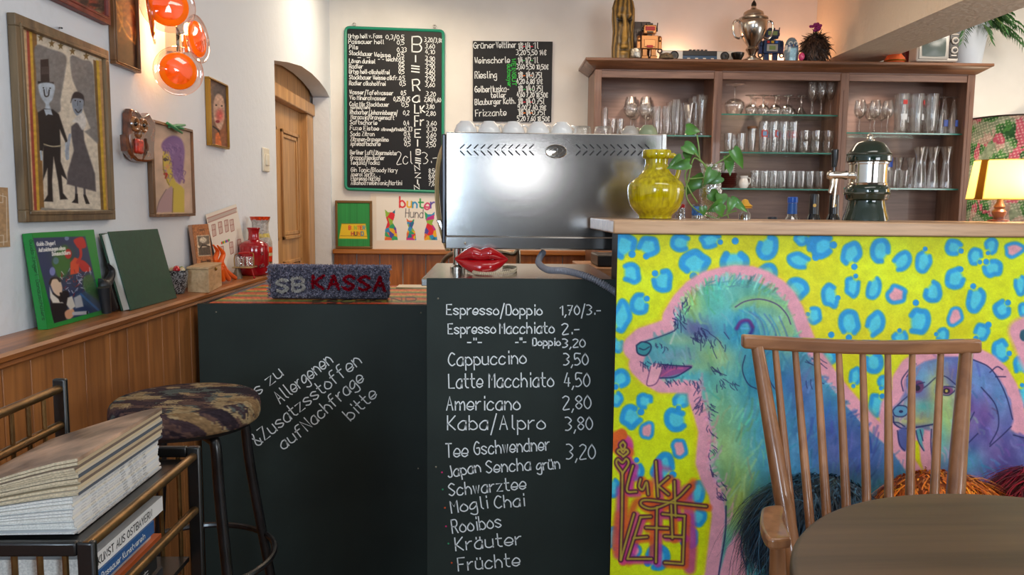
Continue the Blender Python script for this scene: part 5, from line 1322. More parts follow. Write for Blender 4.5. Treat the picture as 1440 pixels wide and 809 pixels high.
b = MB().lathe([(15.5 * s, 0), (15.5 * s, .003), (14.5 * s, .004), (13.5 * s, .002), (0, .003)], (0, 0, 0), 32, None, 1, .62); V = np.vstack(b.v) @ orient((0, -1, 0)).T
Vz = V.copy(); b2_ = MB(); b2_.add(np.c_[V[:, 0], V[:, 1], V[:, 2]] + bq, b.f)
bad = b2_.build('badge', CHROME, t)
rb = MB()
for P in (((775, 215), (779, 208), (784, 209), (783, 214), (776, 218), (788, 217)), ((788, 208), (792, 212), (787, 217)), ((771, 216), (773, 211), (776, 210))):
    Q = catmull(P, 5); rb.tube([at(x, y, Y=EY - .004) for x, y in Q], .0013, 6)
rb.build('badge_relief', STEEL, bad)
MB().ball(at(654, 342, Y=EY - .004), (.005, .002, .005), 10, 6).build('screw_head', mat('screw'), t)
# cables down the machine's open side
for k, (xs, c_) in enumerate(((616, (190, 160, 110)), (613, (206, 180, 130)), (620, (70, 66, 64)))):
    b = MB(); b.tube(catmull([at(xs + 13, 196, Y=2.75), at(xs + 3, 225, Y=2.74), at(xs, 262, Y=2.73), at(xs + 2, 300, Y=2.73), at(xs + 8, 330, Y=2.74), at(xs + 15, 352, Y=2.8)], 8), .0045, 8); b.build('cable', mat('cable_%d' % c_[0], c_, .5), t)
b = MB(); b.prism([at(x, y, Y=2.72) for x, y in ((613, 309), (620, 309), (629, 332), (624, 332))], (0, .05, 0)); b.build('side_lever', STEEL, t, bevel=.003)

PORC = mat('white_porcelain', (236, 234, 230), .18, coat=.4)


def cup(loc, label, m_, rz, s=1.0, tilt=.0):
    t = thing('coffee_cup', loc, label, 'cup', 'cups on the espresso machine')
    b = MB().lathe([(.042, .0), (.041, .004), (.039, .02), (.033, .036), (.022, .045), (.02, .049), (.017, .049), (.016, .046)], (0, 0, 0), 28)
    b2 = MB(); M = np.array(Euler((tilt, tilt * .5, rz)).to_matrix()); V = np.vstack(b.v) * s @ M.T; V[:, 2] -= V[:, 2].min(); b2.add(V + loc, b.f); b2.build('cup_body', m_, t)
    h = MB().tube(catmull([(.038, 0, .036), (.052, 0, .037), (.06, 0, .026), (.055, 0, .012), (.04, 0, .012)], 5), .0042, 8); V = np.vstack(h.v) * s @ np.array(Euler((0, 0, rz)).to_matrix()).T
    h2 = MB(); h2.add(V + loc, h.f); h2.build('handle', m_, t)
    return t


for k, x in enumerate((655, 688, 722, 757, 790)):
    cup(at(x, 186, Y=2.72) * [1, 1, 0] + [0, 0, EZ1 + .0005], f'upturned white coffee cup on the espresso machine, {ORD[k]} from the green menu board', PORC, .5 + .15 * (k % 2), .98, .0)
cup(at(886, 188, Y=2.72) * [1, 1, 0] + [0, 0, EZ1 + .0005], 'upturned grey coffee cup on the espresso machine next to the sage green cup', mat('grey_porcelain', (176, 168, 158), .25, coat=.3), 2.6, .78)
cup(at(911, 188, Y=2.72) * [1, 1, 0] + [0, 0, EZ1 + .0005], 'upturned sage green coffee cup on the espresso machine above the yellow jug', mat('sage_porcelain', (142, 152, 118), .25, coat=.3), 2.7, .85)
for k, (x, n_) in enumerate(((819, 'beside the last white cup'), (848, 'beside the grey cup'))):
    q = at(x, 188, Y=2.70) * [1, 1, 0] + [0, 0, EZ1 + .0005]
    g = thing('tumbler', q, 'upturned short glass tumbler on the espresso machine ' + n_, 'glass', 'tumblers on the espresso machine')
    MB().lathe([(.032, 0), (.031, .02), (.027, .03), (.025, .033), (.0, .032)], q, 24).build('glass_body', CG, g)
    MB().torus(q + [0, 0, .031], .026, .0022, 24, 6).build('base_ring', CG, g)

# red lips telephone and its cord
q = at(677, 385, Z=1.0065); s = q[1] / 1089
t = thing('lips_telephone', q, 'glossy red telephone shaped like a pair of lips on the steel worktop', 'telephone')
LIP = mat('red_lips', (176, 10, 20), .16, coat=.8)
LP = lambda L: [(q[0] + (x - 677) * s, q[1] + dy, q[2] + (385 - y) * s) for x, y, dy in L]


def lip(P, r, fl):
    P = catmull(P, 8); r = np.interp(np.linspace(0, 1, len(P)), np.linspace(0, 1, len(r)), r) * s
    mb = MB(); n = 16; V = []
    T = np.gradient(P, axis=0)
    for p, t_, rr in zip(P, T, r):
        up = np.array([-t_[2], 0, t_[0]]); up /= np.linalg.norm(up) + 1e-9
        if up[2] < 0: up = -up
        for a in np.linspace(0, 2 * np.pi, n, endpoint=False): V.append(p + rr * (math.sin(a) * up * 1.0 + math.cos(a) * np.array([0, -1, 0]) * fl))
    k = len(P)
    mb.add(V, [(i * n + j, i * n + (j + 1) % n, (i + 1) * n + (j + 1) % n, (i + 1) * n + j) for i in range(k - 1) for j in range(n)]); return mb


lip(LP([(639.5, 364, 0), (650, 360.5, -.004), (664, 356, -.01), (676, 358.5, -.008), (689, 356, -.01), (703, 360.5, -.004), (714, 364.5, 0)]), [1, 5.2, 9, 8.2, 9, 5.2, 1], 1.1).build('upper_lip', LIP, t)
lip(LP([(640, 365, 0), (652, 370, -.006), (665, 374, -.012), (677, 375.3, -.014), (690, 374, -.012), (702, 370, -.006), (714, 365, 0)]), [1, 6.5, 9.5, 10.2, 9.5, 6.5, 1], 1.1).build('lower_lip', LIP, t)
MB().ball(LP([(677, 366, .012)])[0], (30 * s, .02, 14 * s), 20, 12).build('phone_back', LIP, t)
cd = []
base = catmull([at(656, 383, Z=1.0075), at(675, 387.5, Z=1.0075), at(700, 387, Z=1.0075), at(722, 384, Z=1.0075), at(726, 380, Z=1.0075), at(716, 378, Z=1.0075), at(707, 379, Z=1.0075)], 46)
for k, p in enumerate(base): a = k * 1.25; cd.append(p + np.array([0, .0055 * math.cos(a), .0065 + .0055 * math.sin(a)]))
MB().tube(cd, .0017, 6).build('coiled_cord', mat('cream_cord', (214, 198, 168), .5), t)

# ribbed drain hose
hp = catmull([at(764, 355, Y=2.66), at(759, 363, Y=2.62), at(758, 371, Y=2.55), at(770, 379.5, Y=2.44), at(792, 381, Y=2.36), at(812, 385, Y=2.31), at(835, 393, Y=2.286), at(858, 406, Y=2.284), at(872, 416, Y=2.284)], 14)
hp[:, 2] = np.where(hp[:, 1] > 2.32, np.maximum(hp[:, 2], 1.0185), hp[:, 2])
hp = np.array([np.array([np.interp(k, np.arange(len(hp)), hp[:, j]) for j in range(3)]) for k in np.linspace(0, len(hp) - 1, 260)])
rad = .0098 + .0014 * np.sign(np.sin(np.arange(260) * 1.6))
tag(MB().tube(hp, rad, 10).build('drain_hose', mat('hose_grey', (134, 136, 146), .35, coat=.2)), 'ribbed grey drain hose running from the espresso machine over the chalkboard top', 'hose')
# bent chrome stacking handle and tray between the till counter and the machine
b = MB(); b.tube(catmull([(-.26, 3.9, .5), (-.255, 3.9, .80), (-.24, 3.86, .93), (-.20, 3.82, .985), (-.14, 3.78, 1.0), (0.1, 3.74, 1.0), (.14, 3.74, .9), (.15, 3.74, FZ)], 8), .012, 10)
b.tube(catmull([(-.26, 3.9, .5), (-.262, 3.9, FZ)], 2), .012, 10)
tag(b.build('chair_frame', mat('bent_steel', (150, 140, 124), .3, 1)), 'bent tubular steel chair back seen between till counter and espresso machine', 'chair')

# ================================================================ on the bar worktop
ZB = 1.1915
ZPL = lambda x, y: (870 + x / 5.055, 170 + y / 5.055)
q = at(921, 308, Y=2.32); q[2] = ZB; s = 2.32 / 1089
YEL = bpy.data.materials.new('yellow_glaze'); YEL.use_nodes = True; nt = YEL.node_tree; bs = nt.nodes['Principled BSDF']; bs.inputs['Roughness'].default_value = .12; bs.inputs['Coat Weight'].default_value = .6
tc = nt.nodes.new('ShaderNodeTexCoord'); mp = nt.nodes.new('ShaderNodeMapping'); mp.inputs['Scale'].default_value = (60, 60, 10); nz = nt.nodes.new('ShaderNodeTexNoise'); nz.inputs['Scale'].default_value = 1.5; nz.inputs['Detail'].default_value = 6
rp = nt.nodes.new('ShaderNodeValToRGB'); rp.color_ramp.elements[0].position = .3; rp.color_ramp.elements[1].position = .66; rp.color_ramp.elements[0].color = L4((148, 128, 0)); rp.color_ramp.elements[1].color = L4((204, 186, 6))
nt.links.new(tc.outputs['Object'], mp.inputs['Vector']); nt.links.new(mp.outputs['Vector'], nz.inputs['Vector']); nt.links.new(nz.outputs['Fac'], rp.inputs['Fac']); nt.links.new(rp.outputs['Color'], bs.inputs['Base Color'])
t = thing('jug_vase', q, 'big glossy yellow ceramic jug with small handle on the bar worktop', 'vase')
MB().lathe(pl([(309, 22), (308, 23.5), (305, 23.5), (303, 25), (297, 31), (291, 35.5), (281, 38.5), (270, 39.6), (263, 39), (257, 35.5), (251, 28), (246, 22), (240, 17.5), (232, 15.6), (226, 16), (224, 19.4), (222, 20.2), (215, 20.2), (213.4, 19), (214, 16.5), (228, 13)], s, 309), q, 48).build('jug_body', YEL, t)
hx = lambda x, y: np.array([q[0] + (x - 921) * s, q[1] + .004, q[2] + (309 - y) * s])
MB().tube(catmull([hx(938, 221), hx(946, 221), hx(951, 228), hx(953, 240), hx(950, 252), hx(944, 257)], 6), [.0085] * 6 + [.0075] * 20 + [.008] * 5, 12).build('handle', YEL, t)

# pothos cutting in a cut-glass vase
q = at(998, 307, Y=2.36); q[2] = ZB; s = 2.36 / 1089
t = thing('potted_plant', q, 'trailing heart-leaved pothos in a clear cut-glass vase on the bar', 'plant')
MB().lathe(pl([(308, 13), (306, 13.5), (303, 10), (299, 5), (295, 6), (290, 10.5), (280, 15), (270, 16), (260, 14.5), (248, 13.4), (238, 14.4), (230, 16.6), (230, 15.6), (240, 13.2), (252, 12.2), (264, 14), (276, 13.6), (286, 9), (291, 4), (291.2, .01)], s, 308), q, 20).build('glass_vase', glass('cut_glass', (244, 246, 244), .14, .9, .04, .5), t)
MB().lathe(pl([(291, 3), (284, 9), (274, 13.5), (264, 13.6), (262, .01)], s, 308), q, 20).build('water', glass('water_in_vase', (226, 226, 210), .1, .6, .05, .2), t)
LEAF = mat('pothos_leaf', (70, 124, 46), .35, noise=.3, nscale=14, coat=.2); STEM = mat('pothos_stem', (120, 150, 76), .5)
st = MB(); H = lambda x, y, d=0: at(*ZPL(x, y), Y=2.34 + d)
for P in (((640, 360), (600, 300), (575, 265), (570, 190), (556, 100)), ((640, 340), (585, 290), (540, 265), (520, 300), (512, 320), (500, 400), (480, 470), (490, 560), (560, 640), (690, 695)), ((645, 350), (670, 325), (710, 295), (760, 265), (800, 235)), ((520, 310), (475, 370), (480, 440), (520, 520), (560, 580)), ((640, 400), (520, 412), (490, 405)), ((700, 690), (760, 670), (800, 650), (840, 640)), ((700, 695), (730, 640), (720, 600)), ((575, 265), (540, 230)), ((780, 690), (770, 650), (790, 600))):
    st.tube(catmull([H(x, y, -.006 * (k % 2)) for k, (x, y) in enumerate(P)], 6), .0022, 6)
st.build('stems', STEM, t)
lv = MB()


def leaf(x, y, l, w, ang, tilt=0, dep=0):
    """heart leaf: stalk end at its notch, tip at +l along ang (degrees, photograph sense)"""
    sc = 2.34 / 1089 / 5.055
    h = np.array([(0, .08), (-.08, .26), (-.02, .44), (.16, .5), (.4, .44), (.66, .28), (.86, .1), (1, 0)])
    out = np.vstack([h, h[::-1][1:] * [1, -1]]); mid = np.linspace(0, 1, 5)
    V = []; c, s_ = math.cos(R(ang)), math.sin(R(ang))
    for u, v in list(out) + [(m_, 0) for m_ in mid]:
        uu, vv = (u - .45) * l * sc, v * w * sc; d = -abs(v) * w * sc * .45 + (u - .4) ** 2 * l * sc * .35 + tilt * (u - .5) * l * sc
        V.append((uu * c - vv * s_, d, -(uu * s_ + vv * c)))
    n = len(out); o = H(x, y, dep)
    F_ = []
    top_ = [0, 1, 2, 3, 4, 5, 6, 7]; bot = [n - 1 - k for k in range(0, 7)]
    M_ = [n + k for k in range(5)]
    F_ += [(M_[0], 0, 1, 2), (M_[0], 2, 3, M_[1]), (M_[1], 3, 4, M_[2]), (M_[2], 4, 5, M_[3]), (M_[3], 5, 6, 7)]
    B_2 = [n - 1 - k for k in range(8)]
    F_ += [(M_[0], B_2[2], B_2[1], B_2[0]), (M_[0], M_[1], B_2[3], B_2[2]), (M_[1], M_[2], B_2[4], B_2[3]), (M_[2], M_[3], B_2[5], B_2[4]), (M_[3], 7, B_2[6], B_2[5])]
    lv.add(np.array(V) + o, F_)


for L_ in ((527, 66, 122, 82, 5, .5), (516, 205, 130, 84, 35, -.3), (492, 252, 84, 74, 70, .3, .02), (402, 300, 130, 84, 145, -.2, -.10), (440, 318, 136, 76, 165, .2, -.11), (540, 445, 150, 110, 150, .3, .03), (520, 470, 140, 90, 120, .2, .04), (640, 400, 130, 92, 118, 0, -.03), (680, 420, 110, 80, 150, .3, -.02), (848, 268, 166, 84, 55, .2, -.02), (786, 318, 140, 74, 84, -.3), (770, 300, 110, 50, 95, .5, .01),
           (682, 545, 110, 90, 40, .3, -.02), (725, 562, 96, 88, 95, -.2, -.03), (690, 615, 120, 90, 150, .2, -.04), (720, 640, 90, 80, 60, .2, -.05), (795, 600, 104, 76, 100, 0, -.03), (855, 600, 150, 64, 38, -.2, -.02), (600, 640, 70, 60, 80, .1, -.02)): leaf(*L_)
lv.build('foliage', LEAF, t, smooth=80)

# bottles and little things between the jug and the tap
RB_ = mat('red_cap', (190, 20, 30), .3)


def bottle(name, px, y_top, Y, base, prof, label, parts, cat='bottle'):
    """prof: list of (m_name, [(ypx, rpx)...]) stacked from the base up"""
    q = at(px, y_top, Y=Y); s = Y / 1089; o = np.array([q[0], Y, base]); zt = q[2]
    t = thing(name, o, label, cat)
    for nm, m_, pp in parts:
        MB().lathe(sorted([(r * s, z) for r, z in [(r, (zt - (y - y_top) * s) - base) for y, r in pp]], key=lambda k: k[1]), o, 24).build(nm, m_, t)
    return t


tag(MB().box((.42, 2.58, .90), (2.6, 3.0, .925)).build('bottle_shelf', mat('dark_carcass', (40, 34, 30), .6)), 'dark low shelf behind the bar carrying the bottles', 'shelf')
BLK = mat('black_glass', (16, 15, 17), .15, coat=.5); BLG = mat('black_foil', (30, 28, 30), .3)
yb_ = 2.74; bpx = lambda z: 277 + (at(1115, 277, Y=yb_)[2] - z) * 1089 / yb_
bt = bpx(.9255)
bottle('bottle', 1115, 277, yb_, .9255, None, 'clear spirit bottle with blue capped neck behind the bar', [('glass_body', glass('bottle_glass', (236, 242, 240), .1, .8), [(bt, 14), (330, 14.5), (318, 14), (311, 12), (304, 7), (283, 6)]), ('neck_label', mat('blue_label', (36, 92, 170), .4), [(301, 6.9), (286, 6.4)]), ('cap', mat('blue_cap', (30, 90, 190), .3), [(285.5, 7), (284, 7.2), (278, 7), (277, 6)])])
for px, yt, n_ in ((1145.5, 273, 'nearer the blue capped bottle'), (1173.5, 274, 'nearer the beer tap tower')):
    b = bottle('bottle', px, yt, yb_, .9255, None, 'dark glass bottle with black neck foil and gold dot, ' + n_, [('glass_body', BLK, [(bt, 13.2), (326, 13.4), (316, 12.6), (308, 9.5), (300, 6.6), (290, 6.2)]), ('neck_foil', BLG, [(303, 7), (285, 6.6), (276, 6.6), (yt, 6)])])
    MB().lathe([(.006, 0), (.006, .0012)], at(px, 289, Y=yb_ - 6.9 * yb_ / 1089), 14, orient((0, -1, 0))).build('gold_dot', mat('gold_print', (176, 140, 70), .4, .6), b)
bottle('bottle', 1086, 305, yb_, .9255, None, 'bottle of which only the dark cap shows above the worktop', [('glass_body', BLK, [(bt, 14), (345, 14), (330, 7), (312, 6.5)]), ('cap', mat('dark_cap', (34, 40, 54), .3), [(313, 6.8), (306, 6.8), (305, 6)])])
t = bottle('mini_bottle', 1048, 280, 2.4, ZB, None, 'miniature bottle wearing a yellow sombrero cap on the bar worktop', [('glass_body', glass('bottle_glass'), [(309, 8.6), (301, 8.4), (297, 5), (293, 4.6)]), ('liquor', glass('amber_liquor', (206, 170, 90), .08, .5), [(308.5, 7.9), (302, 7.8)]), ('sombrero_cap', mat('yellow_plastic', (214, 158, 50), .45), [(293.5, 4), (292.6, 10.5), (290, 11), (291, 8), (286, 6), (281.5, 4), (280, 1)])])
bottle('shaker', 957, 287, 2.44, ZB, None, 'small glass shaker with red lid beside the yellow jug', [('glass_body', glass('shaker_glass', (214, 214, 214), .2, .8, .1, .4), [(309, 7.5), (296, 6.5), (292, 5.5)]), ('lid', RB_, [(292.4, 6.2), (288.5, 6.4), (287, 5)])], 'shaker')
bottle('mini_bottle', 981, 287, 2.46, ZB, None, 'small glass with blue and white label behind the pothos vase', [('glass_body', glass('bottle_glass'), [(309, 7.5), (289, 7.5), (287, 7)]), ('label_band', mat('delft_label', (60, 110, 190), .4, noise=.8, nscale=60), [(303, 7.9), (290, 7.9)])])

# ceramic beer tap tower
q = at(1217, 310, Y=2.42); q[2] = ZB; s = 2.42 / 1089
t = thing('beer_tap', q, 'dark green ceramic beer tap tower with chrome band and black lever', 'beer tap')
GC = mat('green_ceramic', (22, 42, 32), .12, coat=.7)
K_ = lambda L: pl(L, s, 312)
MB().lathe(K_([(312, 31), (309, 30.5), (297, 27), (287, 24.6), (284, 24.5)]), q, 40).build('skirt', GC, t)
MB().lathe(K_([(284.5, 24), (282, 28), (276, 29.5), (270, 30), (266, 29), (263, 27), (262, 25)]), q, 40).build('lower_collar', GC, t)
MB().lathe(K_([(262.5, 26.5), (260, 26.8), (259, 25.4), (234, 25.4), (233, 26.8), (230.5, 26.8)]), q, 40).build('chrome_band', CHROME, t)
MB().lathe(K_([(231, 27), (229, 29.6), (224, 29.6), (219, 28.6), (215, 26.4), (209, 23), (204, 19), (201.5, 13), (200, 7)]), q, 40).build('dome', GC, t)
MB().lathe(K_([(200.5, 6), (199, 6.5), (198, 3.5), (196.5, 5), (195, 3), (193.5, 4), (192, 2.6), (190, .6)]), q, 20).build('finial', CHROME, t)
for yy, rr in ((219.5, 28.6), (274, 29.8)):
    P = [q + np.array([rr * s * math.cos(a), rr * s * math.sin(a), (312 - yy) * s + .0022 * math.sin(a * 40)]) for a in np.linspace(0, 2 * np.pi, 320, endpoint=False)]
    P2 = [q + np.array([rr * s * math.cos(a), rr * s * math.sin(a), (312 - yy) * s - .0022 * math.sin(a * 40)]) for a in np.linspace(0, 2 * np.pi, 320, endpoint=False)]
    MB().tube(P, .0018, 5, closed=True).tube(P2, .0018, 5, closed=True).build('rope_band', GC, t)
ff = lambda x, y, d=0: np.array([q[0] + (x - 1217) * s, q[1] - .01 + d, q[2] + (312 - y) * s])
b = MB().tube([ff(1196, 249), ff(1186, 249), ff(1184, 249), ff(1176, 249), ff(1168, 249), ff(1158, 249)], [.011, .011, .014, .011, .013, .012], 14); b.ball(ff(1163, 249), (.015, .013, .014)); b.build('tap_body', CHROME, t)
b = MB().tube([ff(1164, 252), ff(1165, 262), ff(1162, 274)], [.008, .007, .006], 12); b.tube([ff(1170, 254), ff(1169, 276), ff(1168, 294)], [.006, .0055, .0045], 12); b.build('spout', mat('spout_metal', (206, 190, 170), .2, 1), t)
b = MB().tube([ff(1166, 246), ff(1166, 238)], .004, 10); b.tube([ff(1166, 238), ff(1166.5, 226), ff(1166, 214), ff(1166, 213)], [.0075, .010, .0115, .009], 14); b.build('lever', mat('black_lever', (20, 18, 20), .2, coat=.4), t)

# lit table lamp on the bar
q = at(1404, 312, Y=2.45); q[2] = ZB; s = 2.45 / 1089
t = thing('table_lamp', q, 'lit table lamp with yellow cloth shade and turned wooden foot on the bar', 'lamp')
MB().lathe(pl([(312, 14), (310, 14), (308, 7), (305, 7), (301, 9), (298, 9.5), (294, 6), (291, 7.5), (288, 6), (284, 4), (270, 3)], s, 312), q, 28).build('turned_foot', wood('turned_wood', (84, 36, 20), (118, 58, 34), 'z', .35, .3), t)
nn, hh = 96, 24; aa = np.linspace(0, 2 * np.pi, nn, endpoint=False); tt = np.linspace(0, 1, hh)
G = []; CC = []
for v in tt:
    r = (43 + (35 - 43) * v) * s; z = (281 + (225.5 - 281) * v)
    for a in aa:
        G.append((q[0] + r * math.cos(a), q[1] + r * math.sin(a), q[2] + (312 - z) * s))
        band = abs((math.degrees(a) - 200 + 180) % 360 - 180) < 9
        CC.append((58, 36, 6) if band else ((60, 40, 20) if v < .03 or v > .97 else (246, 216, 128)))
sh = MB(); sh.add(G, [(i * nn + j, i * nn + (j + 1) % nn, (i + 1) * nn + (j + 1) % nn, (i + 1) * nn + j) for i in range(hh - 1) for j in range(nn)], lin(np.array(CC, float)))
sh.build('lamp_shade', vcol('shade_cloth', .9, 0, .6, .1), t)
lb = q + np.array([.012, 0, (312 - 257) * s])
MB().ball(lb, (.018, .018, .024), 14, 10).build('bulb', mat('lit_bulb2', (255, 226, 160), .3, emit=(255, 214, 140), es=25), t)
MB().tube([q + np.array([0, 0, 40 * s]), lb - np.array([0, 0, .02])], .008, 10).build('lamp_holder', CHROME, t)
point('table_lamp_light', lb + np.array([0, 0, .035]), 2.6, (1, .78, .48), .02); point('table_lamp_light', lb + np.array([.02, -.03, -.01]), 2.2, (1, .78, .48), .02)

# big drum lamp beside the cabinet
cx = at(1432, 160, Y=5.5)[0]; rr = .335; z1_ = at(1420, 160, Y=5.17)[2]
t = thing('drum_lamp', (cx, 5.48, FZ), 'big drum lampshade printed with green and pink leaves beside the glass cabinet', 'lamp')
nn, hh = 420, 180; aa = np.linspace(0, 2 * np.pi, nn, endpoint=False); zz = np.linspace(1.0, z1_, hh)
A2, Z2 = np.meshgrid(aa, zz); G = np.stack([cx + rr * np.cos(A2), 5.48 + rr * np.sin(A2), Z2], -1).reshape(-1, 3)
u, v = (A2 * rr * 30).ravel(), (Z2 * 30).ravel()
n1, n2, n3 = fbm(u * .5, v * .5, 11), fbm(u * .6, v * .35, 21), fbm(u * 2, v * 2, 31)
C3 = np.tile(np.array((120, 130, 110.)), (len(u), 1))
C3[n1 > .5] = (64, 110, 58); C3[n1 > .62] = (40, 76, 44); C3[n2 > .58] = (160, 74, 94); C3[(n2 > .52) & (n1 < .45)] = (158, 134, 126); C3 *= (.75 + .5 * n3)[:, None]
dot_ = (np.hypot((u * 1.5 + v * .5) % 1 - .5, (v * 1.6 - u * .4) % 1 - .5) < .3) & (fbm(u * .3, v * .3, 5) > .42); C3[dot_] = C3[dot_] * .5 + np.array((206, 200, 186)) * .5
sh = MB(); sh.add(G, [(i * nn + j, i * nn + (j + 1) % nn, (i + 1) * nn + (j + 1) % nn, (i + 1) * nn + j) for i in range(hh - 1) for j in range(nn)], lin(np.clip(C3, 0, 255)))
sh.build('lamp_shade', vcol('printed_shade', .7, 0, .5, .2), t)
MB().torus((cx, 5.48, z1_), rr, .006, 60, 6).build('top_rim', mat('dark_rim', (50, 40, 36), .5), t)
MB().lathe([(.16, 0), (.16, .02), (.015, .04), (.015, 1.5), (.03, 1.52), (.03, 1.6)], (cx, 5.48, FZ), 20).build('stand', DARKM, t)
for a in (0, 2.1, 4.2): MB().tube([(cx, 5.48, FZ + 1.55), (cx + rr * math.cos(a), 5.48 + rr * math.sin(a), FZ + 1.55)], .003, 6).build('spoke', DARKM, t)
point('drum_lamp_light', (cx, 5.48, 1.5), 15, (1, .84, .62), .06)

# ================================================================ glass cabinet on the back wall
YC, YK = 5.45, 5.80                                   # cabinet front, cabinet back
SC_ = YC / 1089
WAL = wood('walnut', (116, 88, 78), (134, 104, 92), 'x', .45, .1, .6); WALZ = wood('walnut_upright', (112, 78, 62), (142, 104, 84), 'z', .4, .15, .6)
CX = lambda px, y=200: at(px, y, Y=YC)[0]
CZ = lambda px, py: at(px, py, Y=YC)[2]
x0, x1 = CX(836, 120), CX(1371, 120); zt = CZ(1100, 101); zc = CZ(1100, 88)
cab = thing('glass_cabinet', ((x0 + x1) / 2, (YC + YK) / 2, FZ), 'long walnut cabinet of three lit open bays filled with bar glasses', 'cabinet')
MB().box((x0, YK - .015, FZ), (x1, YK, zt)).build('back_panel', WAL, cab)
for nm, a, b in (('side_panel', x0, x0 + .03), ('side_panel', x1 - .03, x1)):
    MB().box((a, YC + .02, FZ), (b, YK - .015, zt)).build(nm, WALZ, cab)
posts = [(CX(836, 120), CX(846, 120)), (CX(1004, 120), CX(1016, 120)), (CX(1182, 120), CX(1194, 120)), (CX(1360, 120), CX(1371, 120))]
for k, (a, b) in enumerate(posts):
    p = MB().box((a, YC - .004, FZ), (b, YC + .022, zt)); p.build('front_post', WALZ, cab, bevel=.004)
    MB().box(((a + b) / 2 - .006, YC - .007, FZ + .3), ((a + b) / 2 + .006, YC - .003, zt - .12)).build('post_bead', WALZ, cab)
    if k in (1, 2): MB().box((a + .02, YC + .02, FZ), (b - .02, YK - .015, zt)).build('divider', WALZ, cab)
MB().box((x0, YC + .0, zt - .008), (x1, YK, zt + .004)).build('top_panel', WAL, cab)
MB().box((x0 + .02, YC + .004, zt - .055), (x1 - .02, YC + .02, zt - .008)).build('door_track', wood('walnut_track', (116, 84, 70), (150, 114, 96), 'x', .4), cab, bevel=.003)
c_ = MB(); o = .07
c_.hexa([(x0 - .005, YC - .012, zt), (x1 + .005, YC - .012, zt), (x1 + .005, YK, zt), (x0 - .005, YK, zt)], [(x0 - o, YC - .08, zc - .02), (x1 + o, YC - .08, zc - .02), (x1 + o, YK, zc - .02), (x0 - o, YK, zc - .02)])
c_.box((x0 - o - .005, YC - .086, zc - .02), (x1 + o + .005, YK, zc)); c_.build('cornice', wood('walnut_cornice', (104, 66, 42), (150, 100, 66), 'x', .35, .3), cab, bevel=.004)
SHELFG = glass('shelf_glass', (236, 246, 242), .06, .5, .03); SHE = mat('shelf_edge', (60, 126, 112), .1, coat=.5)
BAYS = [(posts[0][1], posts[1][0]), (posts[1][1], posts[2][0]), (posts[2][1], posts[3][0])]
ZS = [[CZ(905, 188.5)], [CZ(1090, 159.5), CZ(1090, 213.5), CZ(1090, 265)], [CZ(1270, 186), CZ(1270, 264.5)]]
for (a, b), zs in zip(BAYS, ZS):
    a2, b2 = a - .015, b + .015
    for z in zs:
        s_ = MB().box((a2, YC + .05, z - .010), (b2, YK - .016, z)).build('glass_shelf', SHELFG, cab)
        MB().box((a2, YC + .046, z - .010), (b2, YC + .05, z)).build('shelf_edge', SHE, s_)
SPX = (916, 1086, 1257)
for px in SPX:
    x = CX(px, 110); y = YC + .13
    sp_ = MB().lathe([(.048, 0), (.046, -.006), (.036, -.008), (.034, -.002)], (x, y, zt - .008), 28).build('spotlight', CHROME, cab)
    MB().lathe([(.033, -.004), (.0, -.0045)], (x, y, zt - .0085), 20).build('lens', mat('lit_spot', (255, 240, 214), .3, emit=(255, 232, 196), es=18), sp_)
    spot('cabinet_spot', (x, y, zt - .02), (x, y + .02, 0), 24, (1, .88, .74), 150, .9, .025)

# -------------------------------------------------- glasses: one of each kind, then copies
CG = sparkling('pressed_glass')


def proto(kind, cat, prof, extra=None, n=18):
    t = thing(kind, (0, 0, 0), 'x', cat)
    MB().lathe(prof, (0, 0, 0), n).build('glass_body', CG, t)
    if extra: extra(t)
    return t


def tall(h, rt, rb, th=.0):
    return [(rb * .9, 0), (rb, .006), (rb + (rt - rb) * .5, h * .5), (rt, h), (rt * .95, h), (rb * .86 + (rt - rb) * .4, h * .45), (rb * .82, .016), (0, .014)]


def stem(h, rb, bowl, foot):
    return [(foot, 0), (foot, .003), (foot * .3, .010), (.005, .022), (.004, h * .42), (.008, h * .46)] + [(r * rb, h * (.46 + .54 * z)) for r, z in bowl] + [(bowl[-1][0] * rb * .95, h)] + [(r * rb * .94, h * (.46 + .54 * z) + .002) for r, z in bowl[::-1][1:]] + [(0, h * .49)]


def invert(prof):
    h = max(z for r, z in prof); return [(r, h - z) for r, z in prof][::-1]


WINE = [(.5, .06), (.85, .2), (1, .42), (.93, .7), (.78, 1)]
BALL = [(.55, .05), (.95, .25), (1, .45), (.85, .75), (.7, 1)]
FLU = [(.5, .08), (.85, .3), (1, .55), (.85, 1)]
PX = lambda n: n * 5.58 / 1089                        # photograph pixels to metres at the glasses' depth


def emblem(z, r, w, h, m_, nm='emblem', a0=-math.pi / 2):
    def f(t):
        n = 10; a = np.linspace(-w / 2, w / 2, n) / r + a0
        V = [((r + .001) * math.cos(k), (r + .001) * math.sin(k), z + zz) for zz in (-h / 2, h / 2) for k in a]
        MB().add(V, [(i, i + 1, n + i + 1, n + i) for i in range(n - 1)]).build(nm, m_, t)
    return f


def both(*fs):
    def f(t):
        for g in fs: g(t)
    return f


def handle(h, r):
    def f(t): MB().tube(catmull([(r * .95, 0, h * .84), (r * 1.5, 0, h * .82), (r * 1.75, 0, h * .55), (r * 1.45, 0, h * .26), (r * .9, 0, h * .2)], 5), .0055, 8).build('handle', CG, t)
    return f


EMR = mat('emblem_red', (196, 60, 50), .4); EMB = mat('emblem_blue', (110, 150, 190), .4); EMW = mat('emblem_white', (220, 222, 224), .5); EMD = mat('emblem_dark_red', (190, 40, 30), .4); EMN = mat('emblem_navy', (60, 80, 150), .4)
LQ = mat('latte_brown', (120, 80, 50), .5)
PRO = {}


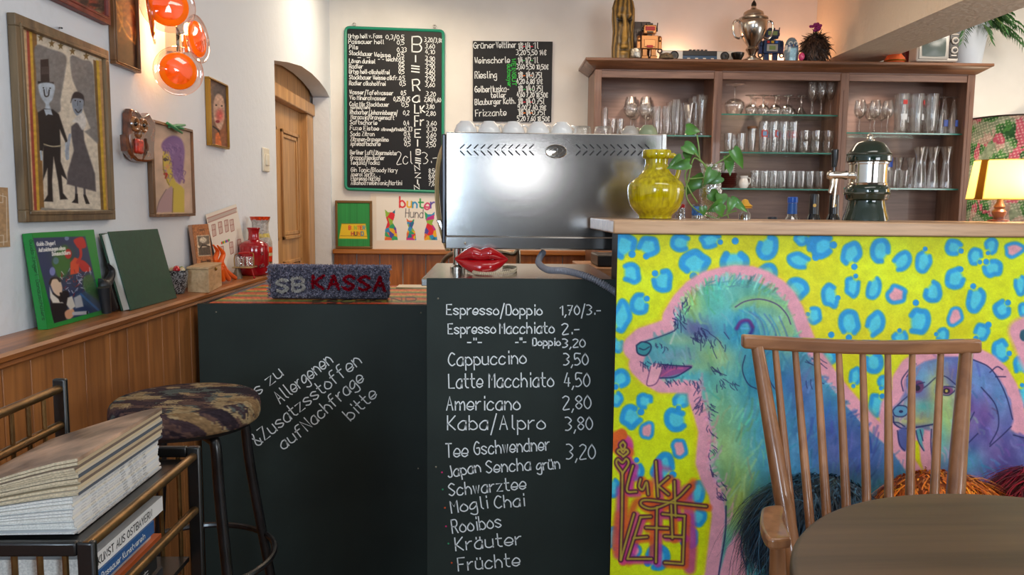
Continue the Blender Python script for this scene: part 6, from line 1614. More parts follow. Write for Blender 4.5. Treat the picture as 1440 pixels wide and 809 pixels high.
def place(kind, bay, shelf, xs, group, what, where, dy=(0,), rz=0, names=None):
    """copies of one kind standing on a cabinet shelf; xs are photograph columns"""
    z = ZS[bay][shelf]
    for k, px in enumerate(xs):
        y = YC + .115 + dy[k % len(dy)]
        q = np.array([at(px, 200, Y=y)[0], y, z + .0005])
        lab = names[k] if names else f'{what}, {ORD[k]} from the machine end, {where}'
        src = PRO[kind]
        o = src if src.get('label') == 'x' else copy_tree(src)
        o.location = q; WL[o.name] = q; o.rotation_euler = (0, 0, rz + .4 * k)
        o['label'] = lab; o['group'] = group


P_ = PRO
P_['slim'] = proto('highball_glass', 'glass', tall(PX(37), PX(5.5), PX(4.5)))
P_['small'] = proto('small_tumbler', 'glass', tall(PX(22), PX(6), PX(4.6)))
P_['balloon'] = proto('balloon_glass', 'glass', stem(PX(52), PX(10), BALL, PX(8)))
P_['ribbed'] = proto('highball_glass', 'glass', tall(PX(40), PX(6), PX(5.4)), n=9)
P_['tallbeer'] = proto('beer_glass', 'glass', tall(PX(49), PX(7), PX(6)))
P_['flared'] = proto('flared_glass', 'glass', [(PX(6), 0), (PX(7), .008), (PX(4.4), PX(14)), (PX(6), PX(28)), (PX(9.5), PX(44)), (PX(9), PX(44)), (PX(5.4), PX(27)), (PX(3.6), PX(13)), (0, PX(4))])
P_['weizen'] = proto('wheat_beer_glass', 'glass', [(PX(6), 0), (PX(6.4), .008), (PX(4.4), PX(12)), (PX(4.8), PX(28)), (PX(8), PX(48)), (PX(7.6), PX(56)), (PX(7), PX(56)), (PX(7.2), PX(47)), (PX(4.2), PX(27)), (PX(3.6), PX(12)), (0, PX(4))])
A_B = 'bay above the espresso machine'
place('slim', 0, 0, [849], 'cabinet glasses', '', '', (0,), 0, ['single slim highball glass against the lit post above the espresso machine'])
place('small', 0, 0, [860, 866, 871], 'small tumblers in the first bay', 'small clear tumbler', A_B, (0, .12))
place('balloon', 0, 0, [886, 890, 907, 910], 'balloon glasses in the first bay', 'round balloon stem glass', A_B, (0, .15))
place('ribbed', 0, 0, [922, 929, 936], 'ribbed glasses in the first bay', 'ribbed highball glass', A_B, (0, .11))
place('tallbeer', 0, 0, [949, 942, 957], 'tall beer glasses in the first bay', 'tall straight beer glass', A_B, (0, .16, .16))
place('flared', 0, 0, [967], 'cabinet glasses', '', '', (0,), 0, ['waisted flared glass between straight beer glasses and tall wheat beer glasses'])
place('weizen', 0, 0, [972, 977, 985], 'wheat beer glasses in the first bay', 'tall curved wheat beer glass', A_B, (.17, .08, 0))
# middle bay
P_['snifter'] = proto('glass_bowl', 'glass', invert(stem(PX(42), PX(14), BALL, PX(13))))
P_['upballoon'] = proto('stem_glass', 'glass', invert(stem(PX(27), PX(8.2), WINE, PX(8))))
P_['martini'] = proto('cocktail_glass', 'glass', invert([(PX(7), 0), (PX(7), .003), (.006, .012), (.004, PX(14)), (PX(9), PX(27)), (PX(8.6), PX(27)), (0, PX(14.4))]))
P_['grappa'] = proto('grappa_glass', 'glass', stem(PX(46), PX(6), FLU, PX(5.6)))
M1, M2, M3 = 'top shelf of middle bay', 'second shelf of middle bay', 'lowest shelf of middle bay'
place('snifter', 1, 0, [1031], 'cabinet glasses', '', '', (.02,), 0, ['big upturned glass bowl beside the divider on the middle bay top shelf'])
place('upballoon', 1, 0, [1054, 1060, 1071, 1077, 1088, 1093, 1105, 1109], 'upturned stem glasses', 'upturned round stem glass', M1, (.0, .15))
place('martini', 1, 0, [1125, 1124], 'upturned cocktail glasses', 'small upturned cocktail glass', M1, (.15, .0))
place('grappa', 1, 0, [1139, 1141, 1152, 1153, 1165], 'grappa glasses', 'slender upright grappa glass', M1, (.0, .15))
P_['mug'] = proto('glass_mug', 'mug', tall(PX(26), PX(6), PX(5.4)), handle(PX(26), PX(6)))
P_['latte'] = proto('latte_glass', 'glass', tall(PX(36), PX(6.5), PX(4.6)), lambda t: MB().lathe([(PX(6.4), PX(33)), (PX(6.7), PX(34)), (PX(6.7), PX(36)), (PX(6.4), PX(36.4))], (0, 0, 0), 18).build('brown_rim', LQ, t))
P_['emblem'] = proto('beer_glass', 'glass', tall(PX(43), PX(6.7), PX(5.8)), both(emblem(PX(26), PX(6.4), PX(9), PX(9), EMR), emblem(PX(26), PX(6.6), PX(5.5), PX(6), EMB)))
P_['stack'] = proto('stacked_tumbler', 'glass', tall(PX(15.5), PX(7.6), PX(6.6)))
place('mug', 1, 1, [1024, 1030, 1042], 'glass mugs', 'handled glass mug', M2, (.0, .14), .2)
place('latte', 1, 1, [1057], 'cabinet glasses', '', '', (.02,), 0, ['latte glass with brown rim between glass mugs and emblem beer glasses'])
place('emblem', 1, 1, [1073, 1077, 1087, 1092, 1101, 1106, 1115], 'emblem beer glasses', 'red-blue emblem beer glass', M2, (.0, .16), 0)
for k, px in enumerate((1131, 1136, 1147, 1150, 1164)):
    for lv_ in (0, 1):
        place('stack', 1, 1, [px], 'stacked tumblers', '', '', ((0, .15)[k % 2],), 0, [('lower' if lv_ == 0 else 'upper') + f' tumbler of the {ORD[k]} two-high stack past the emblem beer glasses'])
        if lv_:
            o = [c for c in bpy.data.objects if c.get('label', '').startswith(f'upper tumbler of the {ORD[k]} ')][0]; o.location.z += PX(15.5) + .0005
P_['juice'] = proto('juice_tumbler', 'glass', tall(PX(25), PX(6.2), PX(5.2)))
DK = mat('dark_red_china', (92, 40, 34), .3, coat=.3)


def dish(name, label, px, y, z, r, m_, grp, h=PX(4.6)):
    q = np.array([at(px, 200, Y=y)[0], y, z]); t = tag(MB().lathe([(r * .55, 0), (r * .6, .003), (r * .97, h), (r, h + .002), (r * .95, h + .003), (r * .55, .006), (0, .006)], q, 30).build(name, m_, origin=q), label, 'dish', grp); return t


for k in range(7):
    dish('saucer', f'dark red china saucer, {ORD[6 - k]} from the top of its stack on the lowest shelf', 1025, YC + .16, ZS[1][2] + .0005 + k * PX(2.7), PX(13.5), DK, 'dark red saucers')
for k in range(5):
    dish('white_saucer', f'white china plate, {ORD[4 - k]} from the top of the stack resting on dark red saucers', 1023, YC + .16, ZS[1][2] + .0008 + 7 * PX(2.7) + k * PX(3), PX(12), PORC, 'white plates', PX(4))
q = np.array([at(1048, 200, Y=YC + .13)[0], YC + .13, ZS[1][2] + .0005])
t = thing('creamer', q, 'little white china cream jug beside the stacked saucers', 'jug')
MB().lathe([(PX(4.5), 0), (PX(6.5), PX(3)), (PX(7.2), PX(7)), (PX(6), PX(11)), (PX(4.8), PX(14)), (PX(6), PX(17.5)), (PX(5.6), PX(17.5)), (PX(4.2), PX(14))], q, 24).build('jug_body', PORC, t)
MB().tube(catmull([q + np.array(k) for k in ((PX(5), 0, PX(15)), (PX(9), 0, PX(14)), (PX(9), 0, PX(8)), (PX(6.4), 0, PX(5)))], 5), .004, 8).build('handle', PORC, t)
place('juice', 1, 2, [1064, 1067, 1077, 1080, 1090, 1093, 1103, 1105, 1116, 1118, 1129, 1131, 1142, 1144, 1155], 'tumblers on the lowest shelf', 'plain juice tumbler', M3, (.0, .15))
# bay beside the drum lamp
P_['wine'] = proto('wine_glass', 'glass', stem(PX(45), PX(8.2), WINE, PX(7.6)))
P_['pilsner'] = proto('beer_glass', 'glass', tall(PX(54), PX(9.8), PX(8.4)), both(emblem(PX(42), PX(9.9), PX(6), PX(6), EMD), emblem(PX(22), PX(9.3), PX(8), PX(8), EMW, 'white_emblem')))
P_['upflute'] = proto('flute_glass', 'glass', invert([(PX(6.6), 0), (PX(6.6), .003), (.007, .012), (PX(3.4), PX(12)), (PX(5.8), PX(30)), (PX(6.6), PX(50)), (PX(6.2), PX(50)), (PX(5.4), PX(30)), (0, PX(13))]), emblem(PX(14), PX(6.6), PX(6), PX(9), EMN))
P_['carafe'] = proto('carafe', 'carafe', [(PX(7), 0), (PX(8), .006), (PX(8), PX(12)), (PX(5.2), PX(32)), (PX(4.8), PX(40)), (PX(8.6), PX(58)), (PX(8.2), PX(58)), (PX(4.4), PX(40)), (PX(4.8), PX(32)), (PX(7.5), PX(12)), (PX(7.3), PX(4)), (0, PX(4))])
P_['scarafe'] = copy_tree(P_['carafe']); P_['scarafe'].scale = (.85, .85, .78); P_['scarafe']['label'] = 'x'
P_['blue'] = proto('blue_band_glass', 'glass', tall(PX(48), PX(7), PX(6.4)), emblem(PX(38), PX(6.7), PX(12), PX(14), mat('blue_print', (50, 80, 170), .4), 'blue_band'))
P_['shot'] = proto('small_tumbler', 'glass', tall(PX(25), PX(7.5), PX(6)))
R1, R2 = 'top shelf beside drum lamp', 'lower shelf beside drum lamp'
place('wine', 2, 0, [1207, 1222, 1228, 1238, 1246], 'wine glasses', 'stemmed wine glass', R1, (.0, .15))
place('pilsner', 2, 0, [1265, 1268, 1286, 1289, 1307, 1309], 'tall emblem beer glasses', 'red-dotted tall beer glass', R1, (-.02, .15))
place('upflute', 2, 0, [1325, 1338], 'upturned flute glasses', 'blue-marked upturned flute glass', R1, (-.03,))
place('blue', 2, 1, [1250], 'cabinet glasses', '', '', (.16,), 0, ['tall glass with blue printed band behind the beer tap tower'])
place('shot', 2, 1, [1258, 1274], 'small tumblers beside the carafes', 'small tumbler', R2, (.0,))
place('scarafe', 2, 1, [1266, 1283], 'small carafes', 'smaller flared wine carafe', R2, (.15,))
place('carafe', 2, 1, [1295, 1301, 1314, 1333], 'large carafes', 'tall flared wine carafe', R2, (.0, .15, -.02, -.03))

# ================================================================ on top of the cabinet
ZT = zc + .0005; YT = YC - .015; ST = YT / 1089
TZ = lambda px, py, y=None: np.array([at(px, py, Y=y or YT)[0], y or YT, at(px, py, Y=y or YT)[2]])
Ub = at(1000, 86, Y=YT)[2] - ZT                       # photograph row of the standing surface at this depth
ROW = lambda px: 404.5 if False else None


def base_at(px, y=None):
    return np.array([at(px, 86, Y=y or YT)[0], y or YT, ZT])


# carved wooden head
q = base_at(875, YT + .02)
t = thing('carved_head', q, 'tall carved golden-brown wooden head with long nose on the cabinet end', 'sculpture')
n, m_ = 72, 120; hT = 86 * ST; V = []; C3 = []
for i in range(m_):
    v = i / (m_ - 1); y = v
    rx = np.interp(v, [0, .05, .2, .45, .62, .8, .92, .98, 1], [14, 14.5, 15, 14, 15.5, 15.5, 13, 8, 2]) * ST; ry = rx * .8
    for j in range(n):
        a = 2 * math.pi * j / n; f = max(0, -math.sin(a)); u = math.cos(a)             # -y faces the room
        g = lambda u0, v0, su, sv: math.exp(-((u - u0) / su) ** 2 - ((v - v0) / sv) ** 2) * f
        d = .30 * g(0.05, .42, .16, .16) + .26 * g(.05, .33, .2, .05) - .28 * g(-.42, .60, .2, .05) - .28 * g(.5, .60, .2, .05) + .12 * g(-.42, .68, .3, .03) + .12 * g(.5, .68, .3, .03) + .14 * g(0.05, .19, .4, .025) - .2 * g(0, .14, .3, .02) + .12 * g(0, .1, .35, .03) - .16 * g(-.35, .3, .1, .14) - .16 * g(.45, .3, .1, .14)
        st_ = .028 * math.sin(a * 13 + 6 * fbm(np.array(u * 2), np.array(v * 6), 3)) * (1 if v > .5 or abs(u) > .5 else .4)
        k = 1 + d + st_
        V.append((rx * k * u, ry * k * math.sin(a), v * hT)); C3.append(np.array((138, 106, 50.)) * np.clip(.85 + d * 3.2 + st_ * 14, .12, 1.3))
hd = MB(); hd.add(np.array(V) + q, [(i * n + j, i * n + (j + 1) % n, (i + 1) * n + (j + 1) % n, (i + 1) * n + j) for i in range(m_ - 1) for j in range(n)] + [tuple(range(n))[::-1]], lin(np.array(C3)))
hd.build('head', vcol('gilded_wood', .45, .2), t, smooth=80)
b = MB()
for sx in (-1, 1): b.ball(q + np.array([sx * 7 * ST + .8 * ST, -11.0 * ST, hT * .602]), (3.4 * ST, 1.6 * ST, 1.1 * ST), 12, 8)
for k_ in (0, 1):
    mb = MB(); mb.v = [b.v[k_]]; f0 = len(b.f) // 2; mb.f = [[i - (len(b.v[0]) if k_ else 0) for i in f] for f in b.f[k_ * f0:(k_ + 1) * f0]]; mb.n = len(b.v[k_]); mb.build('eyelid', mat('dark_carving', (44, 34, 20), .5), t)
# dark case behind the robot
qb = base_at(899, YT + .17)
tag(MB().box(qb + [-.055, -.07, 0], qb + [.06, .07, 56 * ST]).build('dark_case', wood('dark_case_wood', (50, 30, 24), (76, 48, 38), 'z', .4), bevel=.004), 'dark brown wooden case standing behind the golden toy robot', 'case')
q = base_at(894, YT - .035)
t = thing('tin_cup', q, 'small silver hammered cup between carved head and golden robot', 'cup')
MB().lathe([(7 * ST, 0), (8.3 * ST, 2 * ST), (8.6 * ST, 12 * ST), (8, 12 * ST)][0:3] + [(8.2 * ST, 13 * ST), (7.6 * ST, 13 * ST), (7.4 * ST, 3 * ST), (0, 2 * ST)], q, 26).build('cup_body', mat('hammered_silver', (178, 170, 158), .3, 1, noise=.3, nscale=60, bump=.4, bscale=90), t)


def robot(px, s, body, accents, label, y=YT, kind=0):
    q = base_at(px, y); t = thing('toy_robot', q, label, 'toy robot', 'toy robots on the cabinet'); U = s * ST
    B = lambda nm, m_, *boxes, bv=.003, par=t: (lambda mb: ([mb.box(q + np.array(lo) * U, q + np.array(hi) * U) for lo, hi in boxes], mb.build(nm, m_, par, bevel=bv))[1])(MB())
    A, D, Cc, Rr = accents
    for sx in (-1, 1):
        B('foot', A, ((sx * 5.5 - 4.2, -5, 0), (sx * 5.5 + 4.2, 5, 4.5)))
        B('leg', body, ((sx * 5.5 - 3, -3, 4.5), (sx * 5.5 + 3, 3, 13)))
        MB().lathe([(3.4 * U, -2.2 * U), (4.6 * U, -1 * U), (4.6 * U, 1 * U), (3.4 * U, 2.2 * U)], q + np.array([sx * 13.2, 0, 25]) * U, 16, orient((1, 0, 0))).build('shoulder', body, t)
        B('arm', body if kind == 0 else A, ((sx * 13.4 - 2.2, -3, 13), (sx * 13.4 + 2.2, 3, 24)))
        MB().torus(q + np.array([sx * 13.4, -2, 11]) * U, 2.6 * U, .9 * U, 12, 6, orient((0, 1, 0))).build('claw', D, t)
    B('torso', body, ((-10.5, -5.5, 13), (10.5, 5.5, 29)))
    B('chest_plate', Cc, ((-7, -6.3, 15), (7, -5.4, 24)))
    B('chest_screen', Rr, ((-4, -6.8, 17 if kind else 14.2), (4, -6.2, 22 if kind else 17)))
    B('neck', D, ((-3, -3, 29), (3, 3, 31)))
    hd_ = B('head', body, ((-8, -5, 31), (8, 5, 42)), bv=.006)
    B('visor', Rr, ((-6, -5.9, 35), (6, -4.8, 40)), par=hd_)
    B('mouth_grille', D, ((-4, -5.7, 32.2), (4, -4.8, 34)), par=hd_)
    for sx in (-1, 1):
        MB().lathe([(2.6 * U, -1 * U), (2.6 * U, 1 * U)], q + np.array([sx * 9, 0, 37]) * U, 14, orient((1, 0, 0))).build('ear_disc', D, hd_)
        MB().tube([q + np.array([sx * 9.5, 0, 37]) * U, q + np.array([sx * 10.2, 0, 45.5]) * U], .7 * U, 8).build('antenna', D, hd_)
    B('head_lamp', D, ((-4, -3, 42), (4, 3, 44.5)), par=hd_)
    return t, q, U, B


GOLDP = mat('gold_plastic', (160, 112, 70), .3, .7); DKP = mat('dark_plastic', (40, 34, 32), .35)
robot(912, 1.1, GOLDP, (GOLDP, DKP, mat('gold_plate', (176, 128, 84), .3, .7), mat('red_visor', (170, 10, 16), .45)), 'golden toy robot with red visor on the cabinet beside the carved head')
t, q, U, B = robot(1083, 1.12, mat('blue_tin', (44, 62, 96), .35, .3), (mat('navy_tin', (28, 44, 92), .35), mat('steel_tin', (60, 66, 78), .35, .6), mat('silver_tin', (170, 168, 160), .35, .5), mat('green_dial', (130, 150, 90), .4)), 'blue toy robot with green chest dial on the cabinet behind the trophy', YT + .10, 1)
for k, c3 in enumerate(((200, 50, 40), (226, 180, 40), (60, 110, 190))):
    B('chest_button', mat('button_%d' % c3[0], c3, .3), ((-7 + k * 5.2, -6.6, 25), (-3.4 + k * 5.2, -5.4, 28)))
# woven dome
q = base_at(937, YT - .045); t = thing('woven_bowl', q, 'upturned brown woven bowl between golden robot and radio', 'bowl')
MB().lathe([(10 * ST, 0), (10.4 * ST, 1.2 * ST), (9.4 * ST, 4 * ST), (6.5 * ST, 7 * ST), (3, 8 * ST)][:4] + [(2.4 * ST, 8.2 * ST), (0, 8.4 * ST)], q, 28).build('bowl_body', mat('woven_straw', (104, 88, 66), .8, noise=.5, nscale=120, bump=.8, bscale=150), t)
YR = YT + .012
# radio cassette player
xa, xb = base_at(931)[0], base_at(1040)[0]; q = np.array([(xa + xb) / 2, YR, ZT]); hR = 14.2 * ST
t = thing('cassette_radio', q, 'long silver stereo cassette radio with two round speakers on the cabinet', 'radio')
SIL = mat('silver_plastic', (206, 198, 188), .4, .1)
MB().box((xa, YR, ZT), (xb, YR + .09, ZT + hR)).build('case', SIL, t, bevel=.006)
for px in (948, 1019):
    o_ = MB().lathe([(6.1 * ST, 0), (6.1 * ST, .006), (5.4 * ST, .008), (4.8 * ST, .003), (2 * ST, .001), (0, .004)], np.array([at(px, 80, Y=YR)[0], YR, ZT + hR * .5]), 30, orient((0, -1, 0)), sy=1).build('speaker', DKP, t)
    o_.scale.z = 1
xm0, xm1 = at(960, 80, Y=YR)[0], at(1008, 80, Y=YR)[0]
MB().box((xm0, YR - .006, ZT + hR * .5), (xm1, YR + .002, ZT + hR * .97)).build('tuner_panel', mat('radio_black', (32, 30, 30), .3), t, bevel=.002)
MB().box((xm0, YR - .007, ZT + .004), (xm1, YR + .002, ZT + hR * .5)).build('tape_deck', mat('radio_blue', (44, 74, 104), .3), t, bevel=.002)
for k in range(5): MB().box((xm0 + .05 + k * .027, YR + .02, ZT + hR - .001), (xm0 + .068 + k * .027, YR + .05, ZT + hR + .012)).build('tape_key', DKP, t, bevel=.002)
for k in range(4): MB().box((xm0 + .03 + k * .055, YR - .009, ZT + .008), (xm0 + .05 + k * .055, YR - .006, ZT + .02)).build('silver_key', SIL, t)
# dark bowl
q = base_at(1037, YT - .045); t = thing('bowl', q, 'small dark metal bowl between radio and trophy', 'bowl')
MB().lathe([(5 * ST, 0), (5.5 * ST, 1 * ST), (8.5 * ST, 6 * ST), (9 * ST, 9.4 * ST), (8.4 * ST, 9.4 * ST), (7.6 * ST, 5 * ST), (0, 2 * ST)], q, 28).build('bowl_body', mat('dark_pewter', (60, 56, 54), .25, .9), t)
# silver trophy urn
q = base_at(1057, YT + .0); t = thing('trophy_urn', q, 'tall silver lidded trophy urn with two handles on the cabinet', 'trophy')
SILV = mat('old_silver', (192, 186, 178), .2, 1, noise=.12, nscale=12)
U_ = lambda L: [(r * ST, z * ST) for z, r in L]
MB().lathe(U_([(0, 14), (1.5, 14), (3, 12.5), (5, 7), (8, 4.5), (12, 6), (16, 9), (20, 6.4), (24, 9), (32, 15), (42, 18.6), (50, 19.6), (54, 19), (56, 17), (57, 18.8)]), q, 40).build('urn_body', SILV, t)
MB().lathe(U_([(56.5, 20), (58, 20), (59, 18.6), (61, 14), (63, 14), (66, 13), (68.5, 9), (70, 5), (72, 3.4), (74, 3)]), q, 36).build('lid', SILV, t)
MB().lathe(U_([(73.5, 2.5), (75, 3.6), (78, 3.2), (80, 2), (82.5, .4)]), q, 16).build('finial', mat('dark_finial', (50, 44, 36), .4, .6), t)
for sx in (-1, 1):
    MB().tube(catmull([q + np.array([sx * x, 0, z]) * ST for x, z in ((17, 50), (22, 55), (27, 52), (27.5, 42), (25, 34), (20, 31), (15, 33))], 6), .0075, 8).build('handle', SILV, t)
# blue and white ceramic flask
q = base_at(1112, YT - .01); t = thing('ceramic_figure', q, 'small blue-grey ceramic figure with pale belly beside the shaggy head', 'figurine')
nn, hh = 48, 50; pp = [(r * ST, z * ST) for z, r in ((0, 9), (4, 9.6), (12, 10.2), (20, 9.8), (25, 8), (29, 6.5), (32, 4), (33, .5))]
aa = np.linspace(0, 2 * np.pi, nn, endpoint=False); zz = np.linspace(0, pp[-1][1], hh); rr_ = np.interp(zz, [p[1] for p in pp], [p[0] for p in pp])
G = np.array([(r * math.cos(a), r * math.sin(a) * .8, z) for r, z in zip(rr_, zz) for a in aa]); A2 = np.tile(aa, hh); Z2 = np.repeat(zz, nn) / ST
C3 = np.tile(np.array((104, 126, 140.)), (len(G), 1)); C3[(np.abs(A2 - 4.71) < .5) & (Z2 < 17)] = (150, 196, 214); C3[np.abs(Z2 - 21) < 1.5] = (60, 80, 120); C3[(np.abs(A2 - 4.71) > .9) & (Z2 < 22) & (Z2 > 15)] = (200, 206, 206); C3 *= (.8 + .4 * fbm(A2 * 6, Z2 * .5, 4))[:, None]
sh = MB(); sh.add(G + q, [(i * nn + j, i * nn + (j + 1) % nn, (i + 1) * nn + (j + 1) % nn, (i + 1) * nn + j) for i in range(hh - 1) for j in range(nn)] + [tuple(range(nn))[::-1]], lin(np.clip(C3, 0, 255)))
sh.build('figure_body', vcol('blue_glaze', .25, .4), t)
for sx in (-1, 1):
    e = MB().torus(q + np.array([sx * 3.6, -6.2, 23.5]) * ST, 2.4 * ST, .8 * ST, 14, 6, orient((0, 1, 0))).build('eye_ring', mat('pale_glaze', (200, 204, 200), .3), t)
MB().ball(q + np.array([0, -7, 20.5]) * ST, (1.2 * ST, 1.4 * ST, 1.8 * ST), 10, 8).build('beak', mat('beak_glaze', (150, 130, 90), .3), t)
# shaggy dark head with a purple flower


def fur(mb, c, r, N, ln, cols, w=.004, droop=.6, seed=1, lo=-.2, side=None, seg=4, flow=None, wild=.5, lift=.45, zmin=None):
    """strands combed over an ellipsoid"""
    g = np.random.default_rng(seed); d = g.normal(size=(N * 3, 3)); d /= np.linalg.norm(d, axis=1, keepdims=True)
    d = d[d[:, 2] > lo][:N]; N = len(d); c = np.asarray(c); r = np.asarray(r) * np.ones(3)
    P = c + d * r * (.93 + .09 * g.random((N, 1))); nrm = d / r; nrm /= np.linalg.norm(nrm, axis=1, keepdims=True)
    tang = np.array([0, 0, -1.]) - nrm * (-nrm[:, 2:3]); tang += g.normal(size=(N, 3)) * wild
    if flow is not None: tang += np.asarray(flow)
    tang /= np.linalg.norm(tang, axis=1, keepdims=True) + 1e-9
    sd = np.cross(nrm, tang); sd /= np.linalg.norm(sd, axis=1, keepdims=True) + 1e-9
    L = ln * (.6 + .8 * g.random((N, 1))); cc = np.asarray(cols, float)[g.integers(0, len(cols), N)] * (.75 + .5 * g.random((N, 1)))
    rows = []
    for k in range(seg + 1):
        t = k / seg
        p = P + nrm * L * (lift * t * (1 - droop * t)) + tang * L * t + np.array([0, 0, -1.]) * L * droop * t * t * .5 + sd * L * .18 * math.sin(3 * t) * np.sign(g.normal(size=(N, 1)) if k == 0 else rows_s)
        if k == 0: rows_s = np.sign(g.normal(size=(N, 1)))
        if zmin is not None: p[:, 2] = np.maximum(p[:, 2], zmin)
        ww = w * (1 - t * .8); rows += [p - sd * ww, p + sd * ww]
    V = np.stack(rows, 1); m2 = 2 * (seg + 1)
    base_ = np.arange(N) * m2
    Fs = []
    for k in range(seg):
        a = base_ + 2 * k; Fs.append(np.stack([a, a + 1, a + 3, a + 2], 1))
    mb.add(V.reshape(-1, 3), np.vstack(Fs).tolist(), np.repeat(lin(np.clip(cc, 0, 255)), m2, 0))


HAIR = vcol('hair', .45, 0, 0, .4)
q = base_at(1145, YT); t = thing('shaggy_head', q, 'dark brown shaggy animal head figure wearing a purple flower on the cabinet', 'figurine')
MB().ball(q + np.array([0, 0, 19]) * ST, (15.5 * ST, 13 * ST, 19 * ST), 24, 16).build('head_form', mat('dark_felt', (38, 28, 24), .9), t)
MB().ball(q + np.array([9, -10, 14]) * ST, (5 * ST, 5 * ST, 4 * ST), 14, 10).build('snout', mat('snout_black', (22, 18, 18), .4), t)
h_ = MB(); fur(h_, q + np.array([0, 0, 19]) * ST, np.array([16, 13.5, 19]) * ST, 1500, 9 * ST, [(62, 46, 38), (46, 34, 30), (78, 58, 48)], .006, .5, 4, -.8, zmin=ZT + .002); tag(h_.build('hair', HAIR, t, smooth=0), kind='stuff')
fl = MB(); rg = np.random.default_rng(2)
for k in range(26): fl.ball(q + np.array([2 + rg.normal() * 3.4, -2 + rg.normal() * 2, 46 + rg.normal() * 2.6]) * ST, (2.6 * ST, 2 * ST, 2 * ST), 8, 6)
fl.build('flower', mat('purple_petals', (150, 40, 120), .7), t); MB().tube([q + np.array([1, 0, 36]) * ST, q + np.array([2, -1, 46]) * ST], .004, 6).build('flower_stem', STEM, t)
q = base_at(1127, YT - .06); tag(MB().ball(q + np.array([0, 0, 5.5]) * ST, (4 * ST, 4 * ST, 5.5 * ST), 16, 10).build('pink_egg', mat('pink_gloss', (206, 70, 120), .25, coat=.4)), 'small glossy pink egg shape between ceramic figure and shaggy head', 'ornament')
# orange lamp shade piece, gold bits and red case half hidden under the beam
q = base_at(1258, YT); t = thing('pumpkin_ornament', q, 'glossy orange gourd-shaped ornament under the plaster beam', 'ornament')
MB().lathe(U_([(0, 12), (3, 14), (7, 13), (12, 9), (17, 6.5), (22, 7.5), (26, 6), (28, 1)]), q, 30).build('gourd', mat('orange_gloss', (214, 96, 48), .2, coat=.5), t)
MB().torus(q + np.array([0, 0, 3]) * ST, 14 * ST, .005, 30, 6).build('gold_ring', mat('gold_trim', (190, 140, 50), .3, 1), t)
q = base_at(1277, YT + .14); tag(MB().box(q + [-.05, -.05, 0], q + [.04, .05, 26 * ST]).build('red_box', mat('dark_red_card', (120, 36, 32), .5), bevel=.003), 'dark red box between orange ornament and portable television', 'box')
# portable television
xa, xb = base_at(1282)[0], base_at(1340.5)[0]; hT = 40 * ST
t = thing('television', ((xa + xb) / 2, YT, ZT), 'small silver retro portable television with two round dials on the cabinet', 'television')
MB().box((xa, YT - .06, ZT + .008), (xb, YT + .05, ZT + hT)).build('case', SIL, t, bevel=.012)
xs_ = xa + (xb - xa) * .74
MB().box((xa + .012, YT - .066, ZT + .022), (xs_, YT - .058, ZT + hT - .014)).build('bezel', mat('bezel_grey', (150, 146, 140), .3, .4), t, bevel=.004)
scv = MB(); n = 14; W2, H2 = (xs_ - xa - .05) / 2, (hT - .07) / 2; cxx, czz = (xa + .012 + xs_) / 2, ZT + .022 + (hT - .036) / 2
uu = np.linspace(-1, 1, n); V = [(cxx + W2 * u * (1 - .05 * v * v), YT - .067 - .012 * (1 - u * u) * (1 - v * v), czz + H2 * v * (1 - .05 * u * u)) for v in uu for u in uu]
scv.add(V, [(i * n + j, i * n + j + 1, (i + 1) * n + j + 1, (i + 1) * n + j) for i in range(n - 1) for j in range(n - 1)]); scv.build('screen', mat('tv_screen', (84, 96, 92), .3), t)
MB().box((xs_ + .006, YT - .066, ZT + .03), (xb - .008, YT - .058, ZT + hT - .012)).build('control_panel', DKP, t, bevel=.003)
for k in (.42, .74):
    dl = MB().lathe([(.024, 0), (.024, .008), (.018, .012), (0, .012)], ((xs_ + xb) / 2, YT - .066, ZT + hT * k), 24, orient((0, -1, 0))).build('dial', SIL, t)
    MB().lathe([(.014, 0), (.014, .016), (0, .017)], ((xs_ + xb) / 2, YT - .066, ZT + hT * k), 18, orient((0, -1, 0))).build('dial_cap', DKP, dl)
MB().box((xs_ + .02, YT - .069, ZT + .045), (xb - .02, YT - .065, ZT + .053)).build('nameplate', SIL, t)
for sx in (xa + .04, xb - .04): MB().box((sx - .015, YT - .04, ZT), (sx + .015, YT + .04, ZT + .01)).build('foot', DKP, t)
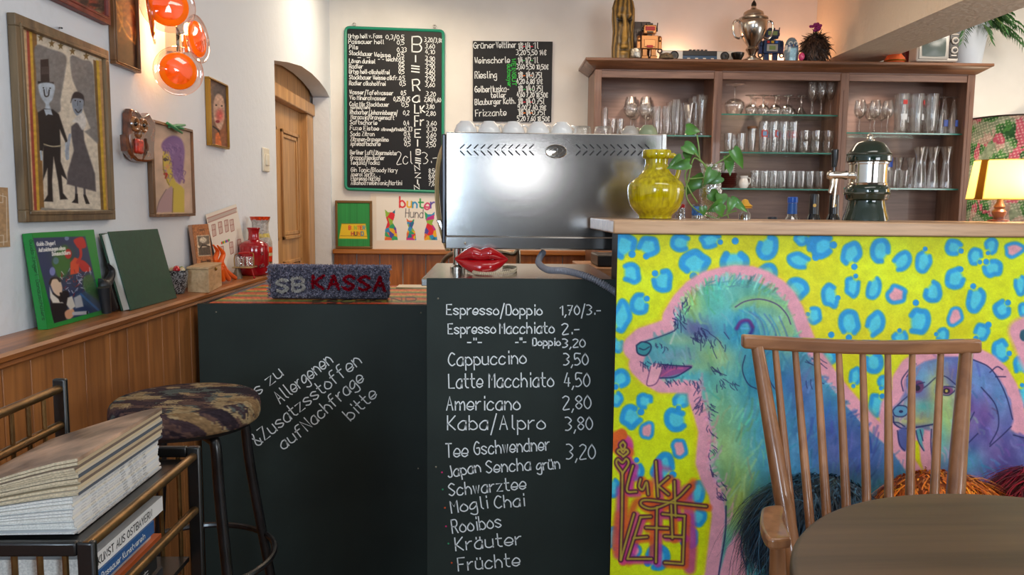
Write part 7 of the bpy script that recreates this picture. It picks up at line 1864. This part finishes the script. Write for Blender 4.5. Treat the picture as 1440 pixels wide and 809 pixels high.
# white planter with palm-like fern
q = base_at(1359, YT + .19); t = thing('potted_plant', q, 'feathery green potted palm hanging over a white pot on the cabinet end', 'plant')
pr_ = U_([(0, 18), (1, 18.4), (30, 22), (64, 26.5), (66, 26), (62, 24)]); MB().lathe(pr_, q, 40).build('pot', mat('white_pot', (196, 204, 214), .4), t)
MB().lathe(U_([(60, 23.5), (61, 0)]), q, 24).build('soil', mat('soil', (60, 44, 34), .95), t)
pf = MB(); stm = MB(); rg = np.random.default_rng(5)
fr_ = []
for k in range(26):
    a = rg.uniform(-2.0, -.1); fr_.append((a, rg.uniform(.22, .42), rg.uniform(.1, .34)))
for a, L, up in fr_:
    d = np.array([math.cos(a), math.sin(a) * .55, 0]); P = np.array([q + np.array([0, 0, 62 * ST]) + d * L * s_ + np.array([0, 0, up * s_ * (1 - .2 * s_) - .62 * L * s_ ** 2.2]) for s_ in np.linspace(0, 1, 22)])
    stm.tube(P, np.linspace(.004, .0015, 22), 5)
    T = np.gradient(P, axis=0)
    for i in range(5, 22):
        for sg in (-1, 1):
            tt_ = T[i] / np.linalg.norm(T[i]); sd = np.cross(tt_, [0, 0, 1]); sd /= np.linalg.norm(sd) + 1e-9
            v = sd * sg * .8 + tt_ * .7 + np.array([0, 0, -.45 + rg.normal() * .2]); v /= np.linalg.norm(v); l = .085 * rg.uniform(.7, 1.2) * (1 - .5 * (i / 22) ** 3); wv = np.cross(v, tt_); wv /= np.linalg.norm(wv) + 1e-9
            pf.add([P[i], P[i] + v * l * .45 + wv * .0052, P[i] + v * l + np.array([0, 0, -.012]), P[i] + v * l * .45 - wv * .0052], [(0, 1, 2, 3)])
stm.build('stems', mat('palm_stem', (110, 130, 60), .5), t); pf.build('foliage', mat('palm_leaf', (64, 110, 58), .45, noise=.35, nscale=10), t, smooth=0)
# warm lamps hidden on top of the cabinet wash the wall
for px, p_ in ((950, 3.2), (1105, 5.0)):
    q = base_at(px, YK - .03) + [0, 0, .022]
    t = thing('uplight', [q[0], q[1], ZT], 'small warm uplight at the wall behind the ' + ('radio' if px < 1000 else 'ceramic figure'), 'lamp')
    MB().lathe([(.022, 0), (.022, .012), (.016, .014)], (q[0], q[1], ZT), 16).build('lamp_base', DKP, t)
    MB().ball(q, (.012, .012, .008), 10, 8).build('bulb', mat('lit_bulb3', (255, 190, 130), .3, emit=(255, 150, 80), es=8), t)
    point('uplight_light', q + np.array([0, 0, .03]), p_, (1, .5, .25), .02)

# ================================================================ bar stool
zs = .752
q = at(262, 559, Z=zs); cx, cy = q[0], q[1]; rS = .173
t = thing('bar_stool', (cx, cy, FZ), 'round bar stool with worn dark and tan patterned cloth seat and black metal legs', 'stool')
nr, na = 40, 160; V = []; rr = np.linspace(0, 1, nr)
prof = [(k * rS * .93, zs + .006 * (1 - k ** 2)) for k in np.linspace(0.0001, 1, 26)] + [(rS * .97, zs - .006), (rS * .992, zs - .013), (rS, zs - .022), (rS, zs - .032), (rS * .995, zs - .042), (rS * .985, zs - .050), (rS * .96, zs - .056), (rS * .5, zs - .058)]
n = 220; aa = np.linspace(0, 2 * np.pi, n, endpoint=False); pp = []
for (r0, z0), (r1, z1__) in zip(prof[:-1], prof[1:]):
    for k in range(3): pp.append((r0 + (r1 - r0) * k / 3, z0 + (z1__ - z0) * k / 3))
pp.append(prof[-1]); G = np.array([(cx + r * math.cos(a), cy + r * math.sin(a), z) for r, z in pp for a in aa])
X_, Y_, Z_ = G[:, 0] * 22 + fbm(G[:, 0] * 200, G[:, 1] * 200, 5, 2) * .8, G[:, 1] * 48, G[:, 2] * 60
f1 = fbm(X_ * .8 + Z_ * .35, np.floor(Y_ * 2 + Z_) / 2 * .6, 12, 3); f2 = fbm(X_ * .7 + 40 + Z_ * .3, np.floor(Y_ * 2 + Z_) / 2 * .55, 17, 3); f3 = fbm(X_ * 6, Y_ * 6 + Z_ * 5, 3, 2)
C3 = np.tile(np.array((64, 50, 54.)), (len(G), 1)); C3[f2 > .55] = (84, 90, 86); C3[f2 < .36] = (90, 68, 62); C3[f1 > .56] = (150, 130, 98); C3[f1 > .66] = (130, 104, 74); C3[(f1 < .36)] = (46, 38, 44)
C3 *= (.75 + .5 * f3)[:, None]
sm = MB(); sm.add(G, [(i * n + j, i * n + (j + 1) % n, (i + 1) * n + (j + 1) % n, (i + 1) * n + j) for i in range(len(pp) - 1) for j in range(n)], lin(C3))
sm.build('seat', vcol('chenille', .95, 0, 0, .1), t, smooth=80)
BLM = mat('chipped_black', (20, 20, 23), .3, noise=.6, nscale=16, coat=.2)
MB().lathe([(rS * .9, zs - .058), (rS * .9, zs - .068), (.02, zs - .07)][::-1] if False else [(.02, zs - .07), (rS * .88, zs - .068), (rS * .9, zs - .057)], (cx, cy, 0), 30).build('seat_plate', BLM, t)
for a in (-45, 45, 135, 225):
    c, s_ = math.cos(R(a)), math.sin(R(a))
    P = [(cx + r * c, cy + r * s_, z) for r, z in ((.06, zs - .074), (.13, zs - .078), (.150, zs - .095), (.165, .52), (.232, .1), (.272, FZ + .004))]
    MB().tube(catmull(P, 5), .0125, 12).build('leg', BLM, t)
MB().torus((cx, cy, .345), .198, .008, 48, 8).build('foot_ring', BLM, t)

# ================================================================ magazine rack
XR, XLft, YBk, YFr = -.512, -.735, 1.325, .965
t = thing('magazine_rack', ((XR + XLft) / 2, 1.14, FZ), 'black metal magazine rack with brass rails, filled with stacked magazines', 'magazine rack')
RKB = mat('rack_black', (14, 14, 15), .35, coat=.2); BRS = mat('aged_brass', (126, 96, 58), .35, .85, noise=.2, nscale=30)
for y in (YBk, YFr):
    ztp = .803 if y == YBk else .792
    f = MB(); w = .011
    f.box((XR - w, y - .006, FZ), (XR + w, y + .006, ztp)); f.box((XLft - w, y - .006, FZ), (XLft + w, y + .006, .922)); f.box((XLft, y - .006, ztp - .019), (XR - w, y + .006, ztp))
    f.box((XLft, y - .006, .28), (XR, y + .006, .295))
    f.build('end_frame', RKB, t, bevel=.003)
    for k in range(6): MB().tube([(XLft + .035 + k * .032, y, ztp - .012), (XLft + .035 + k * .032, y, .29)], .004, 8).build('rod', BRS, t)
for x, zz in ((XR, (.786, .69)), (XLft, (.905, .842))):
    for z in zz: MB().tube([(x, YFr - .004, z), (x, YBk + .004, z)], .0075, 10).build('rail', BRS, t)
for k in range(7):
    y = YFr + .05 + k * .043; MB().tube([(XLft, y, .905), (XLft, y, .80)], .0038, 8).build('rod', BRS, t)
MB().box((XLft + .012, YFr + .006, .775), (XR - .012, YBk - .006, .7815)).build('upper_shelf', RKB, t)
MB().box((XLft + .012, YFr + .006, .598), (XR - .012, YBk - .006, .606)).build('lower_shelf', RKB, t)

# magazines, each its own thing
rg = np.random.default_rng(11)
PAPW = mat('magazine_paper', (206, 202, 194), .6, noise=.12, nscale=400); PAPC = mat('old_paper', (196, 178, 148), .8, noise=.15, nscale=300)


def magazine(name, label, cat, grp, x0, x1, y0, y1, z, th, cov, pag, rz=0, dz=None, art=None, spine=None):
    """cover wrapped round a block of pages; dz(u, v) bends it"""
    cx_, cy_ = (x0 + x1) / 2, (y0 + y1) / 2; c, s_ = math.cos(rz), math.sin(rz)

    def tr(V):
        V = np.array(V, float); u = (V[:, 0] + .735) / .192; v = (V[:, 1] - y0) / (y1 - y0)
        if dz: V[:, 2] = dz(V[:, 2], u, v)
        d = V[:, :2] - (cx_, cy_); V[:, :2] = np.c_[d[:, 0] * c - d[:, 1] * s_, d[:, 0] * s_ + d[:, 1] * c] + (cx_, cy_); return V
    t = thing(name, (cx_, cy_, z), label, cat, grp)

    def sheet(xa, xb, ya, yb, za, zb, nm, m_):
        n = 7; us, vs = np.linspace(xa, xb, n), np.linspace(ya, yb, n); mb = MB()
        top = [(u, v, zb) for v in vs for u in us]; bot = [(u, v, za) for v in vs for u in us]; N = n * n
        Fs = [(i * n + j, i * n + j + 1, (i + 1) * n + j + 1, (i + 1) * n + j) for i in range(n - 1) for j in range(n - 1)]
        Fs += [tuple(N + k for k in f[::-1]) for f in Fs]
        ring = [j for j in range(n)] + [i * n + n - 1 for i in range(1, n)] + [(n - 1) * n + j for j in range(n - 2, -1, -1)] + [i * n for i in range(n - 2, 0, -1)]
        Fs += [(ring[(k + 1) % len(ring)], ring[k], N + ring[k], N + ring[(k + 1) % len(ring)]) for k in range(len(ring))]
        mb.add(tr(top + bot), Fs); return mb.build(nm, m_, t, smooth=30)
    sheet(x0 + .002, x1 - .0008, y0 + .001, y1 - .001, z + .0004, z + th - .0004, 'pages', pag)
    mb = MB()
    for za, zb in ((z, z + .0004), (z + th - .0004, z + th)):
        n = 7; us, vs = np.linspace(x0, x1, n), np.linspace(y0, y1, n); mb.add(tr([(u, v, zb) for v in vs for u in us]), [(i * n + j, i * n + j + 1, (i + 1) * n + j + 1, (i + 1) * n + j) for i in range(n - 1) for j in range(n - 1)])
    vs = np.linspace(y0, y1, 7); mb.add(tr([(x1, v, zz) for zz in (z, z + th) for v in vs]), [(k, k + 1, 8 + k, 7 + k) for k in range(6)])
    o = mb.build('cover', cov, t, smooth=30)
    if spine:
        sp = MB(); col, txt, hh = spine
        f_ = lambda a, b: tr([(x1 + .0005, y0 + a, z + b)])[0]
        for P, sm_ in text_lines(txt, .02, -th * .28, (y1 - y0) * .82, -th * .28, hh): ribbon(sp, P * [1, -1], hh * .14, f_, sm_)
        sp.build('spine_print', mat('print_%d' % col[0], col, .6), t, smooth=0)
    return t


z = .783; k = 0; NM = 24
for i in range(NM):
    old = i >= 13
    th = (.0034 + .0012 * rg.random()) if not old else (.0036 + .0018 * rg.random())
    jx, jy = rg.normal() * .004, rg.normal() * .006
    cov = mat('mag_white_%d' % (i % 4), [(232, 232, 230), (222, 226, 230), (236, 232, 222), (226, 226, 226)][i % 4], .35) if not old else mat('mag_old_%d' % (i % 5), [(206, 188, 156), (120, 104, 92), (190, 170, 140), (84, 92, 104), (200, 190, 172)][i % 5], .5)
    dzf = lambda z_, u, v: .783 + (z_ - .783) * (1 - .56 * np.clip(1 - u, 0, 1) ** 1.15)
    if i == NM - 1: cov = mat('mag_top_cover', (170, 140, 118), .35, noise=.5, nscale=14)
    magazine('magazine', f'{"tan old" if old else "white-spined"} magazine, {ORD[NM - 1 - i]} from the top of the rack stack', 'magazine', 'magazines stacked in the rack', -.722, -.545 + (.006 if old else 0), 1.0 + jy, 1.262 + jy, z, th, cov, PAPC if old else PAPW, 0, dzf,
             spine=((120, 124, 132), 'Lichtung 20%d' % (i + 3), .002) if not old else None)
    z += th + .0002
ZL2 = .607
LOW = [((44, 44, 50), .022, 'dark grey paperback at the very bottom of the lower rack shelf', None), ((120, 40, 44), .016, 'dark red booklet between grey paperback and black booklet in the rack', None), ((30, 30, 32), .026, 'black booklet under the orange paperback on the lower rack shelf', ((200, 200, 200), 'Kunst', .008)),
       ((214, 106, 50), .014, 'orange paperback below the blue book on the lower rack shelf', None), ((206, 210, 214), .018, 'pale grey book sandwiched above the orange paperback in the rack', None), ((36, 84, 140), .02, 'blue book directly under the large white art book in the rack', ((220, 226, 230), 'Passauer Kunstverein', .009)), ((224, 224, 224), .024, 'large white art book topping the lower rack stack', ((30, 30, 34), 'KUNST AUS OSTBAYERN', .011))]
for i, (c3, th, lb, sp) in enumerate(LOW):
    j = rg.normal() * .006
    magazine('book', lb, 'book', 'books on the lower rack shelf', -.718, -.532 + j - (.012 if i in (1, 3) else 0), 1.0 + j, 1.232 - .02 * (i % 3), ZL2, th, mat('book_%d_%d' % (c3[0], i), c3, .35), PAPW, 0, None, spine=sp); ZL2 += th + .0004

# ================================================================ bench with long-haired fur cushions
b = thing('bench', (1.35, 1.9, FZ), 'low wooden bench along the painted panel carrying the fur cushions', 'bench')
MB().box((.80, 1.74, .30), (2.2, 2.05, .34)).build('seat', wood('bench_wood', (110, 74, 48), (150, 108, 74), 'x', .45), b, bevel=.004)
for x in (.86, 2.12):
    for y in (1.78, 2.01): MB().box((x - .02, y - .02, FZ), (x + .02, y + .02, .30)).build('leg', wood('bench_wood', (0, 0, 0), (0, 0, 0)), b)


def cushion(px, w, top, label, dark, cols, seed, dl=0, Y=1.85):
    X = at(px, 700, Y=Y)[0]; zt_ = at(px, top, Y=Y)[2] - .015; z0 = .341; c = np.array([X, Y, (z0 + zt_) / 2]); r = np.array([w, .12, (zt_ - z0) / 2])
    t = thing('fur_cushion', (X, Y, z0), label, 'cushion', 'long-haired fur cushions on the bench')
    MB().ball(c, r * .95, 28, 18).build('cushion_core', mat('core_%d' % dark[0], dark, .95), t)
    h = MB(); fur(h, c, r, 5200, .085, cols, .0022, .5, seed, -.75, flow=(dl, -.1, -.3), seg=5, wild=.16, lift=.14, zmin=.343)
    tag(h.build('fur', HAIR, t, smooth=0), kind='stuff')
    return t, c, r


t, c, r = cushion(1152, .158, 660, 'dark blue long-haired fur cushion behind the left chair spindles'.replace('left ', ''), (18, 34, 48), [(30, 62, 84), (22, 46, 64), (44, 84, 108), (16, 32, 46)], 21, -.25)
h = MB(); fur(h, c + np.array([-.085, -.02, .03]), r * np.array([.45, .8, .6]), 700, .13, [(26, 54, 74), (16, 32, 46), (38, 74, 96)], .0018, .7, 25, -.3, flow=(-.25, -.1, -.6), seg=5, wild=.25, lift=.2)
tag(h.build('hanging_fur', HAIR, t, smooth=0), kind='stuff')
cushion(1324, .172, 656, 'bright orange long-haired fur cushion between the blue and the crimson ones', (120, 50, 6), [(226, 116, 14), (200, 92, 10), (240, 140, 30), (180, 78, 8)], 22, .2)
cushion(1452, .085, 650, 'crimson long-haired fur cushion at the view edge beside the orange one', (60, 8, 18), [(140, 18, 40), (110, 12, 32), (166, 30, 56), (80, 8, 22)], 23, -.3)

# ================================================================ spindle-back armchair
CHW = wood('chair_wood', (128, 82, 50), (174, 120, 78), 'z', .3, .5, .7); CHX = wood('chair_rail_wood', (130, 84, 52), (176, 122, 80), 'x', .3, .5, .7)
YT_, YS_, ZS_ = 1.62, 1.42, .36
t = thing('armchair', (.78, 1.25, FZ), 'brown wooden spindle-back armchair facing the round table', 'chair')
rail = MB(); N = 14; top, bot, dep = [], [], []
for k in range(N + 1):
    u = k / N; x = 1046 + (1382.5 - 1046) * u; yT = 471.5 + 6.5 * u + 5 * math.sin(math.pi * u); yb = yT + 19.5
    d = YT_ + .035 * math.sin(math.pi * u)
    top.append(at(x, yT, Y=d)); bot.append(at(x, yb, Y=d))
top, bot = np.array(top), np.array(bot); th = np.array([0, .024, 0]); V = np.vstack([bot, top, bot + th, top + th]); n = N + 1
rail.add(V, [(k, k + 1, n + k + 1, n + k) for k in range(N)] + [(2 * n + k + 1, 2 * n + k, 3 * n + k, 3 * n + k + 1) for k in range(N)] + [(n + k, n + k + 1, 3 * n + k + 1, 3 * n + k) for k in range(N)] + [(k + 1, k, 2 * n + k, 2 * n + k + 1) for k in range(N)] + [(0, n, 3 * n, 2 * n), (N, 2 * n + N, 3 * n + N, n + N)])
rail.build('top_rail', CHX, t, smooth=50, bevel=.006, seg=3)
for nm, (xt, yt), (xl, yl), r0, r1 in [('stile', (1065, 489), (1100, 714), .0135, .0185), ('stile', (1358.5, 497), (1344, 693), .0135, .0185)] + [('spindle', a, b_, .0068, .0095) for a, b_ in (((1090, 491), (1113, 757)), ((1118, 493), (1136.5, 736)), ((1148, 495), (1160, 719)), ((1179.5, 496), (1188, 708)), ((1213, 497), (1217, 700)), ((1248.5, 497), (1249, 695)), ((1283, 497), (1279, 693)), ((1323, 497), (1314, 692)))]:
    u = (xt - 1046) / 336; ya = YT_ + .035 * math.sin(math.pi * min(max(u, 0), 1)) + .012
    p0 = at(xt, yt, Y=ya)
    xb = xt + (xl - xt) / (yl - yt) * (951 - yt); p1 = at(xb, 951, Y=YS_ + .02 * math.sin(math.pi * u)); p1[2] = ZS_ - .01
    ts = np.linspace(0, 1, 9); P = [p0 * (1 - s_) + p1 * s_ for s_ in ts]
    MB().tube(P, [r0 + (r1 - r0) * math.sin(min(1, s_ * 1.5) * math.pi / 2) for s_ in ts], 12).build(nm, CHW, t)
sx0, sx1 = .43, 1.10
seat = [(sx0 + .05, 1.0), (sx0, 1.08), (sx0 + .03, 1.40), (sx0 + .10, 1.47), (sx1 - .10, 1.47), (sx1 - .03, 1.40), (sx1, 1.08), (sx1 - .05, 1.0)]
MB().prism([(x, y, ZS_ - .04) for x, y in catmull(seat, 4, True)], (0, 0, .04)).build('seat', CHX, t, bevel=.008)
AZ = .668; mid = .772
arm = np.array([at(x, y, Z=AZ) for x, y in ((1075, 712), (1102, 711), (1101, 729), (1112, 752), (1108, 757), (1081, 757), (1070, 738), (1070, 722))])
for mir in (0, 1):
    A2 = arm.copy()
    if mir: A2[:, 0] = 2 * mid - A2[:, 0]
    A2 = catmull(A2, 4, True)
    MB().prism([p - [0, 0, .02] for p in A2], (0, 0, .02)).build('armrest', CHW, t, bevel=.005, seg=3)
    p = at(1099, 752, Z=AZ - .02); x = p[0] if not mir else 2 * mid - p[0]
    MB().tube([(x, p[1] + .02, AZ - .02), (x + (.004 if not mir else -.004), p[1] + .01, .5), (x + (.012 if not mir else -.012), p[1], ZS_ - .02)], [.013, .0165, .013], 12).build('arm_post', CHW, t)
    xs_ = sx0 + .09 if not mir else sx1 - .09; o = -.06 if not mir else .06
    for y0, y1 in ((1.08, 1.03), (1.38, 1.46)): MB().tube([(xs_, y0, ZS_ - .04), (xs_ + o, y1, FZ + .002)], [.018, .013], 12).build('leg', CHW, t)
    MB().tube([(xs_ + o * .55, 1.05, .07), (xs_ + o * .55, 1.43, .07)], .009, 10).build('stretcher', CHW, t)

# ================================================================ round table
t = thing('round_table', (.7745, .8534, FZ), 'round brown wooden table with worn top in front of the spindle-back chair', 'table')
TW = wood('table_wood', (64, 44, 28), (94, 68, 46), 'x', .5, .0, .55)
rT = .392
MB().lathe([(rT - .02, .722), (rT - .004, .726), (rT, .735), (rT, .742), (rT - .004, .748), (rT - .010, .75)], (.7745, .8534, 0), 128).build('tabletop', TW, t, smooth=50)
MB().lathe([(.05, FZ + .05), (.045, FZ + .1), (.04, .4), (.055, .65), (.12, .70), (.14, .7215)], (.7745, .8534, 0), 32).build('column', CHW, t)
for a in (20, 110, 200, 290):
    c, s_ = math.cos(R(a)), math.sin(R(a)); MB().tube([(.7745 + r * c, .8534 + r * s_, z) for r, z in ((.03, FZ + .14), (.16, FZ + .09), (.30, FZ + .02))], [.03, .024, .018], 12).build('foot', CHW, t)
